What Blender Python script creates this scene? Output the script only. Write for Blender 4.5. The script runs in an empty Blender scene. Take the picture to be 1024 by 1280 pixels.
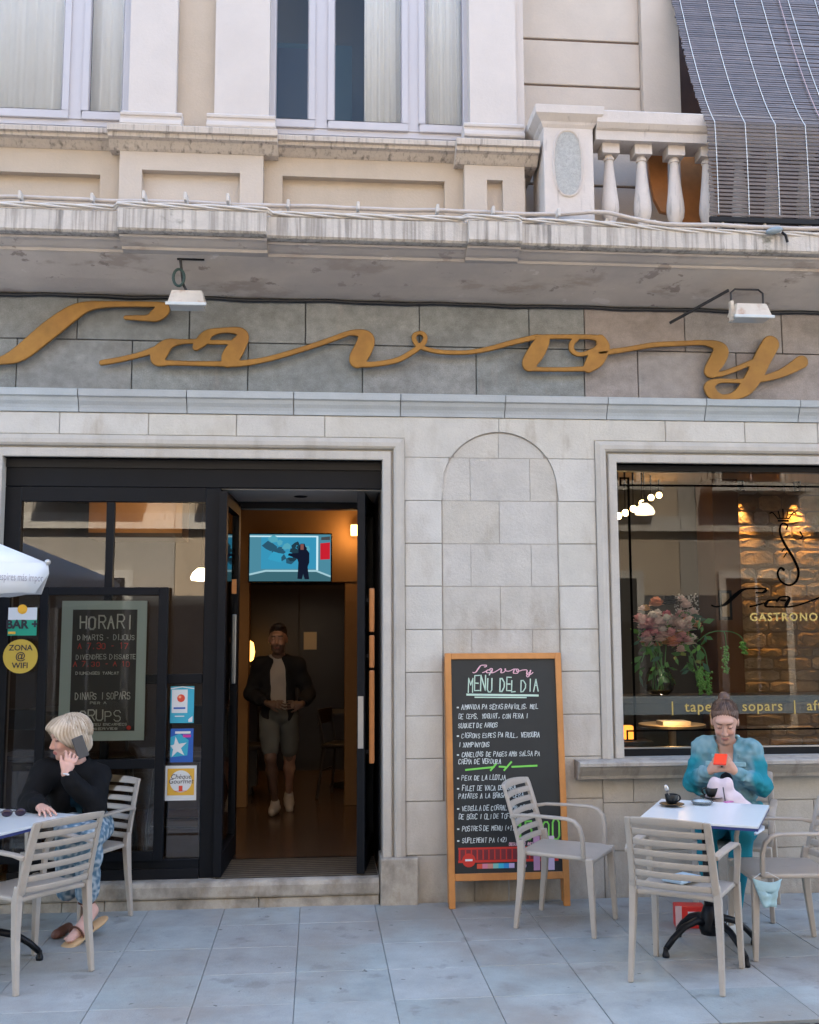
import bpy, bmesh, math, random
import numpy as np
from mathutils import Vector, Matrix, Quaternion
random.seed(7)
R = math.radians
SC = bpy.context.scene
COL = SC.collection

# ------------------------------------------------------------------ camera
FPX = 1300.0                                  # focal length in pixels of the 1024 px wide photograph
PITCH, YAW, ROLL = R(6.58), R(5.05), R(-.21)
CAM = Vector((-0.743, -6.88, 1.72))
_f = Vector((math.sin(YAW)*math.cos(PITCH), math.cos(YAW)*math.cos(PITCH), math.sin(PITCH)))
_r0 = Vector((math.cos(YAW), -math.sin(YAW), 0)); _u0 = _r0.cross(_f)
_r = math.cos(ROLL)*_r0 + math.sin(ROLL)*_u0
_u = -math.sin(ROLL)*_r0 + math.cos(ROLL)*_u0
cam_data = bpy.data.cameras.new('camera')
cam_data.sensor_fit = 'HORIZONTAL'; cam_data.sensor_width = 36.0
cam_data.lens = FPX/1024*36.0
cam_data.clip_start = .05; cam_data.clip_end = 500
cam = bpy.data.objects.new('camera', cam_data); COL.objects.link(cam)
M = Matrix((_r, _u, -_f)).transposed().to_4x4(); M.translation = CAM
cam.matrix_world = M
SC.camera = cam
def ray(px, py):
    return _r*((px-512)/FPX) + _u*((640-py)/FPX) + _f
def at(px, py, Y=0.0):                        # where the sight line of a pixel meets the plane y = Y
    d = ray(px, py); return CAM + d*((Y-CAM.y)/d.y)
def gnd(px, py, Z=0.0):                       # where it meets the height z = Z
    d = ray(px, py); return CAM + d*((Z-CAM.z)/d.z)
def X(px, Y=0.0, py=640): return at(px, py, Y).x
def Z(py, Y=0.0, px=512): return at(px, py, Y).z

# ------------------------------------------------------------------ sky, sun, exposure
SUN_EL, SUN_AZ = R(52), R(14)                 # the sun stands behind the cafe: the street lies in open shade
W = bpy.data.worlds.new('World'); SC.world = W; W.use_nodes = True
nt = W.node_tree; nt.nodes.clear()
sky = nt.nodes.new('ShaderNodeTexSky'); sky.sky_type = 'NISHITA'; sky.sun_disc = False
sky.sun_elevation = SUN_EL; sky.sun_rotation = SUN_AZ
sky.air_density = 1.0; sky.dust_density = 2.2; sky.ozone_density = 0.0
bg = nt.nodes.new('ShaderNodeBackground'); bg.inputs[1].default_value = .14
wo = nt.nodes.new('ShaderNodeOutputWorld')
nt.links.new(sky.outputs[0], bg.inputs[0]); nt.links.new(bg.outputs[0], wo.inputs[0])
sl = bpy.data.lights.new('sun', 'SUN'); sl.energy = 4.6; sl.angle = R(.5); sl.color = (1, .90, .75)
so = bpy.data.objects.new('sun', sl); COL.objects.link(so)
_sd = Vector((math.sin(SUN_AZ)*math.cos(SUN_EL), math.cos(SUN_AZ)*math.cos(SUN_EL), math.sin(SUN_EL)))
so.rotation_euler = (-_sd).to_track_quat('-Z', 'Y').to_euler(); so.location = (0, 0, 20)
SC.view_settings.view_transform = 'Standard'; SC.view_settings.look = 'None'
SC.view_settings.gamma = 1.0; SC.view_settings.use_curve_mapping = False
SC.view_settings.exposure = 2.92
SC.render.engine = 'CYCLES'
SC.cycles.use_denoising = True
SC.cycles.max_bounces = 10; SC.cycles.diffuse_bounces = 5; SC.cycles.glossy_bounces = 4
SC.cycles.transparent_max_bounces = 16; SC.cycles.transmission_bounces = 6
SC.cycles.caustics_reflective = False; SC.cycles.caustics_refractive = False
SC.cycles.sample_clamp_indirect = 6.0

# ------------------------------------------------------------------ materials
class NT:
    def __init__(s, name):
        s.m = bpy.data.materials.new(name); s.m.use_nodes = True; s.t = s.m.node_tree
        s.t.nodes.clear()
        s.out = s.n('ShaderNodeOutputMaterial')
    def n(s, typ, **kw):
        nd = s.t.nodes.new(typ)
        for k, v in kw.items(): setattr(nd, k, v)
        return nd
    def l(s, a, b): s.t.links.new(a, b)
    def set(s, nd, **kw):
        for k, v in kw.items(): nd.inputs[k.replace('_', ' ')].default_value = v
    def pos(s, scale=(1, 1, 1), obj=False):
        if obj: src = s.n('ShaderNodeTexCoord').outputs['Object']
        else: src = s.n('ShaderNodeNewGeometry').outputs['Position']
        mp = s.n('ShaderNodeMapping'); mp.inputs['Scale'].default_value = scale
        s.l(src, mp.inputs[0]); return mp.outputs[0]
    def noise(s, scale, detail=6, rough=.6, stretch=(1, 1, 1), obj=False):
        nd = s.n('ShaderNodeTexNoise'); s.set(nd, Scale=scale, Detail=detail, Roughness=rough)
        s.l(s.pos(stretch, obj), nd.inputs['Vector']); return nd.outputs['Fac']
    def ramp(s, fac, a, b, ca=(0, 0, 0, 1), cb=(1, 1, 1, 1)):
        nd = s.n('ShaderNodeValToRGB'); e = nd.color_ramp.elements
        e[0].position, e[1].position = a, b; e[0].color, e[1].color = ca, cb
        s.l(fac, nd.inputs[0]); return nd.outputs[0]
    def mix(s, fac, a, b, mode='MIX'):
        nd = s.n('ShaderNodeMix', data_type='RGBA', blend_type=mode)
        for sock, v in ((nd.inputs[0], fac), (nd.inputs[6], a), (nd.inputs[7], b)):
            if hasattr(v, 'is_output'): s.l(v, sock)
            elif isinstance(v, (int, float)): sock.default_value = v
            else: sock.default_value = (*v[:3], 1)
        return nd.outputs[2]
    def math(s, op, a, b=None):
        nd = s.n('ShaderNodeMath', operation=op)
        for sock, v in zip(nd.inputs, (a, b)):
            if v is None: continue
            if hasattr(v, 'is_output'): s.l(v, sock)
            else: sock.default_value = v
        return nd.outputs[0]
MATS = {}
def mat(name, col, rough=.6, metal=0.0, var=.0, mott=(0, 0), bump=(0, 0), stains=(), spec=.5, sheen=0, coat=0,
        vcol=None, trans=0, sss=0, hue=.0, obj=False, fine=0):
    """Principled material: base colour x random value per object x mottling, then stains, plus a fine relief."""
    if name in MATS: return MATS[name]
    k = NT(name); p = k.n('ShaderNodeBsdfPrincipled'); k.l(p.outputs[0], k.out.inputs[0])
    c = (*col, 1)
    if vcol:
        a = k.n('ShaderNodeVertexColor', layer_name=vcol); c = a.outputs[0]
    if var:
        oi = k.n('ShaderNodeObjectInfo')
        hs = k.n('ShaderNodeHueSaturation')
        v = k.n('ShaderNodeMapRange'); k.set(v, To_Min=1-var, To_Max=1+var); k.l(oi.outputs['Random'], v.inputs[0])
        k.l(v.outputs[0], hs.inputs['Value'])
        if hue:
            h = k.n('ShaderNodeMath', operation='MULTIPLY_ADD'); h.inputs[1].default_value = 91.7; h.inputs[2].default_value = .13
            k.l(oi.outputs['Random'], h.inputs[0]); fr = k.math('FRACT', h.outputs[0])
            v2 = k.n('ShaderNodeMapRange'); k.set(v2, To_Min=1-hue, To_Max=1+hue); k.l(fr, v2.inputs[0]); k.l(v2.outputs[0], hs.inputs['Saturation'])
        if hasattr(c, 'is_output'): k.l(c, hs.inputs['Color'])
        else: hs.inputs['Color'].default_value = c
        c = hs.outputs[0]
    if mott[1]:
        f = k.noise(mott[0], 7, .65, obj=obj)
        c = k.mix(1, c, k.ramp(f, .3, .7, (1-mott[1],)*3+(1,), (1+mott[1]*.6,)*3+(1,)), 'MULTIPLY')
    if fine:
        f = k.noise(220, 2, .5, obj=obj)
        c = k.mix(1, c, k.ramp(f, .25, .75, (1-fine,)*3+(1,), (1+fine,)*3+(1,)), 'MULTIPLY')
    for st in stains:                          # (colour, scale, lo, hi, stretch, amount[, zlo, zhi])
        f = k.ramp(k.noise(st[1], 6, .6, st[4], obj), st[2], st[3])
        if len(st) > 6:
            g = k.n('ShaderNodeNewGeometry'); sp = k.n('ShaderNodeSeparateXYZ'); k.l(g.outputs['Position'], sp.inputs[0])
            mr = k.n('ShaderNodeMapRange'); k.set(mr, From_Min=st[7], From_Max=st[6]); k.l(sp.outputs[2], mr.inputs[0])
            f = k.math('MULTIPLY', f, mr.outputs[0])
        f = k.math('MULTIPLY', f, st[5])
        c = k.mix(f, c, st[0])
    if hasattr(c, 'is_output'): k.l(c, p.inputs['Base Color'])
    else: p.inputs['Base Color'].default_value = c
    k.set(p, Roughness=rough, Metallic=metal)
    p.inputs['Specular IOR Level'].default_value = spec
    if sheen: p.inputs['Sheen Weight'].default_value = sheen; p.inputs['Sheen Roughness'].default_value = .6
    if coat: p.inputs['Coat Weight'].default_value = coat
    if trans: p.inputs['Transmission Weight'].default_value = trans
    if sss:
        p.inputs['Subsurface Weight'].default_value = sss; p.inputs['Subsurface Radius'].default_value = (.012, .005, .003)
        p.inputs['Subsurface Scale'].default_value = .6
    if bump[1]:
        b = k.n('ShaderNodeBump'); k.set(b, Strength=bump[1], Distance=.01)
        k.l(k.noise(bump[0], 6, .65, obj=obj), b.inputs['Height']); k.l(b.outputs[0], p.inputs['Normal'])
    MATS[name] = k.m; return k.m
def emat(name, col, strength):
    if name in MATS: return MATS[name]
    k = NT(name); e = k.n('ShaderNodeEmission'); e.inputs[0].default_value = (*col, 1); e.inputs[1].default_value = strength
    k.l(e.outputs[0], k.out.inputs[0]); MATS[name] = k.m; return k.m
def glassmat(name, tint=(.86, .9, .9), mult=2.0, rough=.0):
    if name in MATS: return MATS[name]
    k = NT(name); t = k.n('ShaderNodeBsdfTransparent'); t.inputs[0].default_value = (*tint, 1)
    g = k.n('ShaderNodeBsdfGlossy'); g.inputs['Roughness'].default_value = rough
    fr = k.n('ShaderNodeFresnel'); fr.inputs[0].default_value = 1.5
    f = k.math('MINIMUM', k.math('MULTIPLY', fr.outputs[0], mult), 1.0)
    mx = k.n('ShaderNodeMixShader'); k.l(f, mx.inputs[0]); k.l(t.outputs[0], mx.inputs[1]); k.l(g.outputs[0], mx.inputs[2])
    k.l(mx.outputs[0], k.out.inputs[0]); MATS[name] = k.m; return k.m

DIRT = (.10, .085, .065); SOOT = (.045, .042, .04)
m_lime = mat('limestone', (.54, .525, .485), .8, var=.03, hue=.25, mott=(5, .09), bump=(60, .4), fine=.09, stains=(
    ((.30, .225, .15), 2.2, .30, .62, (1, 1, .5), .55, 0, 1.25), ((.30, .25, .19), 3.2, .52, .75, (1, 1, .5), .55), (DIRT, 5, .35, .75, (1, 1, .5), .75, 0, .42), ((.24, .17, .10), 2.6, .6, .7, (1.5, 1, .35), .5)))
m_niche = mat('old limestone', (.50, .48, .44), .85, var=.035, hue=.3, mott=(4, .13), bump=(45, .5), fine=.10, stains=(
    ((.30, .225, .15), 2.2, .30, .62, (1, 1, .5), .55, 0, 1.25), ((.22, .16, .10), 3, .55, .75, (1, 1, .5), .6), (DIRT, 5, .35, .75, (1, 1, .5), .8, 0, .5)))
m_trim = mat('moulded stone', (.50, .475, .43), .8, var=.03, mott=(4, .10), bump=(70, .3), fine=.07, stains=(
    ((.30, .225, .15), 2.2, .30, .62, (1, 1, .5), .55, 0, 1.25), ((.27, .22, .17), 2.4, .52, .72, (2, 1, .3), .5), (DIRT, 5, .35, .75, (1, 1, .5), .8, 0, .35)))
m_plinth = mat('worn plinth stone', (.42, .385, .33), .85, var=.04, mott=(7, .18), bump=(40, .5), fine=.07, stains=(
    (DIRT, 6, .42, .68, (1, 1, .7), .7), ((.21, .15, .08), 9, .55, .7, (1, 1, .6), .5)))
m_course = mat('blue grey string stone', (.40, .435, .455), .75, var=.06, hue=.3, mott=(5, .10), bump=(70, .2), fine=.05)
m_granite_g = mat('green grey granite', (.225, .24, .24), .7, var=.09, hue=.3, mott=(16, .22), bump=(90, .3), fine=.22, stains=(
    (SOOT, 3, .45, .75, (.8, 1, 1.5), .5), ((.30, .26, .24), 2, .62, .7, (3, 1, .4), .45)))
m_granite_p = mat('pink granite', (.285, .255, .24), .7, var=.08, hue=.3, mott=(14, .18), bump=(90, .3), fine=.18, stains=(
    (SOOT, 3, .5, .78, (.8, 1, 1.5), .45),))
m_mortar = mat('mortar', (.37, .35, .32), .95, mott=(8, .2), bump=(80, .4))
m_plaster = mat('painted soffit plaster', (.52, .47, .42), .85, mott=(2.2, .14), bump=(18, .25), fine=.03, stains=(
    ((.30, .24, .20), 3.5, .55, .62, (.6, 1, 2), .6), ((.20, .16, .14), 7, .62, .66, (1, 1, 1), .7), ((.66, .62, .58), 5, .64, .66, (.7, 1, 1), .6), ((.36, .33, .32), 1.2, .5, .6, (.5, 1, 1), .5)))
m_slabst = mat('stained cornice stone', (.53, .49, .44), .85, mott=(6, .15), bump=(50, .4), fine=.05, stains=(
    ((.16, .14, .12), 22, .47, .62, (1.6, 1, .05), .55), ((.06, .065, .045), 1.6, .62, .68, (1, 1, 1.5), .85), (SOOT, 9, .58, .66, (1.2, 1, .1), .5)))
m_cream = mat('cream render', (.475, .395, .31), .88, var=.02, mott=(3, .08), bump=(60, .2), fine=.04, stains=(
    ((.36, .29, .22), 2, .55, .75, (1.5, 1, .3), .4),))
m_sill = mat('streaked sill stone', (.53, .465, .40), .85, mott=(5, .1), bump=(50, .3), fine=.04, stains=(
    (SOOT, 20, .54, .70, (1.5, 1, .05), .7), ((.2, .17, .14), 60, .52, .7, (1, 1, .04), .4)))
m_pil = mat('off white pilaster paint', (.55, .495, .45), .8, var=.015, mott=(3, .06), bump=(50, .15), fine=.03)
m_whitest = mat('white balustrade paint', (.57, .515, .47), .75, var=.02, mott=(7, .08), bump=(40, .2), fine=.03, stains=(
    (SOOT, 16, .60, .72, (1.5, 1, .2), .4),))
m_greypan = mat('grey pebble panel', (.42, .42, .40), .9, mott=(40, .2), bump=(150, .6), fine=.15)
m_upvc = mat('white window frame', (.47, .445, .455), .4, mott=(3, .03))
m_black = mat('black window metal', (.005, .006, .009), .45, mott=(5, .2), bump=(30, .05), spec=.25)
m_black2 = mat('dark blue steel', (.0035, .005, .008), .5, mott=(5, .2), spec=.18)
m_joint = mat('dark joint', (.11, .105, .10), .95)

# ------------------------------------------------------------------ mesh helpers
class MB:
    """collects faces; build() links them as ONE mesh object"""
    def __init__(s): s.v = []; s.f = []
    def add(s, vs, fs):
        o = len(s.v); s.v += [tuple(v) for v in vs]; s.f += [tuple(i+o for i in f) for f in fs]; return s
    def box(s, x0, x1, y0, y1, z0, z1, mtx=None, taper=None):
        vs = [(x0, y0, z0), (x1, y0, z0), (x1, y1, z0), (x0, y1, z0), (x0, y0, z1), (x1, y0, z1), (x1, y1, z1), (x0, y1, z1)]
        if mtx is not None: vs = [mtx @ Vector(v) for v in vs]
        return s.add(vs, [(0, 3, 2, 1), (4, 5, 6, 7), (0, 1, 5, 4), (1, 2, 6, 5), (2, 3, 7, 6), (3, 0, 4, 7)])
    def extx(s, prof, x0, x1):                 # closed (y, z) profile along x
        n = len(prof)
        vs = [(x0, y, z) for y, z in prof] + [(x1, y, z) for y, z in prof]
        return s.add(vs, [(i, (i+1) % n, n+(i+1) % n, n+i) for i in range(n)] + [tuple(range(n-1, -1, -1)), tuple(range(n, 2*n))])
    def exty(s, poly, y0, y1):                 # closed (x, z) polygon along y
        n = len(poly)
        vs = [(x, y0, z) for x, z in poly] + [(x, y1, z) for x, z in poly]
        return s.add(vs, [(i, (i+1) % n, n+(i+1) % n, n+i) for i in range(n)] + [tuple(range(n-1, -1, -1)), tuple(range(n, 2*n))])
    def strip(s, lo, hi, y0, y1):              # prism between two x-monotone (x, z) curves of equal length
        n = len(lo)
        vs = [(x, y0, z) for x, z in lo] + [(x, y0, z) for x, z in hi] + [(x, y1, z) for x, z in lo] + [(x, y1, z) for x, z in hi]
        fs = []
        for i in range(n-1):
            a, b = i, i+1
            fs += [(a, b, n+b, n+a), (2*n+b, 2*n+a, 3*n+a, 3*n+b), (n+a, n+b, 3*n+b, 3*n+a), (b, a, 2*n+a, 2*n+b)]
        fs += [(0, n, 3*n, 2*n), (2*n-1, n-1, 3*n-1, 4*n-1)]
        return s.add(vs, fs)
    def tube(s, pts, r, seg=8, cap=True, flat=1.0):
        pts = [Vector(p) for p in pts]; n = len(pts)
        rr = r if isinstance(r, (list, tuple)) else [r]*n
        o = []; up = None
        for i, p in enumerate(pts):
            t = (pts[min(i+1, n-1)]-pts[max(i-1, 0)]).normalized()
            if up is None: up = Vector((0, 0, 1)) if abs(t.z) < .9 else Vector((0, 1, 0))
            a = t.cross(up).normalized(); b = a.cross(t).normalized(); up = b
            for k in range(seg):
                w = 2*math.pi*k/seg
                o.append(p + a*math.cos(w)*rr[i] + b*math.sin(w)*rr[i]*flat)
        fs = [(i*seg+k, i*seg+(k+1) % seg, (i+1)*seg+(k+1) % seg, (i+1)*seg+k) for i in range(n-1) for k in range(seg)]
        if cap: fs += [tuple(range(seg-1, -1, -1)), tuple(range((n-1)*seg, n*seg))]
        return s.add(o, fs)
    def lathe(s, prof, c=(0, 0, 0), seg=20):   # (radius, z) profile about z
        o = [(c[0]+r*math.cos(2*math.pi*k/seg), c[1]+r*math.sin(2*math.pi*k/seg), c[2]+z) for r, z in prof for k in range(seg)]
        n = len(prof)
        fs = [(i*seg+k, i*seg+(k+1) % seg, (i+1)*seg+(k+1) % seg, (i+1)*seg+k) for i in range(n-1) for k in range(seg)]
        if prof[0][0] > 1e-4: fs.append(tuple(range(seg-1, -1, -1)))
        if prof[-1][0] > 1e-4: fs.append(tuple(range((n-1)*seg, n*seg)))
        return s.add(o, fs)
    def ball(s, c, r, seg=12, rings=8, mtx=None):
        rx, ry, rz = r if isinstance(r, (list, tuple)) else (r, r, r)
        o = []
        for i in range(rings+1):
            a = math.pi*i/rings
            for k in range(seg):
                w = 2*math.pi*k/seg
                v = Vector((rx*math.sin(a)*math.cos(w), ry*math.sin(a)*math.sin(w), rz*math.cos(a)))
                if mtx is not None: v = mtx @ v
                o.append(v+Vector(c))
        fs = [(i*seg+k, (i+1)*seg+k, (i+1)*seg+(k+1) % seg, i*seg+(k+1) % seg) for i in range(rings) for k in range(seg)]
        return s.add(o, fs)
    def mesh(s, name):
        me = bpy.data.meshes.new(name); me.from_pydata(s.v, [], s.f); me.validate(); me.update()
        return me
    def build(s, name, m, parent=None, smooth=False, bevel=0, seg=2, angle=None, recalc=True):
        me = s.mesh(name)
        if recalc or bevel:
            bm = bmesh.new(); bm.from_mesh(me)
            bmesh.ops.remove_doubles(bm, verts=bm.verts, dist=1e-5)
            bmesh.ops.recalc_face_normals(bm, faces=bm.faces)
            if bevel:
                es = [e for e in bm.edges if len(e.link_faces) == 2 and e.calc_face_angle(0) > .6]
                bmesh.ops.bevel(bm, geom=es, offset=bevel, segments=seg, affect='EDGES', profile=.5, clamp_overlap=True)
            bm.to_mesh(me); bm.free()
        return link(name, me, m, parent, smooth, angle)
def link(name, me, m, parent=None, smooth=False, angle=None):
    if m is not None and not me.materials: me.materials.append(m)
    if smooth: me.polygons.foreach_set('use_smooth', [True]*len(me.polygons))
    if angle: me.set_sharp_from_angle(angle=angle)
    o = bpy.data.objects.new(name, me); COL.objects.link(o)
    if parent is not None: o.parent = parent
    return o
def tag(o, label=None, cat=None, group=None, kind=None):
    if label: o['label'] = label
    if cat: o['category'] = cat
    if group: o['group'] = group
    if kind: o['kind'] = kind
    return o
def thing(name, label, cat, loc=(0, 0, 0), rz=0, group=None):
    o = bpy.data.objects.new(name, None); COL.objects.link(o); o.empty_display_size = .1
    o.location = loc; o.rotation_euler = (0, 0, rz)
    return tag(o, label, cat, group)
def struct(o): return tag(o, kind='structure')
def copy_tree(o, parent=None):
    c = o.copy(); COL.objects.link(c); c.parent = parent
    for ch in list(o.children): copy_tree(ch, c)
    return c
def ptext(body, size, m, name, parent, mtx, align='CENTER', bold=0, shear=0, extrude=0.0006, spacing=1):
    cu = bpy.data.curves.new('t', 'FONT'); cu.body = body; cu.size = size; cu.align_x = align; cu.shear = shear
    cu.offset = bold; cu.extrude = extrude; cu.resolution_u = 3; cu.space_character = spacing
    o = bpy.data.objects.new('t', cu); COL.objects.link(o)
    bpy.context.view_layer.update()
    me = bpy.data.meshes.new_from_object(o.evaluated_get(bpy.context.evaluated_depsgraph_get()))
    bpy.data.objects.remove(o); bpy.data.curves.remove(cu)
    me.transform(mtx); me.materials.clear()
    return link(name, me, m, parent)
def facing(x, y, z, rz=0):                     # text plane upright, readable from the street (-y side)
    return Matrix.Translation((x, y, z)) @ Matrix.Rotation(rz, 4, 'Z') @ Matrix.Rotation(R(90), 4, 'X')
# a single-stroke hand lettering on a 4 x 6 grid
STK = {'A': '06 26 46|06:', }
_S = {'A': '00,26,40|13,33', 'B': '00,06,36,45,34,03|33,42,41,30,00', 'C': '45,36,16,05,01,10,30,41', 'D': '00,06,26,44,42,20,00',
      'E': '46,06,00,40|03,33', 'F': '46,06,00|03,33', 'G': '45,36,16,05,01,10,30,41,43,23', 'H': '06,00|46,40|03,43', 'I': '26,20',
      'J': '46,41,30,10,01', 'K': '06,00|46,03,40', 'L': '06,00,40', 'M': '00,06,23,46,40', 'N': '00,06,40,46', 'O': '16,05,01,10,30,41,45,36,16',
      'P': '00,06,36,45,44,33,03', 'Q': '16,05,01,10,30,41,45,36,16|22,40', 'R': '00,06,36,45,44,33,03|23,40', 'S': '45,36,16,05,04,13,33,42,41,30,10,01',
      'T': '06,46|26,20', 'U': '06,01,10,30,41,46', 'V': '06,20,46', 'W': '06,10,23,30,46', 'X': '00,46|06,40', 'Y': '06,23,46|23,20', 'Z': '06,46,00,40',
      '1': '15,26,20', '5': '46,06,04,34,43,41,30,10,01', '0': '16,05,01,10,30,41,45,36,16', ',': '21,10', '.': '20,21', '+': '21,25|03,43', "'": '26,24',
      '(': '36,24,22,30', ')': '16,24,22,10', '2': '05,16,36,45,44,00,40', '7': '06,46,10', '8': '13,04,05,16,36,45,44,33,13,02,01,10,30,41,42,33', '3': '05,16,36,45,44,33,23|33,42,41,30,10,01', '/': '00,46', '-': '13,33', '9': '41,45,36,16,05,04,13,33,44'}
def strokes(mb, s, x, z, h, w, th, jit, y, rnd, slant=.12):
    """hand written line as flat ribbons in the xz plane; returns the x where it ends"""
    for chn in s:
        if chn == ' ': x += w*1.1; continue
        acc = None
        if chn in 'ÚÍÓÈÀ': acc = True; chn = {'Ú': 'U', 'Í': 'I', 'Ó': 'O', 'È': 'E', 'À': 'A'}[chn]
        jx, jz, k = rnd.uniform(-jit, jit)*h, rnd.uniform(-jit, jit)*h, rnd.uniform(.88, 1.1)
        for part in _S.get(chn, '').split('|'):
            if not part: continue
            pts = [Vector((x+jx+int(q[0])/4*w*k+slant*int(q[1])/6*h+rnd.uniform(-jit, jit)*w*.4, y, z+jz+int(q[1])/6*h*k+rnd.uniform(-jit, jit)*h*.3)) for q in part.split(',')]
            ribbon(mb, pts, th*rnd.uniform(.8, 1.2))
        if acc: ribbon(mb, [Vector((x+w*.5, y, z+h*1.15)), Vector((x+w*.9, y, z+h*1.4))], th)
        x += w*(1.42 if chn != 'I' else 1.1)
    return x
def ribbon(mb, pts, th):
    for a, b in zip(pts[:-1], pts[1:]):
        d = (b-a); L = d.length
        if L < 1e-6: continue
        d /= L; nrm = Vector((-d.z, 0, d.x))*th/2; e = d*th*.4
        mb.add([a-e-nrm, b+e-nrm, b+e+nrm, a-e+nrm], [(0, 1, 2, 3)])
# ================================================================== GROUND
m_road = mat('street stone', (.20, .20, .205), .85, mott=(6, .25), bump=(60, .5), fine=.12)
m_slab = mat('pavement slab', (.325, .36, .36), .65, var=.08, hue=.4, mott=(5, .18), bump=(70, .35), fine=.10, stains=(
    ((.25, .215, .18), .9, .42, .60, (1, 1, 1), .6), ((.13, .125, .12), 4.5, .60, .66, (1, 1, 1), .35), ((.14, .13, .12), 2.3, .58, .75, (1, 1, 1), .4), ((.40, .40, .40), 4, .62, .72, (1, 1, 1), .4), ((.05, .05, .05), 11, .665, .69, (1, 1, 1), .75)))
m_grout = mat('slab joint', (.25, .28, .28), .95, mott=(9, .3))
struct(MB().box(-30, 30, -30, 14, -.30, -.034).build('street', m_road))
pav = struct(MB().box(-7, 7.5, -2.20, .3, -.30, -.010).build('pavement', m_grout))
slab_proto = {}
def slab_mesh(w, d):
    key = (round(w, 3), round(d, 3))
    if key not in slab_proto:
        slab_proto[key] = MB().box(-w/2, w/2, -d/2, d/2, -.05, 0).build('paving_slab', m_slab, bevel=.002, seg=1)
        me = slab_proto[key].data; bpy.data.objects.remove(slab_proto[key]); slab_proto[key] = me
    return slab_proto[key]
rnd = random.Random(3)
rows = [(-.42, -.03), (-.87, -.42), (-1.32, -.87), (-1.77, -1.32), (-2.20, -1.77)]
for j, (y0, y1) in enumerate(rows):
    x = -4.6 + 0
    while x < 5.2:
        w = .47
        o = link('paving_slab', slab_mesh(w-.003, y1-y0-.003), m_slab, pav)
        o.location = (x+w/2, (y0+y1)/2, rnd.uniform(-.0012, .0012)); o.rotation_euler = (rnd.uniform(-.0015, .0015), rnd.uniform(-.0015, .0015), 0)
        x += w
# linear drain between the pavement and the street stones
m_iron = mat('cast iron', (.045, .045, .05), .55, metal=.6, mott=(20, .3), bump=(60, .3))
dr = thing('drain_channel', 'dark cast iron slot drain running along the pavement edge', 'drain', (0, -2.26, -.03))
MB().box(-5, 5.5, -.055, .055, -.10, .004).build('channel', m_black, dr)
for k in range(70):
    MB().box(-5+k*.15+.012, -5+k*.15+.138, -.04, .04, .0045, .022).build('grate_bar', m_iron, dr)
far = struct(MB().box(-7, 7.5, -2.9, -2.32, -.3, -.004).build('pavement_kerb', m_slab))
sp = [(-7+.9*i, -7+.9*(i+1)) for i in range(16)]
for a, b in sp:
    MB().box(a+.004, b-.004, -2.895, -2.322, -.1, .0).build('paving_slab', m_slab, far, bevel=.004, seg=1)

# ================================================================== THE CAFE BUILDING, ground floor
B = thing('cafe_building', 'old cafe building with pale stone ground floor and cream plaster upper floor', 'building', (0, 0, 0))
XD0, XD1 = X(5, 0, 571), X(478, 0, 576)       # street door opening
ZT = Z(577, 0, 600)                           # head of door and window
XW0, XW1, ZW0 = X(770, 0, 600), 3.65, Z(947, 0, 800)
ZS0, ZS1 = Z(521.5, 0), Z(495, 0)             # string course
ZF = Z(379, 0)                                # top of the sign frieze
XL, XR = -4.7, 4.9
Dp = .34                                      # wall thickness
# backing wall behind the stones, with the two openings left free
w = MB()
w.box(XL, XD0-.001, .0, Dp, -.2, ZF); w.box(XD0, XD1, .0, Dp, ZT, ZF); w.box(XD1+.001, XW0-.001, .0, Dp, -.2, ZF)
w.box(XW0, XW1, .0, Dp, -.2, ZW0); w.box(XW0, XW1, .0, Dp, ZT, ZF); w.box(XW1+.001, XR, .0, Dp, -.2, ZF)
wall = w.build('wall', m_mortar, B)
g = .0019
def stone(x0, x1, z0, z1, y0=-.014, y1=.02, m=None, parent=None, bev=.004):
    return MB().box(x0+g, x1-g, y0+rnd.uniform(-.0015, .0015), y1, z0+g, z1-g).build('stone_block', m or m_lime, parent or wall, bevel=bev, seg=1)
zr = [-.02] + [Z(y, 0, 620) for y in (1067, 1000, 947, 894, 840, 787, 733, 680, 626.5, 573)] + [ZS0]
dd = Z(546, 0, 300)-ZT-.003
xa, xb = XD1+dd+.001, XW0-dd-.001      # pier between the door surround and the window surround
ax0, ax1 = X(552.5, 0, 700), X(698, 0, 700)   # blind arch let into the pier
ac, ar = (ax0+ax1)/2, (ax1-ax0)/2
zsp = Z(541, 0, 625)-ar
def arch(x): return zsp+math.sqrt(max(0, ar*ar-(x-ac)**2)) if abs(x-ac) < ar else -9
def lin(a, b, n): return [a+(b-a)*i/(n-1) for i in range(n)]
zarch0 = Z(985, 0, 620)                       # foot of the blind arch
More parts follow.
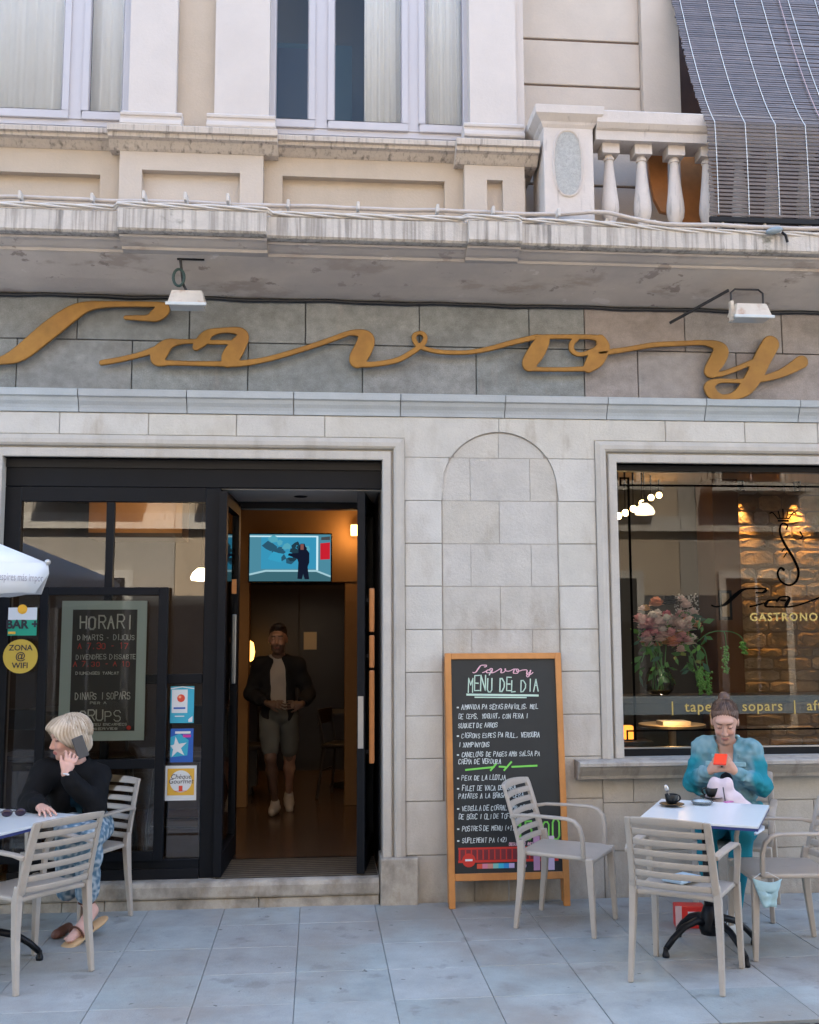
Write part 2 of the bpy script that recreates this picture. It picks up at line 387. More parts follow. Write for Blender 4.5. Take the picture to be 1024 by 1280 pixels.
for i, (z0, z1) in enumerate(zip(zr[:-1], zr[1:])):
    if z1 < zarch0-.02:                       # plain courses below
        c = ac+(.05 if i % 2 else -.2)
        stone(xa, c, z0, z1); stone(c, xb, z0, z1); continue
    # outside the arch: left and right strips, with the spandrel above the springing
    for s in (0, 1):
        a, b = (xa, ax0) if s == 0 else (ax1, xb)
        if z1 <= zsp: stone(a, b, z0, z1); continue
        xs = lin(xa+g, ac-g, 40) if s == 0 else lin(ac+g, xb-g, 40)
        lo, hi = [], []
        for x_ in xs:
            l_ = max(z0+g, arch(x_)+.004 if abs(x_-ac) < ar else z0+g)
            if l_ < z1-g-.003: lo.append((x_, l_)); hi.append((x_, z1-g))
        MB().strip(lo, hi, -.014+rnd.uniform(-.001, .001), .02).build('stone_block', m_lime, wall)
    # inside the arch, a few millimetres back
    cuts = [ax0, X(624, 0), ax1] if i % 2 == 0 else [ax0, X(588, 0), X(663, 0), ax1]
    for a, b in zip(cuts[:-1], cuts[1:]):
        xs = lin(a+g+(.004 if a == ax0 else 0), b-g-(.004 if b == ax1 else 0), 24); lo, hi = [], []
        for x_ in xs:
            h_ = min(z1-g, arch(x_)-.008 if z1 > zsp else z1-g)
            if h_ > z0+g+.004: lo.append((x_, z0+g)); hi.append((x_, h_))
        if len(lo) > 2: MB().strip(lo, hi, -.004+rnd.uniform(-.0015, .0015), .02).build('stone_block', m_niche, wall)
# left of the door and right of the window (mostly out of the frame)
for i, (z0, z1) in enumerate(zip(zr[:-1], zr[1:])):
    for a, b in ((XL, -3.9+.2*(i % 2)), (-3.9+.2*(i % 2), XD0-.19)): stone(a, b, z0, z1)
    stone(XW1+.19, XR, z0, z1)
# stones under the window
zb = zr[:4]; zz = [-.02, Z(1067, 0, 620), Z(1002, 0, 850), ZW0-.1]
for i, (z0, z1) in enumerate(zip(zz[:-1], zz[1:])):
    cs = [xb, X(782, 0) if i == 2 else X(800, 0)+.3, X(999, 0) if i == 1 else X(940, 0), 3.0, XW1+.19]
    for a, b in zip(cs[:-1], cs[1:]): stone(a, b, z0, z1, m=m_niche)
# rows of small stones above the surrounds
zc = Z(546, 0, 300)
def rowof(cuts, z0, z1, m, y0=-.014): return [stone(a, b, z0, z1, y0, m=m) for a, b in zip(cuts[:-1], cuts[1:])]
rowof([XL, -4.0, -3.4] + [X(p, 0, 530) for p in (-36, 75, 186, 296, 406, 515)], zc, ZS0, m_lime)
rowof([X(p, 0, 535) for p in (736, 831, 930, 1021, 1115, 1210)] + [XW1+.19, XR], zc, ZS0, m_lime)

def surround(name, x0, x1, z0, z1, prof, m):
    mb = MB(); n = len(prof); rows_ = []
    for d, y in prof: rows_.append([(x0-d, y, z0), (x0-d, y, z1+d), (x1+d, y, z1+d), (x1+d, y, z0)])
    vs = [v for r_ in rows_ for v in r_]; fs = []
    for i in range(n-1):
        for k in range(3): fs.append((i*4+k, i*4+k+1, (i+1)*4+k+1, (i+1)*4+k))
    fs += [tuple(i*4 for i in range(n)), tuple(i*4+3 for i in range(n))]
    return mb.add(vs, fs).build(name, m, B)
dS = ZS0 - ZT; dd = zc - ZT - .003
PROF = [(0, .20), (0, -.026), (.004, -.030), (.052, -.030), (.058, -.024), (.062, -.002), (.070, -.002), (.076, -.034), (.09, -.046), (dd-.03, -.046), (dd-.012, -.036), (dd, -.030), (dd, .02)]
surround('door_surround', XD0, XD1, Z(1071, 0, 500), ZT, PROF, m_trim)
surround('window_surround', XW0, XW1, ZW0, ZT, PROF, m_trim)
zpl = Z(1070, 0, 500)
for a, b in ((X(475, 0, 1100), X(522, 0, 1100)), (XD0-.21, XD0+.03)):
    MB().box(a, b, -.075, .20, -.02, zpl).build('plinth_block', m_plinth, B, bevel=.012, seg=3)
# door step: a lower course and a worn tread above it
zst = Z(1097, 0, 400); zlo = Z(1119, -.03, 400)
cuts = [XD0-.0, X(95, 0), X(146, 0), X(330, 0), X(474, 0, 1110)]
cuts = [c for c in cuts if XD0-.01 <= c]
stp = MB().box(XD0, X(474, 0, 1110), .0, .3, -.1, zlo-.004).build('door_step', m_plinth, B)
for a, b in zip(cuts[:-1], cuts[1:]):
    MB().box(a+.002, b-.002, -.035, .02, -.02, zlo-.006).build('stone_block', m_plinth, stp, bevel=.006)
MB().extx([(-.045, zlo), (-.05, zlo+.012), (-.05, zst-.03), (-.04, zst-.008), (-.02, zst), (.6, zst), (.6, zlo)], XD0, X(474, 0, 1110)-.002).build('tread', m_plinth, stp)
# window sill with a moulded underside
sx0 = X(725, -.17, 955)
sill = MB().extx([(.10, ZW0), (-.17, ZW0-.004), (-.185, ZW0-.012), (-.185, ZW0-.032), (-.165, ZW0-.038), (-.15, ZW0-.06), (-.115, ZW0-.10), (-.105, ZW0-.122), (-.02, ZW0-.125), (.02, ZW0-.125)], sx0, XW1+.3)
sill.build('window_sill', mat('sill stone', (.40, .37, .33), .8, mott=(6, .14), bump=(60, .3), fine=.06, stains=((DIRT, 7, .5, .7, (2, 1, .5), .5),)), B)
# string course: moulded stones
pc = [X(p, -.06, 508) for p in (-310, -172, -36, 97, 233, 367, 501, 632, 760, 883, 1000, 1120, 1240)] + [XR]
pc = [XL]+[p for p in pc if XL+.2 < p <= XR]
for a, b in zip(pc[:-1], pc[1:]):
    h = ZS1-ZS0; y0 = rnd.uniform(-.001, .001)
    MB().extx([(.02, ZS0+.001), (-.022+y0, ZS0+.001), (-.026+y0, ZS0+h*.16), (-.034+y0, ZS0+h*.3), (-.05+y0, ZS0+h*.46), (-.058+y0, ZS0+h*.62), (-.074+y0, ZS0+h*.68), (-.076+y0, ZS0+h*.96), (-.07+y0, ZS1), (.02, ZS1)], a+.003, b-.003).build('string_course_stone', m_course, B)
# sign frieze of granite slabs in two courses
zmid = Z(433, 0, 500)
r1 = [XL, -3.9, -3.3] + [X(p, 0, 405) for p in (-45, 97, 237, 382, 524, 661, 730, 855, 976, 1100)] + [4.0, XR]
r2 = [XL, -4.2, -3.6] + [X(p, 0, 465) for p in (-120, 21, 165, 310, 453, 595, 730, 797, 920, 1044)] + [3.9, XR]
fr = MB().box(XL, XR, .0, .012, ZS1, ZF).build('frieze', m_joint, B)
xpink = X(729, 0, 430)
for cuts, z0, z1 in ((r1, zmid, ZF), (r2, ZS1, zmid)):
    for a, b in zip(cuts[:-1], cuts[1:]):
        MB().box(a+.003, b-.003, -.012+rnd.uniform(-.002, .002), .008, z0+.003, z1-.003).build('granite_slab', m_granite_p if a >= xpink-.02 else m_granite_g, fr, bevel=.003, seg=1)

# ================================================================== balcony slab, soffit and cornice
YS = -.62                                      # nose of the slab
zs0, zs1 = Z(301, YS, 500), Z(274, YS, 500)
cove = [(.02, ZF+.003), (-.02, ZF+.003), (-.10, ZF+.022), (-.20, ZF+.052), (-.30, ZF+.088), (-.40, ZF+.125), (-.43, ZF+.137), (-.43, ZF+.4), (.02, ZF+.4)]
MB().extx(cove, XL, XR).build('soffit', m_plaster, B)
za = ZF+.137
def cornice(x0, x1, dy, m):
    h = zs0-za
    p = [(-.40, za+.002), (-.445-dy, za+.002), (-.452-dy, za+h*.30), (-.475-dy, za+h*.36), (-.52-dy, za+h*.66), (-.545-dy, za+h*.74), (-.55-dy, zs0-.004), (-.40, zs0-.004)]
    MB().extx(p, x0, x1).build('cornice_moulding', m_plaster, B)
    MB().extx([(-.40, zs0), (YS+.012-dy, zs0), (YS-dy, zs0+.012), (YS-dy, zs1-.012), (YS+.012-dy, zs1), (-.40, zs1)], x0, x1).build('cornice_nose', m_slabst, B)
xp0, xp1 = X(146, YS-.06, 290), X(333, YS-.06, 290)
cornice(XL, xp0, 0, m_slabst); cornice(xp0+.001, xp1-.001, .06, m_slabst); cornice(xp1, X(585, YS, 290), 0, m_slabst)
cornice(X(585, YS, 290)+.001, X(652, YS, 290), .035, m_slabst); cornice(X(652, YS, 290)+.001, XR, 0, m_slabst)
MB().box(XL, XR, -.399, .5, za+.01, zs1-.004).build('balcony_slab', m_slabst, B)

# ================================================================== upper floor
YA, YP, YPI, YWN = -.30, -.37, -.26, -.13       # apron, pedestal apron, pilaster, window frame
zA0 = zs1-.03
zA1 = Z(194.5, YA, 300)                           # underside of the sills
def apron(x0, x1, Y, zt, hole=None, m=m_cream, back=.25):
    if hole is None: return MB().box(x0, x1, Y, back, zA0, zt).build('apron_wall', m, B)
    a, b, zh = hole
    mb = MB().box(x0, a, Y, back, zA0, zt); mb.box(a, b, Y, back, zh, zt); mb.box(b, x1, Y, back, zA0, zt); mb.box(a, b, Y+.055, back, zA0, zh)
    return mb.build('apron_wall', m, B)
pA, pB = X(149, YP, 220), X(329, YP, 220)
qA, qB = X(581, YP, 230), X(656, YP, 230)
apron(XL, pA-.001, YA, zA1, (X(-190, YA, 230), X(125, YA, 230), Z(216, YA, 60)))
zAp = Z(191, YP, 240)
apron(pA, pB, YP, zAp, (X(177, YP, 230), X(300, YP, 230), Z(214, YP, 240)), mat('pale render', (.515, .445, .375), .85, mott=(3, .07), bump=(60, .15), fine=.03))
apron(pB+.001, qA-.001, YA, zA1, (X(353, YA, 240), X(556, YA, 240), Z(223, YA, 450)))
apron(qA, qB, YP, Z(207, YP, 620)+.001, (X(609, YP, 240), X(629, YP, 240), Z(225, YP, 620)), MATS['pale render'])
def usill(x0, x1, Y, z0, z1):
    h = z1-z0
    MB().extx([(.25, z0), (Y-.004, z0), (Y-.02, z0+h*.1), (Y-.055, z0+h*.38), (Y-.085, z0+h*.44), (Y-.09, z0+h*.62), (Y-.112, z0+h*.66), (Y-.115, z1-.008), (Y-.105, z1), (.25, z1)], x0, x1).build('window_sill', m_sill, B)
zsl = Z(165.5, YA-.11, 300)
usill(XL, X(136, YA-.1, 170), YA, zA1, zsl); usill(X(343, YA-.1, 170), X(574, YA-.1, 170), YA, zA1, zsl)
zsp1 = Z(157, YP-.11, 240)
usill(X(134, YP-.1, 165), X(347, YP-.1, 165), YP, zAp-.001, zsp1)
usill(X(571, YP-.1, 185), X(675, YP-.1, 185), YP, Z(207, YP, 620), Z(173, YP-.11, 620))
ZTOP = 7.4
def pilaster(p0, p1, yb):
    a, b = X(p0, YPI, 80), X(p1, YPI, 80); z0 = Z(yb, YPI-.045, (p0+p1)/2)
    o = MB().box(a, b, YPI, .25, zsp1-.03, ZTOP).build('pilaster', m_pil, B)
    h = .105
    MB().extx([(.2, z0), (YPI-.045, z0), (YPI-.05, z0+.012), (YPI-.048, z0+.03), (YPI-.03, z0+.036), (YPI-.022, z0+.055), (YPI-.024, z0+.07), (YPI-.034, z0+.076), (YPI-.036, z0+.092), (YPI-.02, z0+h), (.2, z0+h)], a-.045, b+.045).build('pilaster_base', m_pil, o)
pilaster(162, 221, 156.5); pilaster(269, 337, 159.5); pilaster(587, 645, 170.5)
MB().box(X(221, YPI, 80)+.001, X(269, YPI, 80)-.001, -.19, .25, zsp1-.05, ZTOP).build('wall_panel', m_cream, B)
MB().box(X(645, YPI, 80)+.001, X(657, YPI, 80), -.20, .25, zA0, ZTOP).build('wall_panel', m_pil, B)
# windows upstairs
m_cur = mat('white net curtain', (.88, .92, .94), .9, mott=(2, .04))
m_upglass = glassmat('upper window glass', (.98, .99, 1.0), .9)
def casement(x0, x1, z0, z1, panes, handle=None):
    win = MB()
    f = .045
    win.box(x0, x1, YWN, YWN+.07, z0, z0+f); win.box(x0, x1, YWN, YWN+.07, z1-f, z1)
    win.box(x0, x0+.03, YWN, YWN+.07, z0+f, z1-f); win.box(x1-.03, x1, YWN, YWN+.07, z0+f, z1-f)
    fr_ = win.build('window', m_upvc, B)
    for (_, b), (a, _) in zip(panes[:-1], panes[1:]): MB().box(b+.03, a-.03, YWN-.008, YWN+.06, z0+f, z1-f).build('mullion', m_upvc, fr_)
    for a, b in panes:
        zz0 = z0+f+.05
        s = MB(); t = .022
        s.box(a-t*2, b+t*2, YWN-.02, YWN+.03, zz0-.055, zz0); s.box(a-t*2, a, YWN-.02, YWN+.03, zz0, z1); s.box(b, b+t*2, YWN-.02, YWN+.03, zz0, z1)
        s.build('sash', m_upvc, fr_, bevel=.004, seg=1)
        bd = MB(); bd.box(a, a+.006, YWN-.012, YWN+.02, zz0, z1); bd.box(b-.006, b, YWN-.012, YWN+.02, zz0, z1); bd.box(a, b, YWN-.012, YWN+.02, zz0, zz0+.006)
        bd.build('glazing_bead', mat('grey bead', (.28, .27, .29), .5), fr_)
        MB().add([(a, YWN, zz0), (b, YWN, zz0), (b, YWN, z1), (a, YWN, z1)], [(0, 1, 2, 3)]).build('pane', m_upglass, fr_, recalc=False)
    return fr_
zw0 = Z(163, YWN-.02, 300)
MB().box(XL, X(588, YWN, 80), YWN+.01, .25, zsl-.05, zw0).build('window_apron', m_upvc, B)
wpx = lambda p: X(p, YWN, 80)
casement(XL+.2, wpx(160), zw0, ZTOP, [(-3.75, -3.35), (wpx(-40), wpx(80)), (wpx(113), wpx(155))])
casement(wpx(338), wpx(588), zw0, ZTOP, [(wpx(345), wpx(386)), (wpx(418), wpx(502)), (wpx(531), wpx(578))])
def curtain(x0, x1, Y, z0, z1, n, amp, label):
    xs = lin(x0, x1, n*8); ph = rnd.uniform(0, 6)
    def yy(x_): t = (x_-x0)/(x1-x0); return Y+amp*math.sin(t*n*6.28+ph+1.3*math.sin(t*7))+amp*.4*math.sin(t*n*15+2)
    vs = [(x_, yy(x_), z0) for x_ in xs]+[(x_, yy(x_)*1.0+.004*math.sin(i), z1) for i, x_ in enumerate(xs)]; k = len(xs)
    o = MB().add(vs, [(i, i+1, k+i+1, k+i) for i in range(k-1)]).build('curtain', m_cur, smooth=True)
    md = o.modifiers.new('s', 'SOLIDIFY'); md.thickness = .002
    return tag(o, label, 'curtain')
curtain(-3.9, wpx(158), -.05, zw0, ZTOP, 22, .007, 'white net curtain drawn across the window beside the paired pilasters')
curtain(X(455, -.02, 60), wpx(585), -.05, zw0, ZTOP, 13, .008, 'white curtain half drawn behind the middle upstairs window')
# rooms behind the upstairs windows
m_room = mat('upstairs room paint', (.18, .20, .20), .9)
struct(MB().box(-4.6, X(657, 0), 1.6, 1.7, 4.3, 7.6).build('room_wall', m_room))
struct(MB().box(-4.6, X(657, 0), .26, 1.59, 4.30, 4.34).build('room_floor', m_room))
wd = thing('wardrobe', 'tall dark wardrobe with pale shelf edge inside the middle upstairs room', 'wardrobe', (-.75, 1.1, 4.34))
MB().box(-.35, .25, -.2, .35, 0, 2.0).build('carcass', mat('teal wardrobe', (.03, .09, .10), .5), wd)
MB().box(-.33, .23, -.215, -.2, .80, .84).build('shelf', m_upvc, wd)
MB().box(-.05, -.04, -.212, -.2, .0, 2.0).build('door_gap', m_black, wd)
MB().box(-.33, -.07, -.216, -.2, 1.22, 1.95).build('panel', mat('dark panel', (.02, .025, .03), .4), wd)
# recessed balcony wall with horizontal grooves
YG = .12
xg0, xg1 = X(657, YG, 80), X(800, YG, 80)
zg = [4.2] + [Z(y, YG, 728) for y in (232, 169, 108, 51, -6, -62, -120)]
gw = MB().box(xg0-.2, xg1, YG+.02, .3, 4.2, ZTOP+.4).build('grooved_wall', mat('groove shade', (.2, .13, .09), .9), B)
for z0, z1 in zip(zg[:-1], zg[1:]):
    MB().box(xg0-.19, xg1-.001, YG, YG+.03, z0+.008, z1-.008).build('render_band', MATS['pale render'], gw, bevel=.004, seg=1)
MB().box(xg1, X(849, YG-.05, 80), YG-.06, .3, 4.2, ZTOP).build('door_jamb', MATS['pale render'], B)
# balcony door: dark opening with an orange wooden shutter
xj = X(849, YG-.05, 80)
MB().box(xj, 4.6, .55, .6, 4.2, ZTOP).build('balcony_door', mat('brown door wood', (.10, .04, .02), .5, mott=(5, .3)), B)
sh = MB().box(xj-.02, xj+.25, .05, .09, 4.3, 5.2).build('shutter', mat('orange varnish', (.42, .17, .05), .4, mott=(8, .2), bump=(40, .2)), B)
k_ = thing('balcony_chair', 'orange wooden curved chair back behind the balcony balusters', 'chair', (X(822, -.15, 230), -.15, 4.32))
pts = [(0.02, 0, .62), (.0, 0, .45), (.02, 0, .28), (.06, 0, .16), (.16, 0, .1)]
bx_ = [(X(p, -.15, y)-k_.location.x, Z(y, -.15, p)-k_.location.z) for p, y in ((806, 176), (809, 200), (812, 228), (817, 250), (825, 266), (834, 268), (834, 176))]
mb = MB(); mb.exty(bx_, -.02, .02)
mb.build('back_panel', MATS['orange varnish'], k_, bevel=.006)
for xx in (-.02, .15): MB().box(xx-.015, xx+.015, -.015, .015, 0, .12).build('leg', MATS['orange varnish'], k_)

# balustrade
YB = -.50
zb0, zb1 = zs1-.005, Z(143, YB, 800)
xq0, xq1 = X(680, YB, 200), X(742, YB, 200)
ped = MB().box(xq0, xq1, YB, YB+.34, zb0, Z(158, YB, 700)).build('balcony_pedestal', m_whitest, B, bevel=.006)
zc0 = Z(160, YB, 700); zc1 = Z(131, YB-.05, 700)
def capring(z, o): return [(xq0-o, YB-o), (xq1+o, YB-o), (xq1+o, YB+.34+o), (xq0-o, YB+.34+o)]
mb = MB(); lv = [(zc0, .0), (zc0+.02, .014), (zc0+.035, .02), (zc0+.06, .045), (zc0+.075, .06), (zc1-.008, .064), (zc1, .052)]
vs = [(x_, y_, z_) for z_, o_ in lv for x_, y_ in capring(z_, o_)]
mb.add(vs, [(i*4+k, i*4+(k+1) % 4, (i+1)*4+(k+1) % 4, (i+1)*4+k) for i in range(len(lv)-1) for k in range(4)] + [(3, 2, 1, 0), tuple(range(len(vs)-4, len(vs)))])
mb.build('cap', m_whitest, ped)
# oval sunk panel with a raised rim
ocx, ocz = X(710, YB, 200), Z(204, YB, 710); orx, orz = .088, .215
def oval(rx, rz, n=48): return [(ocx+rx*math.copysign(abs(math.cos(a))**.75, math.cos(a)), ocz+rz*math.copysign(abs(math.sin(a))**.9, math.sin(a))) for a in [2*math.pi*i/n for i in range(n)]]
MB().exty(oval(orx, orz), YB-.003, YB+.01).build('oval_panel', m_greypan, ped)
a_, b_ = oval(orx+.017, orz+.017), oval(orx, orz); n = len(a_)
vs = [(x_, YB-.001, z_) for x_, z_ in a_]+[(x_, YB-.013, z_) for x_, z_ in oval(orx+.009, orz+.009)]+[(x_, YB-.001, z_) for x_, z_ in b_]
MB().add(vs, [(i, (i+1) % n, n+(i+1) % n, n+i) for i in range(n)]+[(n+i, n+(i+1) % n, 2*n+(i+1) % n, 2*n+i) for i in range(n)]).build('oval_rim', m_whitest, ped, smooth=True)
zr0 = Z(176, YB, 800)
MB().extx([(YB+.02, zr0), (YB+.0, zr0), (YB-.005, zr0+.06), (YB-.022, zr0+.07), (YB-.045, zr0+.10), (YB-.05, zb1-.01), (YB-.04, zb1), (YB+.26, zb1), (YB+.27, zb1-.01), (YB+.26, zr0+.10), (YB+.21, zr0+.06), (YB+.2, zr0)], xq1+.02, XR).build('handrail', m_whitest, B)
bh = zr0-zb0
bp = [(.055, .0), (.055, .10), (.036, .12), (.034, .145), (.044, .155), (.044, .17), (.034, .185), (.056, .25), (.063, .32), (.060, .40), (.050, .52), (.040, .66), (.031, .80), (.029, .84), (.037, .845), (.037, .87), (.030, .885), (.030, .90)]
bmesh_ = MB().lathe([(r_*.95, z_*bh) for r_, z_ in bp], seg=18)
bmesh_.box(-.058, .058, -.058, .058, bh*.895, bh); bmesh_.box(-.062, .062, -.062, .062, 0, bh*.09)
bo = bmesh_.build('baluster', m_whitest, B, smooth=True, angle=R(40))
bx = [X(p, YB+.1, 230) for p in (762, 802.5, 843.5)]; stp_ = bx[2]-bx[1]
for i in range(13):
    xx = bx[i] if i < 3 else bx[2]+stp_*(i-2)
    o = bo if i == 0 else bo.copy()
    if i: COL.objects.link(o)
    o.location = (xx, YB+.1, zb0)
# upper mass of the building (above the frame; keeps the sun off the street)
MB().box(-9, 9, .9, 7.5, ZTOP+.4, 14.6).build('upper_storeys', m_cream, B)
MB().box(XL, X(849, 0), -.19, .9, ZTOP, 14.6).build('upper_front', m_cream, B)
MB().box(X(849, 0)+.001, 9, .1, .9, ZTOP, 14.6).build('upper_front', m_cream, B)
MB().box(-9, 9, 7.0, 7.5, 0, ZTOP+.4).build('rear_wall', m_cream, B)
for a, b in ((-12, XL-.002), (XR+.002, 12)):
    nb = thing('neighbouring_building', 'plain cream house adjoining the cafe ' + ('beyond the door side' if a < 0 else 'beyond the window side'), 'building', ((a+b)/2, 0, 0))
    MB().box(a-(a+b)/2, b-(a+b)/2, .0, 7.5, -.1, 12.0).build('wall', m_cream, nb)
    for zz_ in (1.2, 4.6, 7.8):
        for xx in ((-2.2, -.4) if a < 0 else (-2.4, 1)):
            wn = MB().box(xx, xx+1.1, -.03, .02, zz_, zz_+1.9).build('window', m_upvc, nb)
            MB().box(xx+.08, xx+1.02, -.034, -.028, zz_+.08, zz_+1.82).build('pane', mat('dark pane', (.03, .035, .04), .05), wn)

# ================================================================== houses across the street (seen in the glass)
m_opp = mat('ochre render', (.42, .34, .25), .9, mott=(1.2, .12), bump=(20, .2), fine=.03)
m_opp2 = mat('grey beige render', (.34, .31, .27), .9, mott=(1.2, .12), bump=(20, .2))
YO = -9.6
for i, (x0, x1, mm, hh, lb) in enumerate(((-13, -3.0, m_opp2, 9.0, 'grey beige house across the street'), (-2.99, 5.2, m_opp, 9.8, 'ochre house with balconies across the street'), (5.21, 13, m_opp2, 8.6, 'lower grey house across the street'))):
    ob = thing('opposite_house', lb, 'house', ((x0+x1)/2, YO, 0)); hw = (x1-x0)/2
    MB().box(-hw, hw, -4, 0, -.1, hh).build('wall', mm, ob)
    MB().box(-hw, hw, 0, .10, 3.35, 3.6).build('string_course', m_trim, ob)
    MB().box(-hw, hw, 0, .35, hh-.4, hh).build('eaves', m_trim, ob)
    MB().box(-hw, hw, 0, .03, -.1, 2.3).build('reflection_dimming_band', mat('reflection dimming grey', (.075, .08, .085), .5), ob)  # added dark band on the ground floors, dims their reflection in the cafe glass
    nwin = int(2*hw/2.3)
    for fl, z0 in enumerate((.1, 4.1, 7.2)):
        for q in range(nwin):
            xc = -hw+1.25+q*(2*hw-2.5)/max(1, nwin-1); hgt = 2.6 if fl == 0 else 2.2
            wn = MB().box(xc-.62, xc+.62, 0, .05, z0, z0+hgt).build('window', m_trim, ob)
            MB().box(xc-.5, xc+.5, .03, .056, z0+.1, z0+hgt-.12).build('pane', mat('shop glass', (.02, .025, .03), .08), wn)
            MB().box(xc-.02, xc+.02, .05, .075, z0+.1, z0+hgt-.12).build('mullion', m_upvc, wn)
            if fl:
                MB().box(xc-.85, xc+.85, .0, .5, z0-.12, z0).build('balcony', m_trim, ob)
                rl = MB(); rl.box(-.85+xc, .85+xc, .46, .49, z0+.95, z0+1.0)
                for t_ in range(16): rl.box(xc-.84+t_*.112, xc-.828+t_*.112, .465, .477, z0, z0+.95)
                rl.build('railing', m_black, ob)
lt = thing('wall_lantern', 'black iron street lantern on a bracket across the street', 'street lamp', (-1.95, YO, 4.2))
MB().tube([(0, 0, 0), (0, .5, .25), (0, .9, .2)], .03).build('bracket', m_black, lt)
MB().lathe([(.05, -.45), (.14, -.4), (.22, 0), (.24, .02), (.1, .2), (.02, .28)], (0, .9, -.1), 6).build('lantern_body', m_black, lt)
# ================================================================== street door: glazing, porch, inner frame
YF = .06
m_glass = glassmat('shop glass pane', (.90, .93, .93), 1.0)
m_dglass = glassmat('door side glass', (.88, .91, .91), 2.6)
m_soff = mat('white porch ceiling', (.42, .41, .39), .7)
xf = lambda p, y=800, Y=YF: X(p, Y, y)
zf = lambda y, p=200, Y=YF: Z(y, Y, p)
zfl = zst                                        # floor level inside
sf = thing('shopfront', 'black metal glazed shopfront with open double door in the stone surround', 'shopfront', (XD0, YF, zfl))
sf.location = (0, 0, 0)
zsoff = Z(612, .1, 378)
MB().box(XD0, XD1, YF, .24, zsoff+.002, ZT-.002).build('fascia', m_black2, sf, bevel=.004, seg=1)
MB().box(XD0, XD1, YF-.012, YF, ZT-.06, ZT-.002).build('shutter_slot', m_black, sf)
def bar(p0, p1, y0, y1, name='frame_bar', Ya=YF, Yb=YF+.07, m=None, par=None):
    xs_ = (xf((p0)), xf(p1)); zs_ = (zf(y1), zf(y0))
    return MB().box(xs_[0], xs_[1], Ya, Yb, zs_[0], zs_[1]).build(name, m or m_black2, par or sf, bevel=.004, seg=1)
zbt = zfl
def pane(p0, p1, y0, y1, Yg=YF+.035, par=None, m=None):
    a, b, c, d = xf(p0), xf(p1), zf(y1), zf(y0)
    return MB().add([(a, Yg, c), (b, Yg, c), (b, Yg, d), (a, Yg, d)], [(0, 1, 2, 3)]).build('pane', m or m_dglass, par or sf, recalc=False)
MB().box(XD0, xf(20), YF, YF+.08, zf(744), zsoff).build('post', m_black2, sf, bevel=.004, seg=1)
MB().box(xf(254), xf(273), YF, YF+.08, zbt, zsoff).build('post', m_black2, sf, bevel=.004, seg=1)
MB().box(xf(20)+.001, xf(254)-.001, YF+.004, YF+.07, zf(627), zsoff).build('head_rail', m_black2, sf)
MB().box(xf(20)+.001, xf(254)-.001, YF+.004, YF+.07, zbt, zf(1075)).build('bottom_rail', m_black2, sf, bevel=.004, seg=1)
MB().box(xf(20)+.001, xf(254)-.001, YF-.012, YF+.004, zbt, zf(1086)).build('kick_plate', m_black, sf)
bar(128, 138, 627.5, 1074.5, Ya=YF+.006, Yb=YF+.06)
bar(138.2, 253.8, 843, 855, Ya=YF+.008, Yb=YF+.06)
bar(20.2, 127.8, 952, 962, Ya=YF+.008, Yb=YF+.06)
for q in ((20, 128, 627, 952), (20, 128, 962, 1075), (138, 254, 627, 843), (138, 254, 855, 1075)): pane(*q)
# porch: ceiling, side walls, floor mat
YI = .78
MB().box(xf(273)+.002, XD1, .241, YI+.1, zsoff, zsoff+.05).build('porch_ceiling', m_soff, sf)
MB().box(xf(273)+.002, XD1, .10, .24, zsoff-.004, zsoff+.0018).build('porch_ceiling', m_soff, sf)
MB().lathe([(.035, 0), (.045, -.004), (.05, 0)], (X(376, .45, 620), .45, zsoff-.001), 20).build('downlight', m_black2, sf)
MB().box(XD1-.012, XD1+.1, .201, YI, zfl-.05, zsoff).build('side_panel', m_black, sf)
MB().box(xf(262), xf(274), .14, YI, zfl, zsoff).build('side_panel', m_black, sf)
# open leaves: hinged deep in the porch, swung out towards the street
def leaf(pn, xn, xfar, sgn):
    a = Vector((xn, .02, 0)); b = Vector((xfar, YI-.03, 0)); d = b-a; L = d.length; ang = math.atan2(d.y, d.x)
    e = thing('t', 'x', 'x'); bpy.data.objects.remove(e)
    mt = Matrix.Translation((a.x, a.y, 0)) @ Matrix.Rotation(ang, 4, 'Z')
    z0, z1 = zfl+.012, zsoff-.025
    mb = MB(); t = .025
    mb.box(0, .07, -t, t, z0, z1, mt); mb.box(L-.07, L, -t, t, z0, z1, mt)
    mb.box(.07, L-.07, -t, t, z0, z0+.14, mt); mb.box(.07, L-.07, -t, t, z1-.09, z1, mt)
    dl = mb.build('door_leaf', m_black2, sf)
    MB().add([mt @ Vector(v) for v in ((.07, 0, z0+.14), (L-.07, 0, z0+.14), (L-.07, 0, z1-.09), (.07, 0, z1-.09))], [(0, 1, 2, 3)]).build('pane', m_glass, dl)
    return dl, mt, L
dl, mt, L_ = leaf(450, X(451, .02, 900), X(463, YI, 900), -1)
m_pull = mat('orange wood pull', (.50, .20, .06), .4, mott=(9, .2), coat=.3)
zz = [zfl+.50, Z(843, .05, 468), Z(834, .05, 468)+.03, Z(735, .05, 468)]
for a, b in ((Z(955, .05, 468), Z(838, .05, 468)), (Z(790, .05, 468), Z(735, .05, 468)), (Z(835, .05, 468), Z(794, .05, 468))):
    MB().box(.045, .085, -.085, -.05, a, b, mt).build('pull_handle', m_pull, dl, bevel=.008)
for zq in (Z(940, .05, 468), Z(820, .05, 468), Z(750, .05, 468)): MB().box(.055, .075, -.055, -.02, zq-.01, zq+.01, mt).build('handle_post', m_black, dl)
MB().box(-.006, .01, -.018, .018, Z(935, .05, 450), Z(870, .05, 450), mt).build('lock_plate', mat('brushed steel', (.5, .5, .5), .35, metal=1), dl)
dl2, mt2, L2 = leaf(275, X(277, .16, 900), X(293, YI, 900), 1)
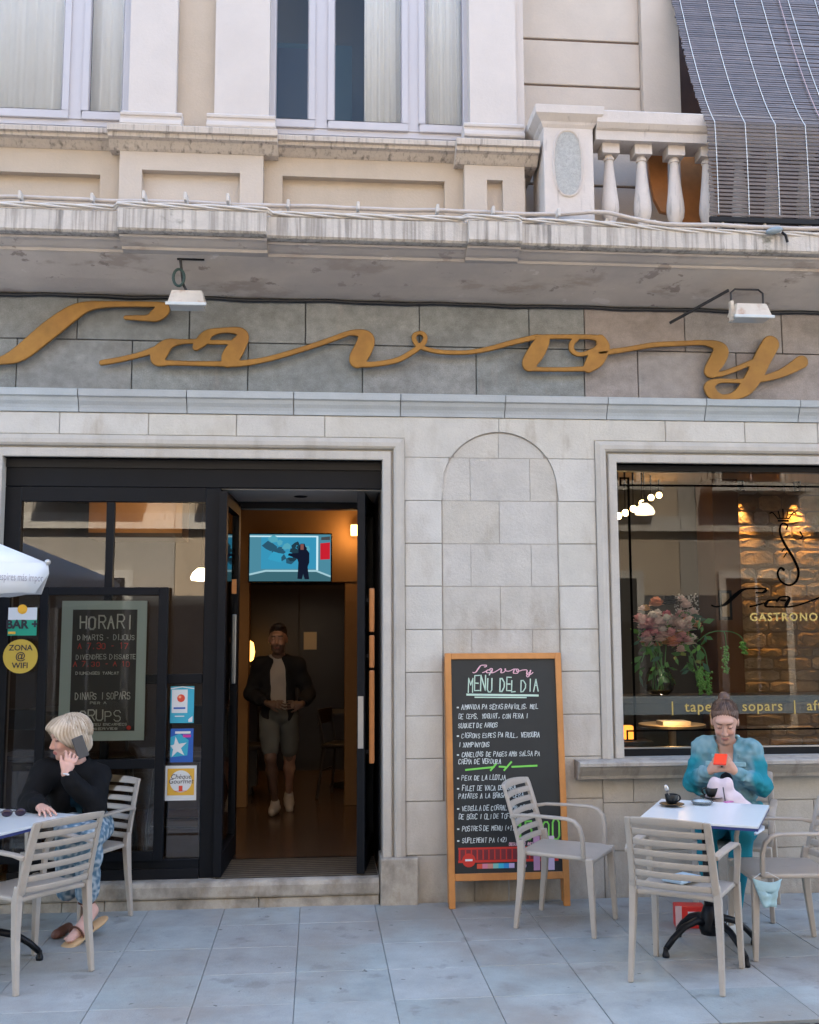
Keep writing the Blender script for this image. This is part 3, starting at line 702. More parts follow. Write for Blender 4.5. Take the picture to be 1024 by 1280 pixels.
MB().box(.3, .34, -.06, -.03, Z(855, .3, 275), Z(768, .3, 275), mt2).build('pull_handle', mat('steel pull', (.30, .32, .33), .3, metal=.9), dl2, bevel=.006)
MB().box(.3, .335, -.055, -.026, Z(742, .3, 275), Z(724, .3, 275), mt2).build('pull_handle', m_pull, dl2)
# inner frame at the back of the porch
ztr = Z(636, YI, 370)
MB().box(X(273, YI), X(300, YI), YI, YI+.10, zfl, zsoff).build('inner_frame', m_black, sf)
MB().box(X(300, YI)+.001, XD1, YI, YI+.10, ztr, zsoff).build('inner_frame', m_black, sf)
MB().box(X(449, YI), XD1+.3, YI+.002, YI+.10, zfl, zsoff).build('inner_frame', m_black, sf)
# aluminium entrance mat
m_matal = mat('mat rib aluminium', (.17, .145, .11), .5, metal=.2, mott=(14, .35), stains=(((.06, .06, .055), 4, .5, .8, (1, 3, 1), .5),))
dm = thing('entrance_mat', 'ribbed aluminium entrance mat on the porch floor', 'doormat', (0, 0, zfl))
xm0, xm1 = xf(275), XD1-.03
MB().box(xm0, xm1, .03, .60, -.01, .003).build('base', m_black, dm)
ribs = [MB().box(xm0, xm1, .036+.055*i, .036+.055*i+.026, .0035, .0055).build('rib', m_matal, dm) for i in range(10)]

# ================================================================== the room behind the door
m_floor = mat('brown wood floor', (.10, .058, .034), .22, mott=(3, .3), bump=(30, .05), stains=(((.07, .04, .02), 5, .45, .7, (.3, 2, 1), .5),))
m_wallw = mat('ochre interior wall', (.24, .13, .05), .8, mott=(3, .1))
m_dark = mat('dark stained wood', (.028, .02, .016), .4, mott=(6, .3))
m_ceil = mat('interior ceiling', (.30, .20, .12), .85)
struct(MB().box(-4.6, 4.8, .34, 6.6, -.05, zfl-.003).build('interior_floor', m_floor))
struct(MB().box(-4.6, 4.8, .34, 6.6, 3.12, 3.18).build('interior_ceiling', m_ceil))
struct(MB().box(-4.7, 4.9, 5.6, 5.7, zfl-.05, 3.14).build('interior_back_wall', m_dark))
struct(MB().box(-4.7, -4.6, .34, 5.7, zfl-.05, 3.14).build('interior_side_wall', m_wallw))
struct(MB().box(.30, .42, .34, 5.7, zfl-.05, 3.14).build('partition_wall', m_wallw))
struct(MB().box(4.8, 4.9, .34, 5.7, zfl-.05, 3.14).build('interior_side_wall', m_wallw))
# bulkhead over the passage, lit warm, with side piers
YK = 2.75
zk = Z(727, YK, 370)
m_part = mat('dark brown partition', (.05, .036, .028), .7, mott=(3, .2))
struct(MB().box(-4.6, X(288, YK)-.001, YK, YK+.25, zfl, 3.12).build('dark_partition', m_part))
bk = struct(MB().box(X(288, YK), .30, YK, YK+.25, zk, 3.12).build('bulkhead', m_wallw))
struct(MB().box(X(288, YK), X(313, YK), YK+.01, YK+.24, zfl, zk).build('passage_pier', m_wallw))
struct(MB().box(X(432, YK), .30, YK+.01, YK+.24, zfl, zk).build('passage_pier', m_wallw))
# television under the ceiling
YT = 2.45
tvx0, tvx1, tvz0, tvz1 = X(312, YT, 700), X(413.5, YT, 700), Z(726.5, YT, 362), Z(668, YT, 362)
tv = thing('television', 'wall mounted television showing a blue studio with a dark presenter', 'television', ((tvx0+tvx1)/2, YT, tvz0))
hw, hh = (tvx1-tvx0)/2, tvz1-tvz0
MB().box(-hw-.012, hw+.012, 0, .05, -.012, hh+.012).build('housing', m_black, tv, bevel=.004, seg=1)
MB().box(-.1, .1, .05, .32, hh*.4, hh*.6).build('wall_bracket', m_black, tv)
def scr(name, poly, col, st, lay):
    return MB().add([(-hw+u*2*hw, -.0015*lay, (1-v)*hh) for u, v in poly], [tuple(range(len(poly)))]).build(name, emat('screen %s' % name, col, st), tv, recalc=False)
E_ = .6
scr('screen', [(0, 0), (1, 0), (1, 1), (0, 1)], (.10, .34, .46), .16*E_, 1)
scr('studio_floor', [(.0, .84), (.2, .77), (.82, .77), (1, .90), (1, 1), (0, 1)], (.10, .30, .38), .10*E_, 2)
scr('studio_edge', [(.0, .84), (.2, .76), (.82, .76), (1, .88), (1, .92), (.82, .80), (.2, .80), (0, .88)], (.5, .8, .9), .16*E_, 3)
scr('video_wall', [(.14, .06), (.82, .06), (.82, .74), (.14, .74)], (.05, .38, .62), .17*E_, 2)
scr('video_frame', [(.82, .03), (.845, .03), (.845, .77), (.82, .77)], (.6, .85, .95), .13, 3)
scr('video_frame', [(.0, .03), (.845, .03), (.845, .06), (.0, .06)], (.3, .7, .85), .11, 4)
rt = random.Random(5)
for i in range(16):
    u, v = rt.uniform(.2, .68), rt.uniform(.1, .6); s_ = rt.uniform(.03, .11)
    MB().add([(-hw+(u+s_*math.cos(a)*rt.uniform(.5, 1.3))*2*hw, -.0042-.0002*i, (1-v-s_*1.6*math.sin(a)*rt.uniform(.5, 1.2))*hh) for a in [6.28*q/9 for q in range(9)]], [tuple(range(8, -1, -1))]).build('video_shape', emat('screen shape %d' % (i % 4), ((.03, .12, .2), (.05, .45, .72), (.12, .5, .65), (.02, .06, .09))[i % 4], .10), tv, recalc=False)
scr('red_panel', [(.87, .19), (.99, .17), (.99, .53), (.87, .54)], (.75, .02, .04), .10, 3)
scr('channel_mark', [(.88, .06), (.99, .04), (.99, .12), (.88, .12)], (.08, .09, .1), .1, 3)
pr = [(.59, .95), (.60, .60), (.585, .52), (.47, .45), (.48, .41), (.60, .40), (.60, .33), (.625, .20), (.675, .20), (.70, .32), (.735, .40), (.735, .60), (.715, .70), (.735, .96), (.68, .96), (.66, .85), (.645, .96)]
scr('presenter', [(u, v) for u, v in pr], (.008, .012, .03), .12, 7)
scr('presenter_face', [(.625, .21), (.665, .21), (.665, .33), (.625, .33)], (.25, .10, .09), .12, 8)
# air conditioner grille on the ceiling, downlight
ac = thing('ceiling_vent', 'grey slotted air vent on the cafe ceiling above the television', 'vent', (X(365, 1.8, 655), 1.9, 3.12))
MB().box(-.28, .28, -.12, .12, -.03, .0).build('frame', mat('vent grey', (.10, .08, .07), .5), ac)
MB().box(-.24, -.16, -.125, .1, -.034, -.029).build('slot', mat('vent pale', (.4, .45, .5), .4), ac)
MB().box(.2, .24, -.125, .1, -.034, -.029).build('slot', MATS['vent pale'], ac)
def lamp(name, kind, loc, e, col, size=.05, spot=None, blend=.5, target=None):
    ld = bpy.data.lights.new(name, kind); ld.energy = e; ld.color = col
    if kind != 'AREA': ld.shadow_soft_size = size
    if kind == 'SPOT': ld.spot_size = R(spot); ld.spot_blend = blend
    if kind == 'AREA': ld.size = size
    o = bpy.data.objects.new(name, ld); COL.objects.link(o); o.location = loc
    if target is not None: o.rotation_euler = (Vector(target)-Vector(loc)).to_track_quat('-Z', 'Y').to_euler()
    return o
WARM = (1, .55, .2)
def downlight(x, y, label, on=True):
    t_ = thing('ceiling_downlight', label, 'lamp', (x, y, 3.12))
    MB().lathe([(.055, -.001), (.055, -.012), (.04, -.012), (.036, -.004)], seg=20).build('trim_ring', m_black2, t_)
    MB().lathe([(.0, -.006), (.036, -.006)], seg=20).build('bulb', emat('downlight glow', (1, .65, .3), 3), t_)
    return t_
downlight(X(372, 1.6, 645), 1.6, 'small round downlight glowing on the cafe ceiling before the television')
lamp('downlight_lamp', 'SPOT', (X(372, 1.6, 645), 1.6, 3.07), .8, WARM, .04, 120, .8, (X(372, 1.6, 645), 1.7, 0))
# sconce on the right side, table lamp on the left, ceiling lamps deeper in the room
sc_ = thing('wall_sconce', 'small warm up and down wall light beside the television', 'lamp', (X(443, 2.6, 662), 2.66, Z(662, 2.6, 443)))
MB().lathe([(.03, -.05), (.035, 0), (.03, .05)], seg=14).build('shade', emat('sconce glow', (1, .5, .14), 1.0), sc_)
MB().box(-.015, .015, .0, .09, -.02, .02).build('bracket', m_black, sc_)
lamp('sconce_lamp', 'POINT', (X(441, 2.5, 662), 2.55, Z(668, 2.6, 443)), .9, WARM, .05)
tlx, tly = X(306, 3.6, 815), 3.6
tl = thing('table_lamp', 'glowing amber table lamp on a sideboard inside the cafe', 'lamp', (tlx, tly, Z(833, tly, 306)))
MB().lathe([(.02, 0), (.05, .004), (.02, .02), (.012, .05)], seg=16).build('foot', m_black, tl)
lathe_ = MB().lathe([(.05, .045), (.085, .06), (.10, .14), (.085, .23), (.05, .255)], seg=20).build('lamp_shade', emat('amber shade', (1, .42, .08), .9), tl, smooth=True)
sb_ = thing('sideboard', 'dark wooden sideboard carrying the amber lamp', 'sideboard', (tlx-.25, tly+.05, zfl))
hsb = Z(833, tly, 306)-zfl
MB().box(-.6, .42, -.2, .2, hsb-.04, hsb).build('top', m_dark, sb_); MB().box(-.57, .39, -.18, .18, .08, hsb-.041).build('cabinet', m_dark, sb_)
for q in (-.5, .32): MB().box(q-.02, q+.02, -.15, .15, 0, .08).build('foot', m_dark, sb_)
for k, (x_, y_, e_) in enumerate(((-1.5, 4.3, 10), (-.6, 4.6, 8), (-3.2, 1.8, 4), (-3.0, 4.0, 4))):
    downlight(x_, y_, ('downlight over the passage floor', 'downlight near the dark back cabinet', 'downlight behind the shopfront glass', 'downlight over the rear tables')[k] + ' in the cafe ceiling')
    lamp('downlight_lamp', 'SPOT', (x_, y_, 3.07), e_*.28, WARM, .05, 110, .9, (x_, y_, 0))
# dark cupboard with a paper notice at the back
cb = thing('back_cupboard', 'dark double cupboard with a paper notice at the end of the room', 'cupboard', (X(375, 5.2), 5.25, zfl))
cw = X(432, 5.2)-X(313, 5.2)
MB().box(-cw/2, cw/2, 0, .3, 0, 2.1).build('carcass', m_dark, cb)
for s_ in (-1, 1): MB().box(min(0, s_*cw/2)+.01, max(0, s_*cw/2)-.01, -.02, 0, .1, 2.05).build('door', mat('cupboard door', (.018, .014, .014), .3, bump=(10, .1)), cb)
MB().box(X(381, 5.2)-X(375, 5.2), X(397, 5.2)-X(375, 5.2), -.025, -.02, Z(812, 5.2, 390)-zfl, Z(790, 5.2, 390)-zfl).build('notice', mat('paper', (.6, .58, .55), .8), cb)
# cafe tables and stools inside, seen through the glass and past the man
def bar_stool(x, y, rz, label, s=1.0):
    t_ = thing('bar_stool', label, 'stool', (x, y, zfl), rz, 'dark stools inside the cafe')
    h = .72*s
    MB().box(-.18, .18, -.17, .17, h-.04, h).build('seat', m_dark, t_, bevel=.012)
    for sx in (-1, 1):
        for sy in (-1, 1):
            MB().tube([(sx*.15, sy*.14, h-.03), (sx*.20, sy*.20, 0)], .014, 6).build('leg', m_dark, t_)
    for q in (-1, 1):
        MB().tube([(-.18, q*.175, .25), (.18, q*.175, .25)], .009, 6).build('stretcher', m_dark, t_); MB().tube([(q*.16, .15, h), (q*.17, .20, h+.30)], .012, 6).build('back_post', m_dark, t_)
    MB().box(-.19, .19, .19, .21, h+.18, h+.32).build('backrest', m_dark, t_, bevel=.008)
    return t_
def cafe_table(x, y, h, label, w_=.6, m=None):
    t_ = thing('cafe_table', label, 'table', (x, y, zfl))
    MB().box(-w_/2, w_/2, -w_/2, w_/2, h-.03, h).build('table_top', m or m_dark, t_, bevel=.006)
    MB().tube([(0, 0, .02), (0, 0, h-.03)], .03, 10).build('column', m_black, t_)
    MB().lathe([(.22, 0), (.22, .012), (.05, .03)], seg=20).build('base', m_black, t_)
    return t_
bar_stool(X(130, .6, 1000), .62, .3, 'dark stool behind the shopfront glass under the timetable poster')
bar_stool(X(228, .55, 1000), .60, -.2, 'dark stool behind the glass beside the stickers')
bar_stool(X(30, .7, 1000), .75, 2.9, 'dark stool behind the glass at the seated woman\'s table')
bar_stool(X(430, 3.4, 900), 3.3, 1.2, 'dark chair beside the passage right of the walking man', .7)
bar_stool(X(318, 3.6, 900), 3.3, -1.4, 'dark chair in the passage by the sideboard', .7)
cafe_table(X(90, 1.0), 1.15, 1.0, 'high dark cafe table behind the shopfront glass')
cafe_table(X(440, 4.0), 4.0, .75, 'low dark cafe table past the walking man')
# pendant half seen behind the shopfront glass
def pendant(x, y, z, r, label, st=1.2, col=(1, .72, .42)):
    t_ = thing('pendant_lamp', label, 'lamp', (x, y, z))
    MB().tube([(0, 0, r*.9), (0, 0, 3.12-z)], .005, 6).build('cord', m_black, t_)
    MB().lathe([(.02, r*.95), (r*.35, r*.85), (r*.8, r*.45), (r, 0), (r*.9, -r*.25), (.01, -r*.35)], seg=22).build('shade', emat('pendant glow %.1f' % st, col, st), t_, smooth=True)
    MB().lathe([(.03, r*.8), (.03, r*1.05), (.01, r*1.1)], seg=10).build('cap', m_black, t_)
    return t_
pendant(X(252, 1.3, 715), 1.3, Z(722, 1.3, 252), .085, 'white glowing pendant lamp behind the shopfront glass', 1.6)
# wooden shelf lit from beneath behind the upper panes
shf = thing('wall_shelf', 'honey coloured lit wooden bulkhead behind the upper glass panes', 'shelf', (X(165, 2.4, 650), 2.3, Z(672, 2.3, 165)))
MB().box(-.35, .45, -.0, .5, 0, .42).build('panel', mat('honey wood', (.34, .19, .07), .5, mott=(6, .15)), shf)
MB().box(-.35, .45, -.012, .0, .0, .04).build('edge', m_dark, shf)
lamp('downlight_lamp', 'SPOT', (X(165, 1.4, 650), 1.5, 3.02), 3, WARM, .05, 100, .9, (X(165, 2.4, 650), 2.4, 2.3))

# ================================================================== room behind the big window
zin = 3.12
YW = 2.6
m_stonew = mat('rough ochre stone', (.42, .29, .16), .9, var=.15, hue=.3, mott=(9, .3), bump=(22, 1.0), fine=.1)
sw_ = struct(MB().box(X(922, YW), 4.8, YW, YW+.2, zfl, zin).build('stone_wall', mat('stone wall mortar', (.27, .18, .10), .95)))
rs = random.Random(11)
zz = zfl+.02
while zz < zin-.04:
    hrow = rs.uniform(.115, .165) if zz > 1.5 else rs.uniform(.07, .12)
    hrow = min(hrow, zin-zz)
    xx = X(922, YW)
    while xx < 4.75:
        wst = min(rs.uniform(.14, .38), 4.8-xx)
        c = Vector((xx+wst/2, YW, zz+hrow/2)); hwx, hz = wst/2-.004, hrow/2-.004
        n = 16; ring = []
        for q in range(n):
            a = 2*math.pi*(q+.5)/n; ca, sa = math.cos(a), math.sin(a)
            s_ = 1/max(abs(ca), abs(sa)); ring.append((ca*s_*hwx*rs.uniform(.96, 1.0), sa*s_*hz*rs.uniform(.93, 1.0)))
        dpt = rs.uniform(.008, .02)
        vs = [(c.x+u, YW+.01, c.z+v) for u, v in ring]+[(c.x+u*.985, YW-dpt*.8, c.z+v*.975) for u, v in ring]+[(c.x+u*.75, YW-dpt-rs.uniform(-.003, .007), c.z+v*.72) for u, v in ring]
        MB().add(vs, [(q, (q+1) % n, n+(q+1) % n, n+q) for q in range(n)]+[(n+q, n+(q+1) % n, 2*n+(q+1) % n, 2*n+q) for q in range(n)]+[tuple(range(2*n, 3*n))]).build('stone', m_stonew, sw_)
        xx += wst
    zz += hrow
struct(MB().box(X(890, YW-.2), X(922, YW-.2), YW-.22, YW+.2, zfl, zin).build('brown_pillar', mat('brown pillar paint', (.13, .06, .025), .7)))
struct(MB().box(.43, X(890, YW), YW+.3, YW+.4, zfl, zin).build('dark_wall', mat('dark slate paint', (.035, .035, .035), .6)))
pf = thing('picture_frame', 'small dark framed picture on the brown pillar', 'picture', (X(906, YW-.22, 755), YW-.225, Z(775, YW-.22, 906)))
MB().box(-.06, .06, -.02, .0, 0, .27).build('frame', m_black, pf); MB().box(-.035, .035, -.024, -.018, .03, .24).build('print', mat('dim print', (.25, .18, .1), .7), pf)
for p in (932, 1004, 1085, 1160):
    x_ = X(p, YW-.2, 620); y_ = YW-.20
    y_ = YW-.09; t_ = thing('wall_washer_spot', 'ceiling spot washing the rough stone wall', 'lamp', (x_, y_, zin), 0, 'spots over the stone wall')
    MB().lathe([(.03, -.09), (.035, -.085), (.035, 0)], seg=14).build('housing', m_black, t_)
    MB().lathe([(.0, -.088), (.026, -.088)], seg=14).build('bulb', emat('downlight glow', (1, .65, .3), 3), t_)
    lamp('wall_washer_lamp', 'SPOT', (x_, y_+.0, zin-.092), 10, (1, .52, .16), .01, 58, .9, (x_, YW-.02, zin-.9))
# bar of small bright spots and a cream dome pendant
for k, (p, y) in enumerate(((773, 645), (782, 641), (792, 636), (803, 629), (814, 622), (824, 619))):
    t_ = thing('track_spot', 'bright bulb in the row of track spots behind the window', 'lamp', (X(p, 1.6, y), 1.6+.25*k, 0), 0, 'row of track spots')
    t_.location = at(p, y, 1.2+.25*k)
    MB().ball((0, 0, 0), .028, 10, 8).build('bulb', emat('track bulb', (1, .62, .25), 5), t_, smooth=True)
    MB().tube([(0, 0, .02), (0, 0, zin-t_.location.z)], .008, 6).build('stem', m_black, t_)
pl_ = at(806, 640, 1.5)
pendant(pl_.x, pl_.y, pl_.z, .085, 'cream dome pendant lamp hanging behind the big window', .35, (1, .72, .45))
lamp('bouquet_fill_lamp', 'SPOT', (X(800, 1.2, 640), 1.3, 3.02), 9, (1, .78, .55), .06, 100, .9, (X(835, .7), .65, 1.5))  # added spot without a fixture, aimed at the bouquet to brighten its petals
# high counter under the window, with a shelf and things under it
zct = Z(870, .55, 830)
ct = thing('window_counter', 'dark high counter along the inside of the big window', 'counter', (0, 0, zfl))
MB().box(XW0-.2, 4.4, .40, .85, zct-zfl-.045, zct-zfl).build('counter_top', m_dark, ct, bevel=.006)
for q in (XW0+.9, 3.9): MB().box(q-.03, q+.03, .55, .7, 0, zct-zfl-.045).build('support', m_black, ct)
pw = thing('low_table', 'pale round low table with papers under the window counter', 'table', (X(838, 1.3, 920), 1.25, zfl))
zlt = Z(905, 1.25, 838)-zfl
MB().lathe([(.0, zlt), (.26, zlt), (.26, zlt-.02), (.03, zlt-.03), (.025, .02), (.18, .0)][::-1], seg=28).build('table_top', mat('cream table', (.45, .36, .25), .5), pw)
MB().box(-.12, .10, -.15, .02, zlt+.001, zlt+.03).build('papers', mat('paper', (.6, .58, .55), .8), pw)
ol = thing('lantern_box', 'small glowing orange box lamp at the window corner', 'lamp', (X(785, .55, 920), .58, Z(925, .55, 785)))
MB().box(-.045, .045, -.03, .03, 0, .10).build('body', emat('orange box glow', (1, .30, .04), .35), ol, bevel=.01)
MB().box(-.05, .05, -.035, .035, -.004, .004).build('base', m_dark, ol)
stn = MB().box(X(785, .55)-.1, X(785, .55)+.12, .48, .68, zfl, Z(925, .55, 785)-.006).build('box_stand', m_dark); tag(stn, 'dark stand carrying the orange box lamp at the window corner', 'stand')
lamp('low_lamp', 'POINT', (X(830, 1.2, 900), 1.0, Z(890, 1.0, 830)), .6, WARM, .04)
# window frame and pane
wf = MB(); YV = .10
fz = Z(590, YV, 900)
wf.box(XW0, XW1, YV-.02, YV+.06, fz, ZT); wf.box(XW0, XW0+.02, YV-.02, YV+.06, ZW0, fz); wf.box(XW1-.03, XW1, YV-.02, YV+.06, ZW0, fz)
wf.box(XW0+.02, XW1-.03, YV-.02, YV+.06, ZW0, Z(934, YV, 850))
win = wf.build('window', m_black, B)
MB().box(XW0+.02, XW1-.03, YV-.024, YV-.02, Z(935, YV, 850), Z(933, YV, 850)).build('steel_trim', MATS['brushed steel'], win)
MB().add([(XW0, YV, ZW0), (XW1, YV, ZW0), (XW1, YV, ZT), (XW0, YV, ZT)], [(0, 1, 2, 3)]).build('pane', m_glass, win, recalc=False)
# ================================================================== people: signed-distance bodies meshed by surface nets
class SDF:
    def __init__(s): s.ops = []
    def cap(s, a, b, ra, rb=None, k=.02, sub=False):
        a, b = np.array(a, float), np.array(b, float); rb = ra if rb is None else rb; r = max(ra, rb)
        def f(P):
            ab = b-a; t = np.clip(((P-a)@ab)/max(1e-9, ab@ab), 0, 1); return np.linalg.norm(P-a-t[..., None]*ab, axis=-1)-(ra+(rb-ra)*t)
        s.ops.append((f, np.minimum(a, b)-r, np.maximum(a, b)+r, k, sub)); return s
    def chain(s, pts, rads, k=.02):
        for i in range(len(pts)-1): s.cap(pts[i], pts[i+1], rads[i], rads[i+1], k)
        return s
    def ell(s, c, r, rot=None, k=.02, sub=False):
        c = np.array(c, float); r = np.array(r, float); Rm = np.eye(3) if rot is None else np.array(rot); m = r.max()
        def f(P):
            q = (P-c)@Rm; k0 = np.linalg.norm(q/r, axis=-1); k1 = np.linalg.norm(q/(r*r), axis=-1)+1e-9; return k0*(k0-1)/k1
        s.ops.append((f, c-m, c+m, k, sub)); return s
    def half(s, p, n, k=.004):                  # keep the side where (x-p).n < 0
        p, n = np.array(p, float), np.array(n, float); s.ops.append((lambda P: (P-p)@n, None, None, k, 'cut')); return s
    def disp(s, fn): s.ops.append((fn, None, None, 0, 'disp')); return s
    def mesh(s, h):
        lo = np.min([o[1] for o in s.ops if o[4] is False], axis=0)-.02; hi = np.max([o[2] for o in s.ops if o[4] is False], axis=0)+.02
        n = np.ceil((hi-lo)/h).astype(int)+1; F = np.full(n, .2, np.float32)
        ax = [lo[i]+h*np.arange(n[i]) for i in range(3)]
        for f, a, b, k, sub in s.ops:
            if a is None: i0, i1 = np.zeros(3, int), n
            else:
                pad = k+.012; i0 = np.clip(np.floor((a-pad-lo)/h).astype(int), 0, n); i1 = np.clip(np.ceil((b+pad-lo)/h).astype(int)+1, 0, n)
            if np.any(i1 <= i0): continue
            sl = tuple(slice(i0[i], i1[i]) for i in range(3)); G = F[sl]
            P = np.stack(np.meshgrid(*[ax[i][i0[i]:i1[i]] for i in range(3)], indexing='ij'), -1); d = f(P).astype(np.float32)
            if sub == 'disp': F[sl] = G+d; continue
            if sub is False:
                t = np.clip(.5+.5*(G-d)/k, 0, 1); F[sl] = G*(1-t)+d*t-k*t*(1-t)
            else:
                e = d if sub == 'cut' else -d; t = np.clip(.5-.5*(G-e)/k, 0, 1); F[sl] = G*(1-t)+e*t+k*t*(1-t)
        F[0], F[-1], F[:, 0], F[:, -1], F[:, :, 0], F[:, :, -1] = (.2,)*6
        return nets(F, lo, h)
def nets(F, lo, h):
    I = F < 0; nx, ny, nz = [q-1 for q in F.shape]
    C = [(i, j, k) for i in (0, 1) for j in (0, 1) for k in (0, 1)]
    cnt = sum(I[i:nx+i, j:ny+j, k:nz+k].astype(np.int8) for i, j, k in C); act = (cnt > 0) & (cnt < 8)
    ii = np.argwhere(act); idx = np.full(act.shape, -1, np.int64); idx[act] = np.arange(len(ii))
    S = np.zeros((len(ii), 3)); W_ = np.zeros(len(ii))
    V = {c: F[ii[:, 0]+c[0], ii[:, 1]+c[1], ii[:, 2]+c[2]] for c in C}
    for a in C:
        for d in range(3):
            if a[d]: continue
            b = tuple(a[q]+(q == d) for q in range(3)); m = (V[a] < 0) != (V[b] < 0); t = V[a][m]/(V[a][m]-V[b][m])
            p = np.tile(np.array(a, float), (m.sum(), 1)); p[:, d] += t; S[m] += p; W_[m] += 1
    verts = lo+(ii+S/W_[:, None])*h; faces = []
    for d in range(3):
        e1, e2 = [(1, 2), (2, 0), (0, 1)][d]
        A = [slice(0, -1) if q == d else slice(None) for q in range(3)]; Bq = [slice(1, None) if q == d else slice(None) for q in range(3)]
        x = I[tuple(A)] != I[tuple(Bq)]; e = np.argwhere(x); e = e[(e[:, e1] > 0) & (e[:, e2] > 0) & (e[:, e1] < F.shape[e1]-1) & (e[:, e2] < F.shape[e2]-1)]
        ins = I[e[:, 0], e[:, 1], e[:, 2]]; o1, o2 = np.zeros(3, int), np.zeros(3, int); o1[e1] = 1; o2[e2] = 1
        q = np.stack([idx[tuple((e-u).T)] for u in (o1+o2, o2, np.zeros(3, int), o1)], 1); q[~ins] = q[~ins][:, ::-1]; faces.append(q)
    return verts, np.concatenate(faces)
def sdfobj(name, sdf, h, m, parent, colour=None, relax=2):
    v, f = sdf.mesh(h); me = bpy.data.meshes.new(name)
    e = np.concatenate([f[:, [0, 1]], f[:, [1, 2]], f[:, [2, 3]], f[:, [3, 0]]])
    for _ in range(relax):                       # light smoothing of the voxel steps
        acc = np.zeros_like(v); c = np.zeros(len(v)); np.add.at(acc, e[:, 0], v[e[:, 1]]); np.add.at(c, e[:, 0], 1); v = .5*v+.5*acc/np.maximum(c, 1)[:, None]
    loc = np.array(parent.location)
    me.from_pydata([tuple(q) for q in v-loc], [], [tuple(int(i) for i in q) for q in f])
    if colour is not None:
        cl = colour(v); at_ = me.color_attributes.new('tone', 'FLOAT_COLOR', 'POINT'); at_.data.foreach_set('color', np.concatenate([cl, np.ones((len(v), 1))], 1).astype(np.float32).ravel())
    return link(name, me, m, parent, smooth=True)
def waves(seed, amp, fr, n=7, dirs=None):
    r_ = np.random.RandomState(seed); D = r_.normal(size=(n, 3)); D /= np.linalg.norm(D, axis=1)[:, None]; ph = r_.uniform(0, 6.3, n); fq = fr*r_.uniform(.6, 1.6, n)
    if dirs is not None: D = D*np.array(dirs)
    def fn(P):
        o = 0
        for i in range(n): o = o+np.sin((P@D[i])*fq[i]+ph[i]+1.5*np.sin((P@D[(i+1) % n])*fq[i]*.4))
        return amp*o/math.sqrt(n)
    return fn
def npv(v): return np.array(v, float)
def unit(v): v = npv(v); return v/np.linalg.norm(v)
def headframe(fwd, up=(0, 0, 1)):
    y = -unit(fwd); x = unit(np.cross(y, up)) ; z = np.cross(x, y)
    return np.stack([x, y, z], 1)                # columns: local axes in world
def head(s, c, Hm, sc=1.0, female=True):
    T = lambda p: c+Hm@(npv(p)*sc); e = lambda p, r, k=.02, sub=False: s.ell(T(p), npv(r)*sc, Hm, k, sub)
    e((0, .018, .036), (.074, .094, .088)); e((0, -.022, -.02), (.062, .074, .088), .03); e((0, -.035, -.075), (.047 if female else .053, .052, .042), .03)
    e((0, -.072, -.098), (.022, .02, .016), .02); e((0, -.078, .038), (.05, .022, .016), .02)
    for q in (-1, 1):
        e((q*.031, -.094, .008), (.017, .012, .011), .012, True); e((q*.031, -.079, .006), (.0135, .0135, .0115), .004); e((q*.034, -.072, -.032), (.022, .022, .02), .02)
        e((q*.075, .012, -.008), (.009, .018, .030), .008); e((q*.011, -.102, -.037), (.009, .010, .007), .008)
    s.cap(T((0, -.092, .014)), T((0, -.113, -.030)), .007*sc, .011*sc, .012); e((0, -.094, -.060), (.023, .012, .0065), .006); e((0, -.092, -.070), (.019, .012, .0065), .006)
    return T
def hand(s, wrist, d, nrm, side, curl=(35, 45, 30), spread=6, thumb=35, sc=1.0):
    """palm from the wrist along d, palm side facing nrm, thumb on the given side (+1/-1 along d x nrm)"""
    d, nrm = unit(d), unit(nrm); nrm = unit(nrm-d*(nrm@d)); x = np.cross(d, nrm)*side; w = npv(wrist)
    for t, hw_ in ((.02, .022), (.045, .030), (.075, .033)): s.cap(w+d*t*sc-x*hw_*sc*.75, w+d*t*sc+x*hw_*sc*.75, .0125*sc, .0125*sc, .014)
    s.cap(w, w+d*.04*sc, .023*sc, .018*sc, .02)
    def rot(v, ax_, a): return v*math.cos(a)+np.cross(ax_, v)*math.sin(a)+ax_*(ax_@v)*(1-math.cos(a))
    ax_ = np.cross(d, nrm)
    for i, (off, ln) in enumerate(((.030, .072), (.010, .080), (-.010, .074), (-.029, .058))):
        p = w+d*.085*sc+x*off*sc; dd_ = rot(d, nrm, -side*R(spread)*(1.5-i)); a = 0
        for j, (fr_, cu) in enumerate(zip((.46, .30, .24), curl)):
            a += R(cu); q = p+rot(dd_, ax_, a)*ln*fr_*sc; s.cap(p, q, (.0088-.0008*j)*sc, (.0082-.0008*j)*sc, .004); p = q
    p = w+d*.028*sc+x*.028*sc; v = unit(d*math.cos(R(thumb))+x*math.sin(R(thumb))+nrm*.35); q = p+v*.038*sc; s.cap(p, q, .0125*sc, .0105*sc, .012); s.cap(q, q+unit(v+d*.6+nrm*.2)*.032*sc, .010*sc, .008*sc, .005)
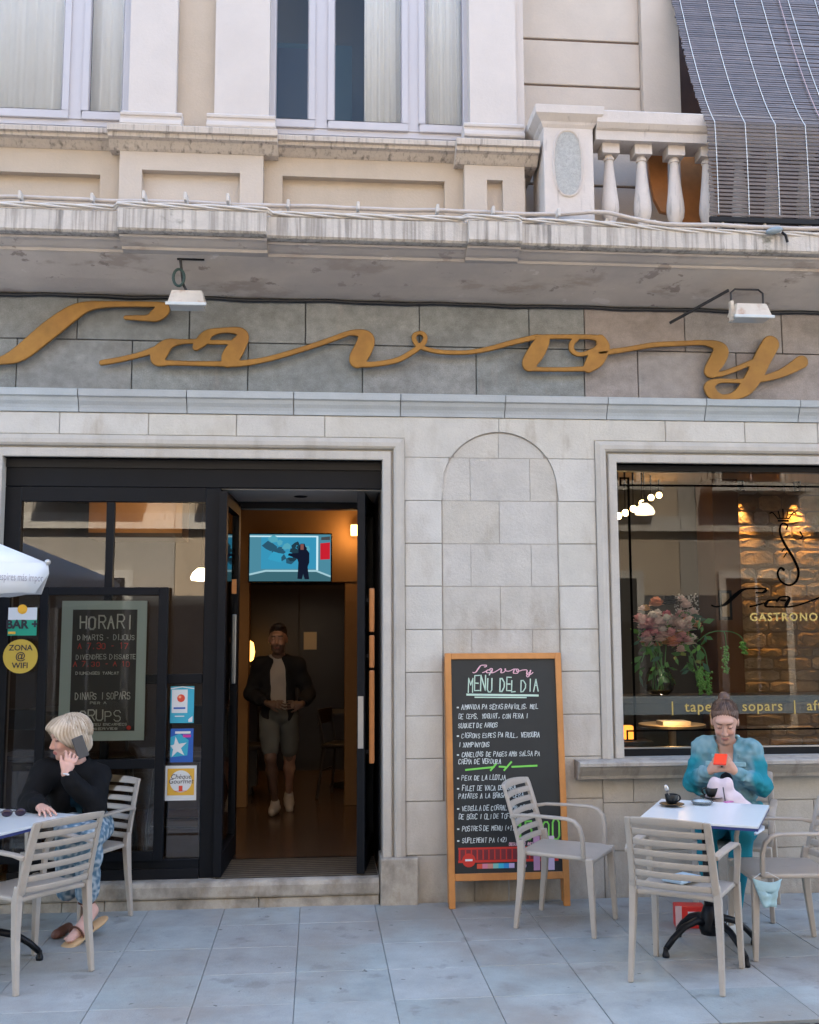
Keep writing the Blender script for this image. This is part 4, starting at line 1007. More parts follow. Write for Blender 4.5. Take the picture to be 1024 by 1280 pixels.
class Person:
    def __init__(s, name_label, J, fem=True, sc=1.0):
        s.J = {k: npv(v) for k, v in J.items()}; s.fem = fem; s.sc = sc; J = s.J; s.ax = unit(J['SL']-J['SR']); up = unit(J['N']-J['P']); s.fw = unit(np.cross(s.ax, up))*-1
        # body axes: x to the person's left, y backwards, z along the spine
        z = up; x = unit(s.ax-z*(s.ax@z)); y = np.cross(z, x); s.M = np.stack([x, y, z], 1)
        hx = unit(J['HL']-J['HR']); zz = np.array([0, 0, 1.]); hx = unit(hx-zz*(hx@zz)); s.Mp = np.stack([hx, np.cross(zz, hx), zz], 1)
    def torso(s, d, g=0., k=.04):
        J, M_ = s.J, s.M; C = J['C']; q = s.sc; L = lambda p: C+M_@(npv(p)*q)
        d.ell(J['P'], npv((.155, .115, .115))*q+g, s.Mp, k); d.ell((J['P']+C)/2, npv((.125 if s.fem else .14, .098, .15))*q+g, M_, k); d.ell(L((0, 0, .03)), npv((.145 if s.fem else .16, .10, .16))*q+g, M_, k)
        if s.fem:
            for a in (-1, 1): d.ell(L((a*.068, -.075, .0)), npv((.062, .05, .06))*q+g, M_, .03)
        d.cap(J['SL'], J['SR'], .052*q+g, None, k)
        for a in ('SL', 'SR'): d.cap(J['N'], J[a], .046*q+g, .045*q+g, .04)
        return d
    def arm(s, d, S, g=0., end=1.0, k=.025, g2=None):
        J = s.J; g2 = g if g2 is None else g2; w = J['E'+S]+(J['W'+S]-J['E'+S])*end; q = s.sc; e = .036+(.026-.036)*end
        d.chain([J['S'+S], (J['S'+S]+J['E'+S])/2, J['E'+S]], [(.052)*q+g, .046*q+g, .039*q+g], k); d.chain([J['E'+S], J['E'+S]*.65+w*.35, w], [.039*q+g, .039*q+g, e*q+g2], k); return d
    def sleeve(s, d, S, g, end, k=.045):
        J = s.J; q = s.sc; w = J['E'+S]+(J['W'+S]-J['E'+S])*end; e = J['E'+S]
        d.chain([J['S'+S], (J['S'+S]+e)/2, e], [.050*q+g, .048*q+g, .045*q+g], k); d.chain([e, (e+w)/2, w], [.045*q+g, .042*q+g, .034*q+g], k)
        rr_ = random.Random(ord(S)); ax_ = unit(w-e); up_ = unit(J['S'+S]-e)
        for i in range(5):                       # folds bunched round the elbow and above the cuff
            for org, dr in ((e, ax_), (e, up_), (w, -ax_)):
                c = org+dr*(.012+.022*i); pr = unit(np.cross(dr, npv((rr_.uniform(-1, 1), rr_.uniform(-1, 1), rr_.uniform(-1, 1)))))
                d.cap(c-pr*.030+dr*rr_.uniform(-.01, .01), c+pr*.030+dr*rr_.uniform(-.01, .01), .018+g, .016+g, .008)
        return d
    def leg(s, d, S, g=0., k=.03, end=1.0, g2=None):
        J = s.J; g2 = g if g2 is None else g2; q = s.sc; kn, an = J['K'+S], J['A'+S]; a = kn+(an-kn)*end
        d.chain([J['H'+S], (J['H'+S]+kn)/2, kn], [.088*q+g, .078*q+g, .056*q+g], k)
        if end > 0: d.chain([kn, kn+(an-kn)*.3, a], [.055*q+g, .056*q+g, (.056-.02*end)*q+g2], k)
        return d
def skincol(base, head_T, Hm, c, sc, lips=(.42, .14, .12), brow=None, lid=None, beard=None):
    base = npv(base)
    def fn(v):
        q = ((v-c)@Hm)/sc; col = np.tile(base, (len(v), 1)); n_ = waves(3, .06, 40)(v)[:, None]; col *= 1+n_
        def paint(m, cc, a=1.0):
            m = np.clip(m, 0, 1)[:, None]*a; return col*(1-m)+npv(cc)*m
        ch = np.exp(-(((np.abs(q[:, 0])-.038)/.02)**2+((q[:, 2]+.028)/.02)**2))*(q[:, 1] < -.04); col = paint(ch*.35, base*npv((1.0, .68, .66)))
        fr = q[:, 1] < -.045
        if beard is not None: col = paint(((q[:, 2] < -.045) & (q[:, 1] < .02)).astype(float)*.85+((np.abs(q[:, 2]+.05) < .008) & fr & (np.abs(q[:, 0]) < .03))*.3, beard)
        col = paint(((np.abs(q[:, 0]) < .023*(1-((q[:, 2]+.066)/.02)**2)) & (np.abs(q[:, 2]+.066) < .0105) & fr).astype(float)*.85, lips)
        if brow is not None: col = paint(((np.abs(np.abs(q[:, 0])-.032) < .019) & (np.abs(q[:, 2]-.030+.12*np.abs(np.abs(q[:, 0])-.03)) < .0048) & fr).astype(float)*.8, brow)
        if lid is not None: col = paint(((np.abs(np.abs(q[:, 0])-.031) < .0155) & (np.abs(q[:, 2]-lid[1]) < lid[2]) & fr).astype(float)*.85, lid[0])
        return col
    return fn
m_skin = mat('skin', (.5, .3, .22), .5, vcol='tone', sss=.12, spec=.35); m_cloth = mat('cloth', (.5, .5, .5), .85, vcol='tone', bump=(300, .25), spec=.2); m_hair = mat('hair', (.5, .5, .5), .45, vcol='tone', spec=.4)
def haircol(c0, c1, fr, c, Hm, seed=1):
    w_ = waves(seed, 1, fr)
    def fn(v):
        q = (v-c)@Hm; a = np.arctan2(q[:, 0], -q[:, 1]+.02); t = .5+.25*np.sin(a*38+4*np.sin(q[:, 2]*30))+.25*np.clip(w_(v), -1, 1)+.12*np.sin(a*90); t = np.clip(t, 0, 1)[:, None]; return npv(c0)*(1-t)+npv(c1)*t
    return fn
def flat(c, amp=.06, seed=1, fr=25):
    c = npv(c); w_ = waves(seed, amp, fr); return lambda v: np.tile(c, (len(v), 1))*(1+w_(v)[:, None])
def strands(c, Hm, amp):
    def fn(P): q = (P-c)@Hm; a = np.arctan2(q[..., 0], -q[..., 1]+.02); return amp*np.sin(a*34+5*np.sin(q[..., 2]*22))+amp*.6*np.sin(a*71+q[..., 2]*30)
    return fn

def locks(par, c, Hm, crown, rad, n, paths, cols, seed, r0=.0035):
    """loose strands laid over the hair: each runs from the crown over the skull to an end"""
    rr_ = random.Random(seed); per = [MB() for _ in cols]
    for i in range(n):
        az, end, flick = paths(rr_); pts = []
        for j in range(8):
            t = j/7; th = R(4)+(end-R(4))*t; w_ = az+.25*math.sin(t*3+i)*.3
            ux = math.sin(th)*math.sin(w_); uy = -math.sin(th)*math.cos(w_); uz = math.cos(th); k = 1+rr_.uniform(-.01, .035)+.02*math.sin(i*1.7+t*4)+flick*max(0, t-.75)
            v = npv((ux*rad[0]*k, uy*rad[1]*k, uz*rad[2]*k))+npv(crown); pts.append(Vector(c+Hm@v)-par.location)
        per[rr_.randrange(len(cols))].tube(pts, [r0*(.6+.5*math.sin(math.pi*min(1, .15+.85*(1-q/8)))) for q in range(8)], 4, cap=False, flat=.5)
    for mb_, cc in zip(per, cols): o = mb_.build('hair_strands', mat('strand %.2f %.2f' % (cc[0], cc[2]), cc, .4, spec=.5), par, recalc=False, smooth=True); o['kind'] = 'stuff'
# ================================================================== brushed lettering of the sign
SAVOY = {
 'S': [[(-40, 447, 4), (-20, 453, 7), (2, 450, 9), (25, 441, 17), (60, 413, 20), (90, 391, 17), (110, 382.5, 11), (135, 380, 7), (190, 380, 6), (206, 381, 6)],
       [(206, 382, 8), (203, 387, 15), (195, 393.5, 14), (184, 397, 7), (157, 396.5, 5)]],
 'a': [[(127, 453, 6), (150, 449, 6), (175, 443, 6), (194, 437, 8)], [(248, 426, 5), (225, 427, 6), (210, 430, 12), (200, 440, 17), (197, 449, 14), (206, 454, 6)],
       [(198, 453, 6), (240, 454, 5.5), (275, 454.5, 6), (300, 454, 7), (330, 449.5, 6), (362, 441, 6), (400, 429, 6), (432, 417.5, 6)],
       [(245, 433.5, 8), (254, 424, 13), (262, 416, 9), (280, 412.5, 6), (298, 413.5, 9), (304, 420, 12), (297, 432, 18), (288, 446, 19), (284, 453.5, 10)],
       [(262, 427.5, 5), (288, 427.5, 5)]],
 'v': [[(424, 420, 5), (440, 415.5, 6), (452, 417, 10), (458, 424, 18), (454, 436, 20), (447, 449, 18), (449, 455, 6)],
       [(446, 455, 7), (467, 455, 6), (496, 450, 6), (515, 440, 6), (528, 430, 6), (532, 422, 5), (529, 417, 5), (525, 415.5, 4)], [(526, 415.5, 4), (523, 416, 4), (518.5, 418.5, 5), (518, 424, 5), (523, 431.5, 5), (537, 437, 5), (557, 440, 5), (585, 440, 5), (610, 436, 5.5), (640, 428, 6), (672, 420.5, 6)]],
 'o': [[(684, 422, 6), (678, 428, 16), (670, 441, 19), (662, 454, 16), (664, 460, 7)], [(661, 461, 5), (700, 461.5, 5), (737, 460.5, 6)],
       [(669, 420.5, 5), (705, 420.5, 5.5), (740, 421, 6), (753, 425, 10)], [(751, 423, 10), (754, 434, 16), (745, 449, 19), (736, 459, 12)],
       [(722, 423, 5), (716, 428, 6), (715, 436, 6), (721, 442, 5), (731, 442, 5), (744, 437, 6)]],
 'y': [[(750, 441, 7), (780, 437, 6), (816, 431, 6), (850, 429, 6), (878, 428, 6), (893, 430, 9)], [(880, 427.5, 5), (893, 430, 9), (902, 438, 17), (896, 452, 18), (888, 464, 13), (892, 469, 6)],
       [(888, 468, 6), (903, 467, 6), (923, 460, 6), (944, 451, 6)],
       [(964, 430, 20), (955, 446, 20), (946, 465, 19), (934, 484, 17), (920, 494, 10), (904, 497, 8), (892, 493, 12)], [(894, 494, 11), (890, 490, 13), (888, 482, 12), (899, 476, 6), (923, 476, 5), (950, 474, 7), (978, 466, 10), (1003, 452, 15)]]}
def smoothpath(pts, k=6):
    P = [Vector(p) for p in pts]; P = [P[0]*2-P[1]]+P+[P[-1]*2-P[-2]]; out = []
    for i in range(1, len(P)-2):
        a, b, c, d = P[i-1:i+3]
        for j in range(k):
            t = j/k; out.append(.5*((2*b)+(c-a)*t+(2*a-5*b+4*c-d)*t*t+(3*b-a-3*c+d)*t**3))
    out.append(P[-2]); return out
def brush(mb, pts, conv, wscale, y, dy):
    """one brush stroke (x, y, width in sign units) as a flat solid; conv maps sign units to x, z"""
    S = smoothpath(pts); L, Rr = [], []
    C = [Vector(conv(p.x, p.y)) for p in S]
    for i, c in enumerate(C):
        d = C[min(i+1, len(C)-1)]-C[max(i-1, 0)]
        n = Vector((-d.y, d.x)).normalized()*max(.4, S[i].z)*wscale/2
        L.append(c+n); Rr.append(c-n)
    n = len(C)
    vs = [(p.x, y, p.y) for p in L]+[(p.x, y, p.y) for p in Rr]
    fs = [(i, n+i, n+i+1, i+1) for i in range(n-1)]
    if dy:
        vs += [(p.x, y+dy, p.y) for p in L]+[(p.x, y+dy, p.y) for p in Rr]
        fs += [(2*n+i, 2*n+i+1, 3*n+i+1, 3*n+i) for i in range(n-1)]
        fs += [(i, i+1, 2*n+i+1, 2*n+i) for i in range(n-1)]+[(n+i+1, n+i, 3*n+i, 3*n+i+1) for i in range(n-1)]
        fs += [(0, 2*n, 3*n, n), (n-1, 2*n-1, 4*n-1, 3*n-1)]
    mb.add(vs, fs)
YSG = -.075
m_gold = mat('bronze gold letters', (.28, .145, .03), .45, metal=.35, mott=(7, .25), bump=(40, .1), stains=(((.20, .09, .02), 4, .5, .7, (1, 1, 1), .5),))
sg = thing('cafe_sign', 'golden brown cursive metal sign lettering on the granite frieze', 'sign', (0, 0, 0))
csig = lambda x, y: (X(x, YSG, y), Z(y, YSG, x))
for ch, sts in SAVOY.items():
    sd_ = SDF(); y0_, y1_ = YSG, YSG+.022
    for st_ in sts:                              # every stroke a flat-faced band with its own width along the way
        q_ = smoothpath(st_, 5); c_ = [np.array((csig(p.x, p.y)[0], 0, csig(p.x, p.y)[1])) for p in q_]
        for i in range(len(c_)-1):
            ra, rb = max(1.5, q_[i].z)*.0031, max(1.5, q_[i+1].z)*.0031; aa, bb = c_[i], c_[i+1]; r_ = max(ra, rb)
            def f(P, aa=aa, bb=bb, ra=ra, rb=rb):
                Q = P*np.array((1., 0, 1.)); ab = bb-aa; t = np.clip(((Q-aa)@ab)/max(1e-9, ab@ab), 0, 1); return np.linalg.norm(Q-aa-t[..., None]*ab, axis=-1)-(ra+(rb-ra)*t)
            lo_, hi_ = np.minimum(aa, bb)-r_, np.maximum(aa, bb)+r_; lo_[1], hi_[1] = y0_-.004, y1_+.004; sd_.ops.append((f, lo_, hi_, .003, False))
    sd_.half((0, y0_, 0), (0, -1, 0), .002).half((0, y1_, 0), (0, 1, 0), .002)
    lo = sdfobj('letter', sd_, .0045, m_gold, sg, relax=1); lo.data.set_sharp_from_angle(angle=R(50))
    pin = MB()
    for s_ in sts:
        if len(s_) > 5:
            for q in (1, -2): px_, pz_ = csig(s_[q][0], s_[q][1]); pin.box(px_-.006, px_+.006, YSG+.02, .0, pz_-.006, pz_+.006)
    if pin.v: pin.build('fixing_pin', m_black, lo)

# ================================================================== floodlights under the soffit
m_flood = mat('white lamp enamel', (.62, .56, .48), .5, mott=(9, .15), stains=(((.35, .16, .07), 12, .55, .7, (1, 1, 1), .6),))
def flood(px, py, w_, label, flip):
    Yf_ = -.42; c = at(px, py, Yf_)
    f_ = thing('floodlight', label, 'lamp', c, 0, 'floodlights over the sign')
    hb = w_/2
    b_ = MB(); b_.add([(-hb, -.06, -.055), (hb, -.06, -.055), (hb, .09, -.02), (-hb, .09, -.02), (-hb*.80, -.03, .045), (hb*.80, -.03, .045), (hb*.80, .06, .06), (-hb*.80, .06, .06)],
        [(0, 3, 2, 1), (4, 5, 6, 7), (0, 1, 5, 4), (1, 2, 6, 5), (2, 3, 7, 6), (3, 0, 4, 7)])
    bo_ = b_.build('lamp_body', m_flood, f_, bevel=.006)
    MB().box(-hb-.008, hb+.008, -.072, -.058, -.064, -.044).build('rim', mat('pale rim', (.55, .60, .62), .35), bo_, bevel=.003, seg=1)
    MB().box(-hb+.01, hb-.01, -.05, .08, -.056, -.05, Matrix.Rotation(R(0), 4, 'X')).build('lens', mat('lamp lens', (.5, .55, .56), .1), bo_)
    zsf = ZF+.13-c.z
    if not flip:
        MB().tube([(-.07, .02, zsf-.006), (.10, .02, zsf-.006)], .008, 8).build('bracket', m_black, f_)
        MB().tube([(-.05, .02, zsf-.01), (-.03, .02, .10), (-.0, .02, .04)], .009, 8).build('arm', m_iron, f_)
        lp = [(-.055+.034*math.cos(a), .0, .135+.055*math.sin(a)) for a in [6.28*i/18 for i in range(19)]]
        MB().tube(lp, .009, 8).build('cable_loop', mat('green black cable', (.02, .05, .045), .5), f_)
    else:
        MB().tube([(-.12, .02, -.03), (-.12, .02, .13), (-.09, .02, .155), (.07, .02, .155), (.10, .02, .13), (.10, .02, .03)], .007, 8).build('bracket', m_iron, f_)
        MB().tube([(-.42, .36, .02), (-.13, .03, .15)], .011, 8).build('arm', m_iron, f_)
        MB().box(-.13, -.11, .0, .04, -.06, .07).build('side_plate', m_flood, f_)
flood(234, 373, .235, 'white floodlight with a looped cable over the golden S', False)
flood(938, 389, .255, 'white floodlight on a bent wire bracket over the golden y', True)
# ================================================================== cables along the slab
m_cab = mat('off white cable', (.56, .52, .47), .6, mott=(8, .12)); m_cond = mat('painted conduit', (.50, .44, .39), .6, mott=(8, .15))
def cablepath(zf_, Y, amp, ph, x0=XL, x1=XR, n=110, fr_=1.0):
    return [(x, Y(x) if callable(Y) else Y, zf_(x)+amp*math.sin(x*7.3*fr_+ph)+amp*.5*math.sin(x*17*fr_+ph*2)) for x in lin(x0, x1, n)]
def yoff(x): return YS-.025-(.06 if xp0-.03 < x < xp1+.03 else 0)-(.036 if X(583, YS) < x < X(655, YS) else 0)
zc1 = lambda x: zs1+.045 + (-.028*max(0, min(1, (x-1.0)/.5)))
o = MB().tube(cablepath(lambda x: zs1+.100-.077*max(0, min(1, (x-1.0)/.45)), lambda x: YS+.09-.09*max(0, min(1, (x-.8)/.3)), .003, 1, n=160), .015, 8).build('conduit_pipe', m_cond, smooth=True)
tag(o, 'painted conduit pipe running above the balcony slab edge', 'pipe')
for k, (ph, rr) in enumerate(((0, .0085), (2.1, .0085), (4.2, .0075))):
    pts = [(x, yoff(x)+.03+.010*math.cos(x*9+ph), zc1(x)-.028+.0105*math.sin(x*9+ph)+.004*math.sin(x*2.1)) for x in lin(XL, XR, 300)]
    o = MB().tube(pts, rr, 6).build('twisted_cable', m_cab, smooth=True)
    tag(o, 'off white cable twisted with its fellows along the balcony slab', 'cable', 'twisted cables on the balcony slab')
for k, p in enumerate((22, 113, 180, 232, 285, 360, 448, 548, 618, 700, 760, 820, 905, 958)):
    x_ = X(p, YS, 262)
    c_ = thing('cable_clip', 'small white clip holding the cables to the slab', 'clip', (x_, YS+.04, zs1+.0), 0, 'cable clips on the slab')
    MB().box(-.009, .009, -.02-.06*(xp0 < x_ < xp1), .06, .066 if x_ < 1 else .03, .118 if x_ < 1 else .06).build('strap', m_cab, c_, bevel=.004, seg=1)
    MB().box(-.005, .005, .03, .045, -.02, .07 if x_ < 1 else .03).build('stem', m_cond, c_)
jb = thing('cable_joint', 'grey blue taped cable joint under the reed blind', 'cable joint', at(968, 288, YS-.03))
MB().ball((0, 0, 0), (.06, .022, .024), 12, 8, Matrix.Rotation(R(-14), 3, 'Y')).build('tape_wrap', mat('blue grey tape', (.20, .25, .28), .4), jb, smooth=True)
MB().tube([(.05, 0, -.01), (.075, .0, -.03), (.085, .0, -.075)], .009, 6).build('tail', m_black, jb)
mb = MB().tube(cablepath(lambda x: ZF-.012, -.028, .004, .5, n=160), .013, 8)
tag(mb.build('black_cable', mat('black cable', (.012, .014, .018), .5), smooth=True), 'thick black cable along the top of the granite frieze', 'cable')
# ================================================================== reed blind over the balcony
m_reed = mat('brown grey reed', (.10, .078, .072), .34, var=.25, mott=(14, .25), spec=.6)
xb0 = X(885, -.60, 210); xb1 = XR-.1
bl = thing('reed_blind', 'long brown slatted reed blind hanging over the balcony rail', 'blind', (xb0, -.60, Z(150, -.6, 880)))
slat = MB().box(0, xb1-xb0, -.003, .003, -.0085, .0085); sm = slat.mesh('slat')
zben = 0; zbt_ = Z(268, -.6, 900)-bl.location.z
pos = []
z_ = zbt_
while z_ < 0: pos.append((.0+.012*math.sin(z_*4), z_, 0)); z_ += .0262
nU = 78
for i in range(nU):
    t = (i+.5)/nU
    y_ = .70*(t**.8); zz_ = 1.62*t; tan = Vector((.56*t**-.2 if t > .02 else 1.0, 1.62)); pos.append((y_, zz_, math.atan2(-tan.x, tan.y)))
for i, (y_, zz_, a) in enumerate(pos):
    o = link('slat', sm, m_reed, bl); o.location = (rnd.uniform(-.006, .006), y_, zz_); o.rotation_euler = (a, rnd.uniform(-.003, .003), rnd.uniform(-.001, .001))
cp = [(q[0]-.006, q[1]) for q in pos]
for k in range(12):
    xc = .055+k*.205
    MB().tube([(xc, y_-.002, zz_) for y_, zz_ in cp[::3]], .0028, 5).build('cord', mat('white cord', (.62, .64, .64), .7), bl)
MB().tube([(.80, y_-.012, zz_) for y_, zz_ in cp[::3]], .003, 5).build('pull_cord', mat('pink cord', (.45, .33, .34), .7), bl)
MB().box(0, xb1-xb0, -.012, .012, zbt_-.05, zbt_-.018).build('bottom_bar', m_black, bl)

# ================================================================== stickers and poster on the shopfront
YG_ = YF+.035
m_pap = mat('white sticker', (.62, .66, .68), .5); m_cy = mat('cyan print', (.03, .36, .52), .45); m_blue = mat('blue print', (.015, .10, .42), .45)
m_yel = mat('amber print', (.68, .40, .05), .5); m_txt = mat('dark print', (.02, .02, .03), .6); m_red = mat('red print', (.62, .06, .03), .5); m_grn = mat('green print', (.01, .30, .19), .5); m_mag = mat('magenta print', (.55, .04, .30), .5)
def stick(name, label, p0, p1, y0, y1, m, Yk=YG_-.006, cat='sticker'):
    a, b, c, d = X(p0, Yk, (y0+y1)/2), X(p1, Yk, (y0+y1)/2), Z(y1, Yk, p0), Z(y0, Yk, p0)
    s_ = thing(name, label, cat, ((a+b)/2, Yk, (c+d)/2)); hw_, hh_ = (b-a)/2, (d-c)/2
    MB().box(-hw_, hw_, 0, .0035, -hh_, hh_).build('sheet', m, s_)
    return s_, hw_, hh_
def quad(par, name, m, poly, lay): return MB().add([(u, -.0012*lay, v) for u, v in poly], [tuple(range(len(poly)))]).build(name, m, par, recalc=False)
def disc(par, name, m, cx, cz, r, lay, n=32, rz=None): return quad(par, name, m, [(cx+r*math.cos(2*math.pi*i/n), cz+(rz or r)*math.sin(2*math.pi*i/n)) for i in range(n)], lay)
def ctx(par, body, size, m, x, z, lay=3, bold=0, shear=0): return ptext(body, size, m, 'lettering', par, facing(x, -.0012*lay, z), bold=bold, shear=shear, extrude=0.0)
s_, a, b = stick('round_corner_sticker', 'pale blue restaurant sticker with a red ball on the door glass', 213, 242.5, 858, 904, m_cy)
quad(s_, 'border', m_pap, [(-a, b*.9), (0, b), (a, b*.9), (a, b*.84), (0, b*.94), (-a, b*.84)], 2)
quad(s_, 'white_field', m_pap, [(-a*.88, -b*.45), (a*.45, -b*.45), (a*.45, b*.82), (-a*.88, b*.82)], 1); disc(s_, 'red_ball', m_red, -.1*a, b*.35, a*.33, 2)
disc(s_, 'highlight', mat('ball shine', (.8, .35, .2), .5), -.2*a, b*.42, a*.12, 3); quad(s_, 'print_line', m_blue, [(-a*.72, -b*.24), (a*.28, -b*.24), (a*.28, -b*.14), (-a*.72, -b*.14)], 2); quad(s_, 'fold', m_pap, [(a*.55, -b*.95), (a*.9, -b*.95), (a*.9, -b*.62), (a*.55, -b*.8)], 2)
quad(s_, 'print_line', m_pap, [(-a*.6, -b*.66), (a*.2, -b*.66), (a*.2, -b*.6), (-a*.6, -b*.6)], 2)
s_, a, b = stick('blue_star_sticker', 'blue sticker with a large white star on the door glass', 213, 241.5, 911, 953, m_blue)
quad(s_, 'glow', m_cy, [(-a, -b*.7), (a*.5, -b*.6), (a*.6, b*.3), (-a*.2, b*.7), (-a, b*.5)], 1)
sr = []
for i in range(10):
    aa = R(90+36*i+8); r_ = a*(.95 if i % 2 == 0 else .36); sr.append((-.42*a+r_*math.cos(aa), -.12*b+r_*math.sin(aa)))
sr = [(max(-a, u), max(-b, min(b, v))) for u, v in sr]
quad(s_, 'star', m_pap, sr, 2); quad(s_, 'print_line', m_pap, [(-.6*a, b*.70), (a*.75, b*.70), (a*.75, b*.84), (-.6*a, b*.84)], 2); quad(s_, 'pink_flash', m_mag, [(.1*a, b*.48), (a*.78, b*.48), (a*.78, b*.64), (.1*a, b*.64)], 2)
s_, a, b = stick('gourmet_sticker', 'white and amber square sticker with a round gourmet badge on the door glass', 206.5, 245.5, 957.5, 1001, m_pap)
quad(s_, 'amber_field', m_yel, [(-a*.86, -b*.70), (a*.86, -b*.70), (a*.86, b*.84), (-a*.86, b*.84)], 1); disc(s_, 'badge', m_pap, 0, b*.1, a*.70, 2)
ctx(s_, 'Chèque', .042, m_txt, 0, b*.25, 3, 0, .2); ctx(s_, 'Gourmet', .042, m_txt, 0, -b*.02, 3, 0, .2); quad(s_, 'red_mark', m_red, [(-a*.12, -b*.48), (a*.12, -b*.48), (a*.12, -b*.15), (-a*.12, -b*.15)], 3); quad(s_, 'red_line', m_red, [(-a*.4, -b*.47), (a*.4, -b*.47), (a*.4, -b*.44), (-a*.4, -b*.44)], 4)
YC = .0
s_, a, b = stick('green_bar_sticker', 'green and pale square sticker reading BAR with a plus', 10, 46, 759.5, 794.5, m_grn, YC-.004)
quad(s_, 'pale_top', m_pap, [(-a, b*.12), (a, b*.12), (a, b), (-a, b)], 1); ctx(s_, 'BAR +', .075, m_txt, 0, -.48*b, 2, .003); quad(s_, 'yellow_tab', m_yel, [(-a*.95, -b*.9), (-a*.45, -b*.9), (-a*.45, -b*.72), (-a*.95, -b*.72)], 2)
disc(s_, 'orange_seal', mat('orange seal', (.80, .42, .03), .5), -.02*a, b*.88, a*.34, 3)
s_ = thing('wifi_sticker', 'round yellow sticker reading ZONA WIFI beside the timetable', 'sticker', at(25.5, 820.5, YC-.004)); r_ = .108
disc(s_, 'sheet', mat('mustard print', (.52, .37, .05), .5), 0, 0, r_, 0); ctx(s_, 'ZONA', .05, m_txt, 0, .038, 1, .001); ctx(s_, '@', .062, m_txt, 0, -.018, 1, .001); ctx(s_, 'WIFI', .05, m_txt, 0, -.074, 1, .001)
# display case with the opening hours
xc_ = lambda p, y=850: X(p, YC, y)
zc_ = lambda y, p=125: Z(y, YC, p)
cs = thing('display_case', 'black framed glazed leaf holding the opening hours poster', 'display case', (0, 0, 0))
for nm, (p0, p1, y0, y1) in dict(a=(46, 57, 734, 1078), b=(196, 208, 734, 1078), c=(57.2, 195.8, 734, 744), d=(57.2, 195.8, 950, 962), e=(57.2, 195.8, 1066, 1078)).items():
    MB().box(xc_(p0), xc_(p1), YC, YC+.045, zc_(y1), zc_(y0)).build('frame_bar', m_black2, cs, bevel=.003, seg=1)
MB().box(XD0+.001, xc_(8), YC, YC+.045, zc_(1078), zc_(734)).build('frame_bar', m_black2, cs); MB().box(xc_(8)+.001, xc_(45.8), YC+.002, YC+.045, zc_(744), zc_(734)).build('frame_bar', m_black2, cs)
MB().box(xc_(8)+.001, xc_(45.8), YC+.002, YC+.045, zc_(1078), zc_(1066)).build('frame_bar', m_black2, cs)
for p0, p1, y0, y1 in ((57, 196, 744, 950), (57, 196, 962, 1066), (8, 46, 744, 1066)):
    MB().add([(xc_(p0), YC+.012, zc_(y1)), (xc_(p1), YC+.012, zc_(y1)), (xc_(p1), YC+.012, zc_(y0)), (xc_(p0), YC+.012, zc_(y0))], [(0, 1, 2, 3)]).build('pane', m_glass, cs, recalc=False)
YQ = YC+.035
ps = thing('hours_poster', 'opening hours poster, chalk lettering on black with a pale blue border', 'poster', at(128, 838, YQ))
mz = lambda y: Z(y, YQ, 128)-ps.location.z
mx_ = lambda p: X(p, YQ, 838)-ps.location.x
MB().box(mx_(75), mx_(182), 0, .006, mz(926), mz(751)).build('border', mat('pale blue grey card', (.32, .42, .44), .6), ps)
MB().box(mx_(89), mx_(170), -.003, .0, mz(914), mz(762)).build('black_field', mat('poster black', (.012, .014, .016), .6), ps)
mch = mat('grey chalk', (.45, .48, .47), .8); mrd = mat('red chalk', (.55, .05, .04), .8)
rh = random.Random(2)
def hline(s, y, h_, m, x0, w_): mb = MB(); strokes(mb, s, mx_(x0), mz(y), h_, w_, max(.0035, h_*.11), .05, -.0045, rh, .0); mb.build('lettering', m, ps, recalc=False)['kind'] = 'stuff'
hline('HORARI', 786, .085, mch, 98, .042); hline('DIMARTS - DIJOUS', 800, .032, mch, 96, .017); hline('A 7.30 - 17', 811, .036, mrd, 97, .022); hline('DIVENDRES DISSABTE', 824, .030, mch, 95, .0155); hline('A 7.30 - A 10', 833, .030, mrd, 92, .021)
hline('DIUMENGES TANCAT', 843, .016, mch, 95, .0125); hline('DINARS I SOPARS', 874, .042, mch, 95, .0175); hline('PER A', 880, .014, mch, 114, .016); hline('GRUPS', 901, .062, mch, 101, .038); hline('CONSULTEU ENCARRECS', 907, .014, mch, 98, .012); hline('RESERVES', 912, .012, mch, 110, .018)
disc(ps, 'red_mark', mrd, mx_(163), mz(910), .014, 4)

# ================================================================== lettering on the big window
YD = YV-.004
m_decal = mat('black glass decal', (.002, .002, .002), .9, spec=0); m_gdec = mat('gold glass decal', (.44, .33, .10), .45, metal=.3); k = NT('frosted band'); _t = k.n('ShaderNodeBsdfTransparent'); _d = k.n('ShaderNodeBsdfDiffuse'); _d.inputs[0].default_value = (.13, .145, .135, 1); _x = k.n('ShaderNodeMixShader'); _x.inputs[0].default_value = .6
k.l(_t.outputs[0], _x.inputs[1]); k.l(_d.outputs[0], _x.inputs[2]); k.l(_x.outputs[0], k.out.inputs[0]); m_frost = k.m
wd_ = lambda p, y=750: X(p, YD, y)
zd_ = lambda y, p=850: Z(y, YD, p)
dc = thing('window_lettering', 'black script, gold words and line border applied to the window pane', 'window lettering', (0, 0, 0))
bd = MB(); t = .008
for (p0, y0, p1, y1) in ((778, 597, 778, 607), (789.5, 597, 789.5, 607)): pass
xl, xr_ = wd_(790, 760), XW1-.12
zt_, zl_ = zd_(607), zd_(913)
bd.box(xl-t, xl+t, YD, YD+.002, zl_-.06, zt_+.055); bd.box(xl-.055, xr_, YD-.001, YD+.001, zt_-t*.8, zt_+t*.8); bd.box(xl-.055, xr_, YD-.001, YD+.001, zl_-t*.7, zl_+t*.7)
for zq in (zt_+.055, ): bd.box(xl-.062, xl+t, YD-.0012, YD+.0012, zq-.012, zq)
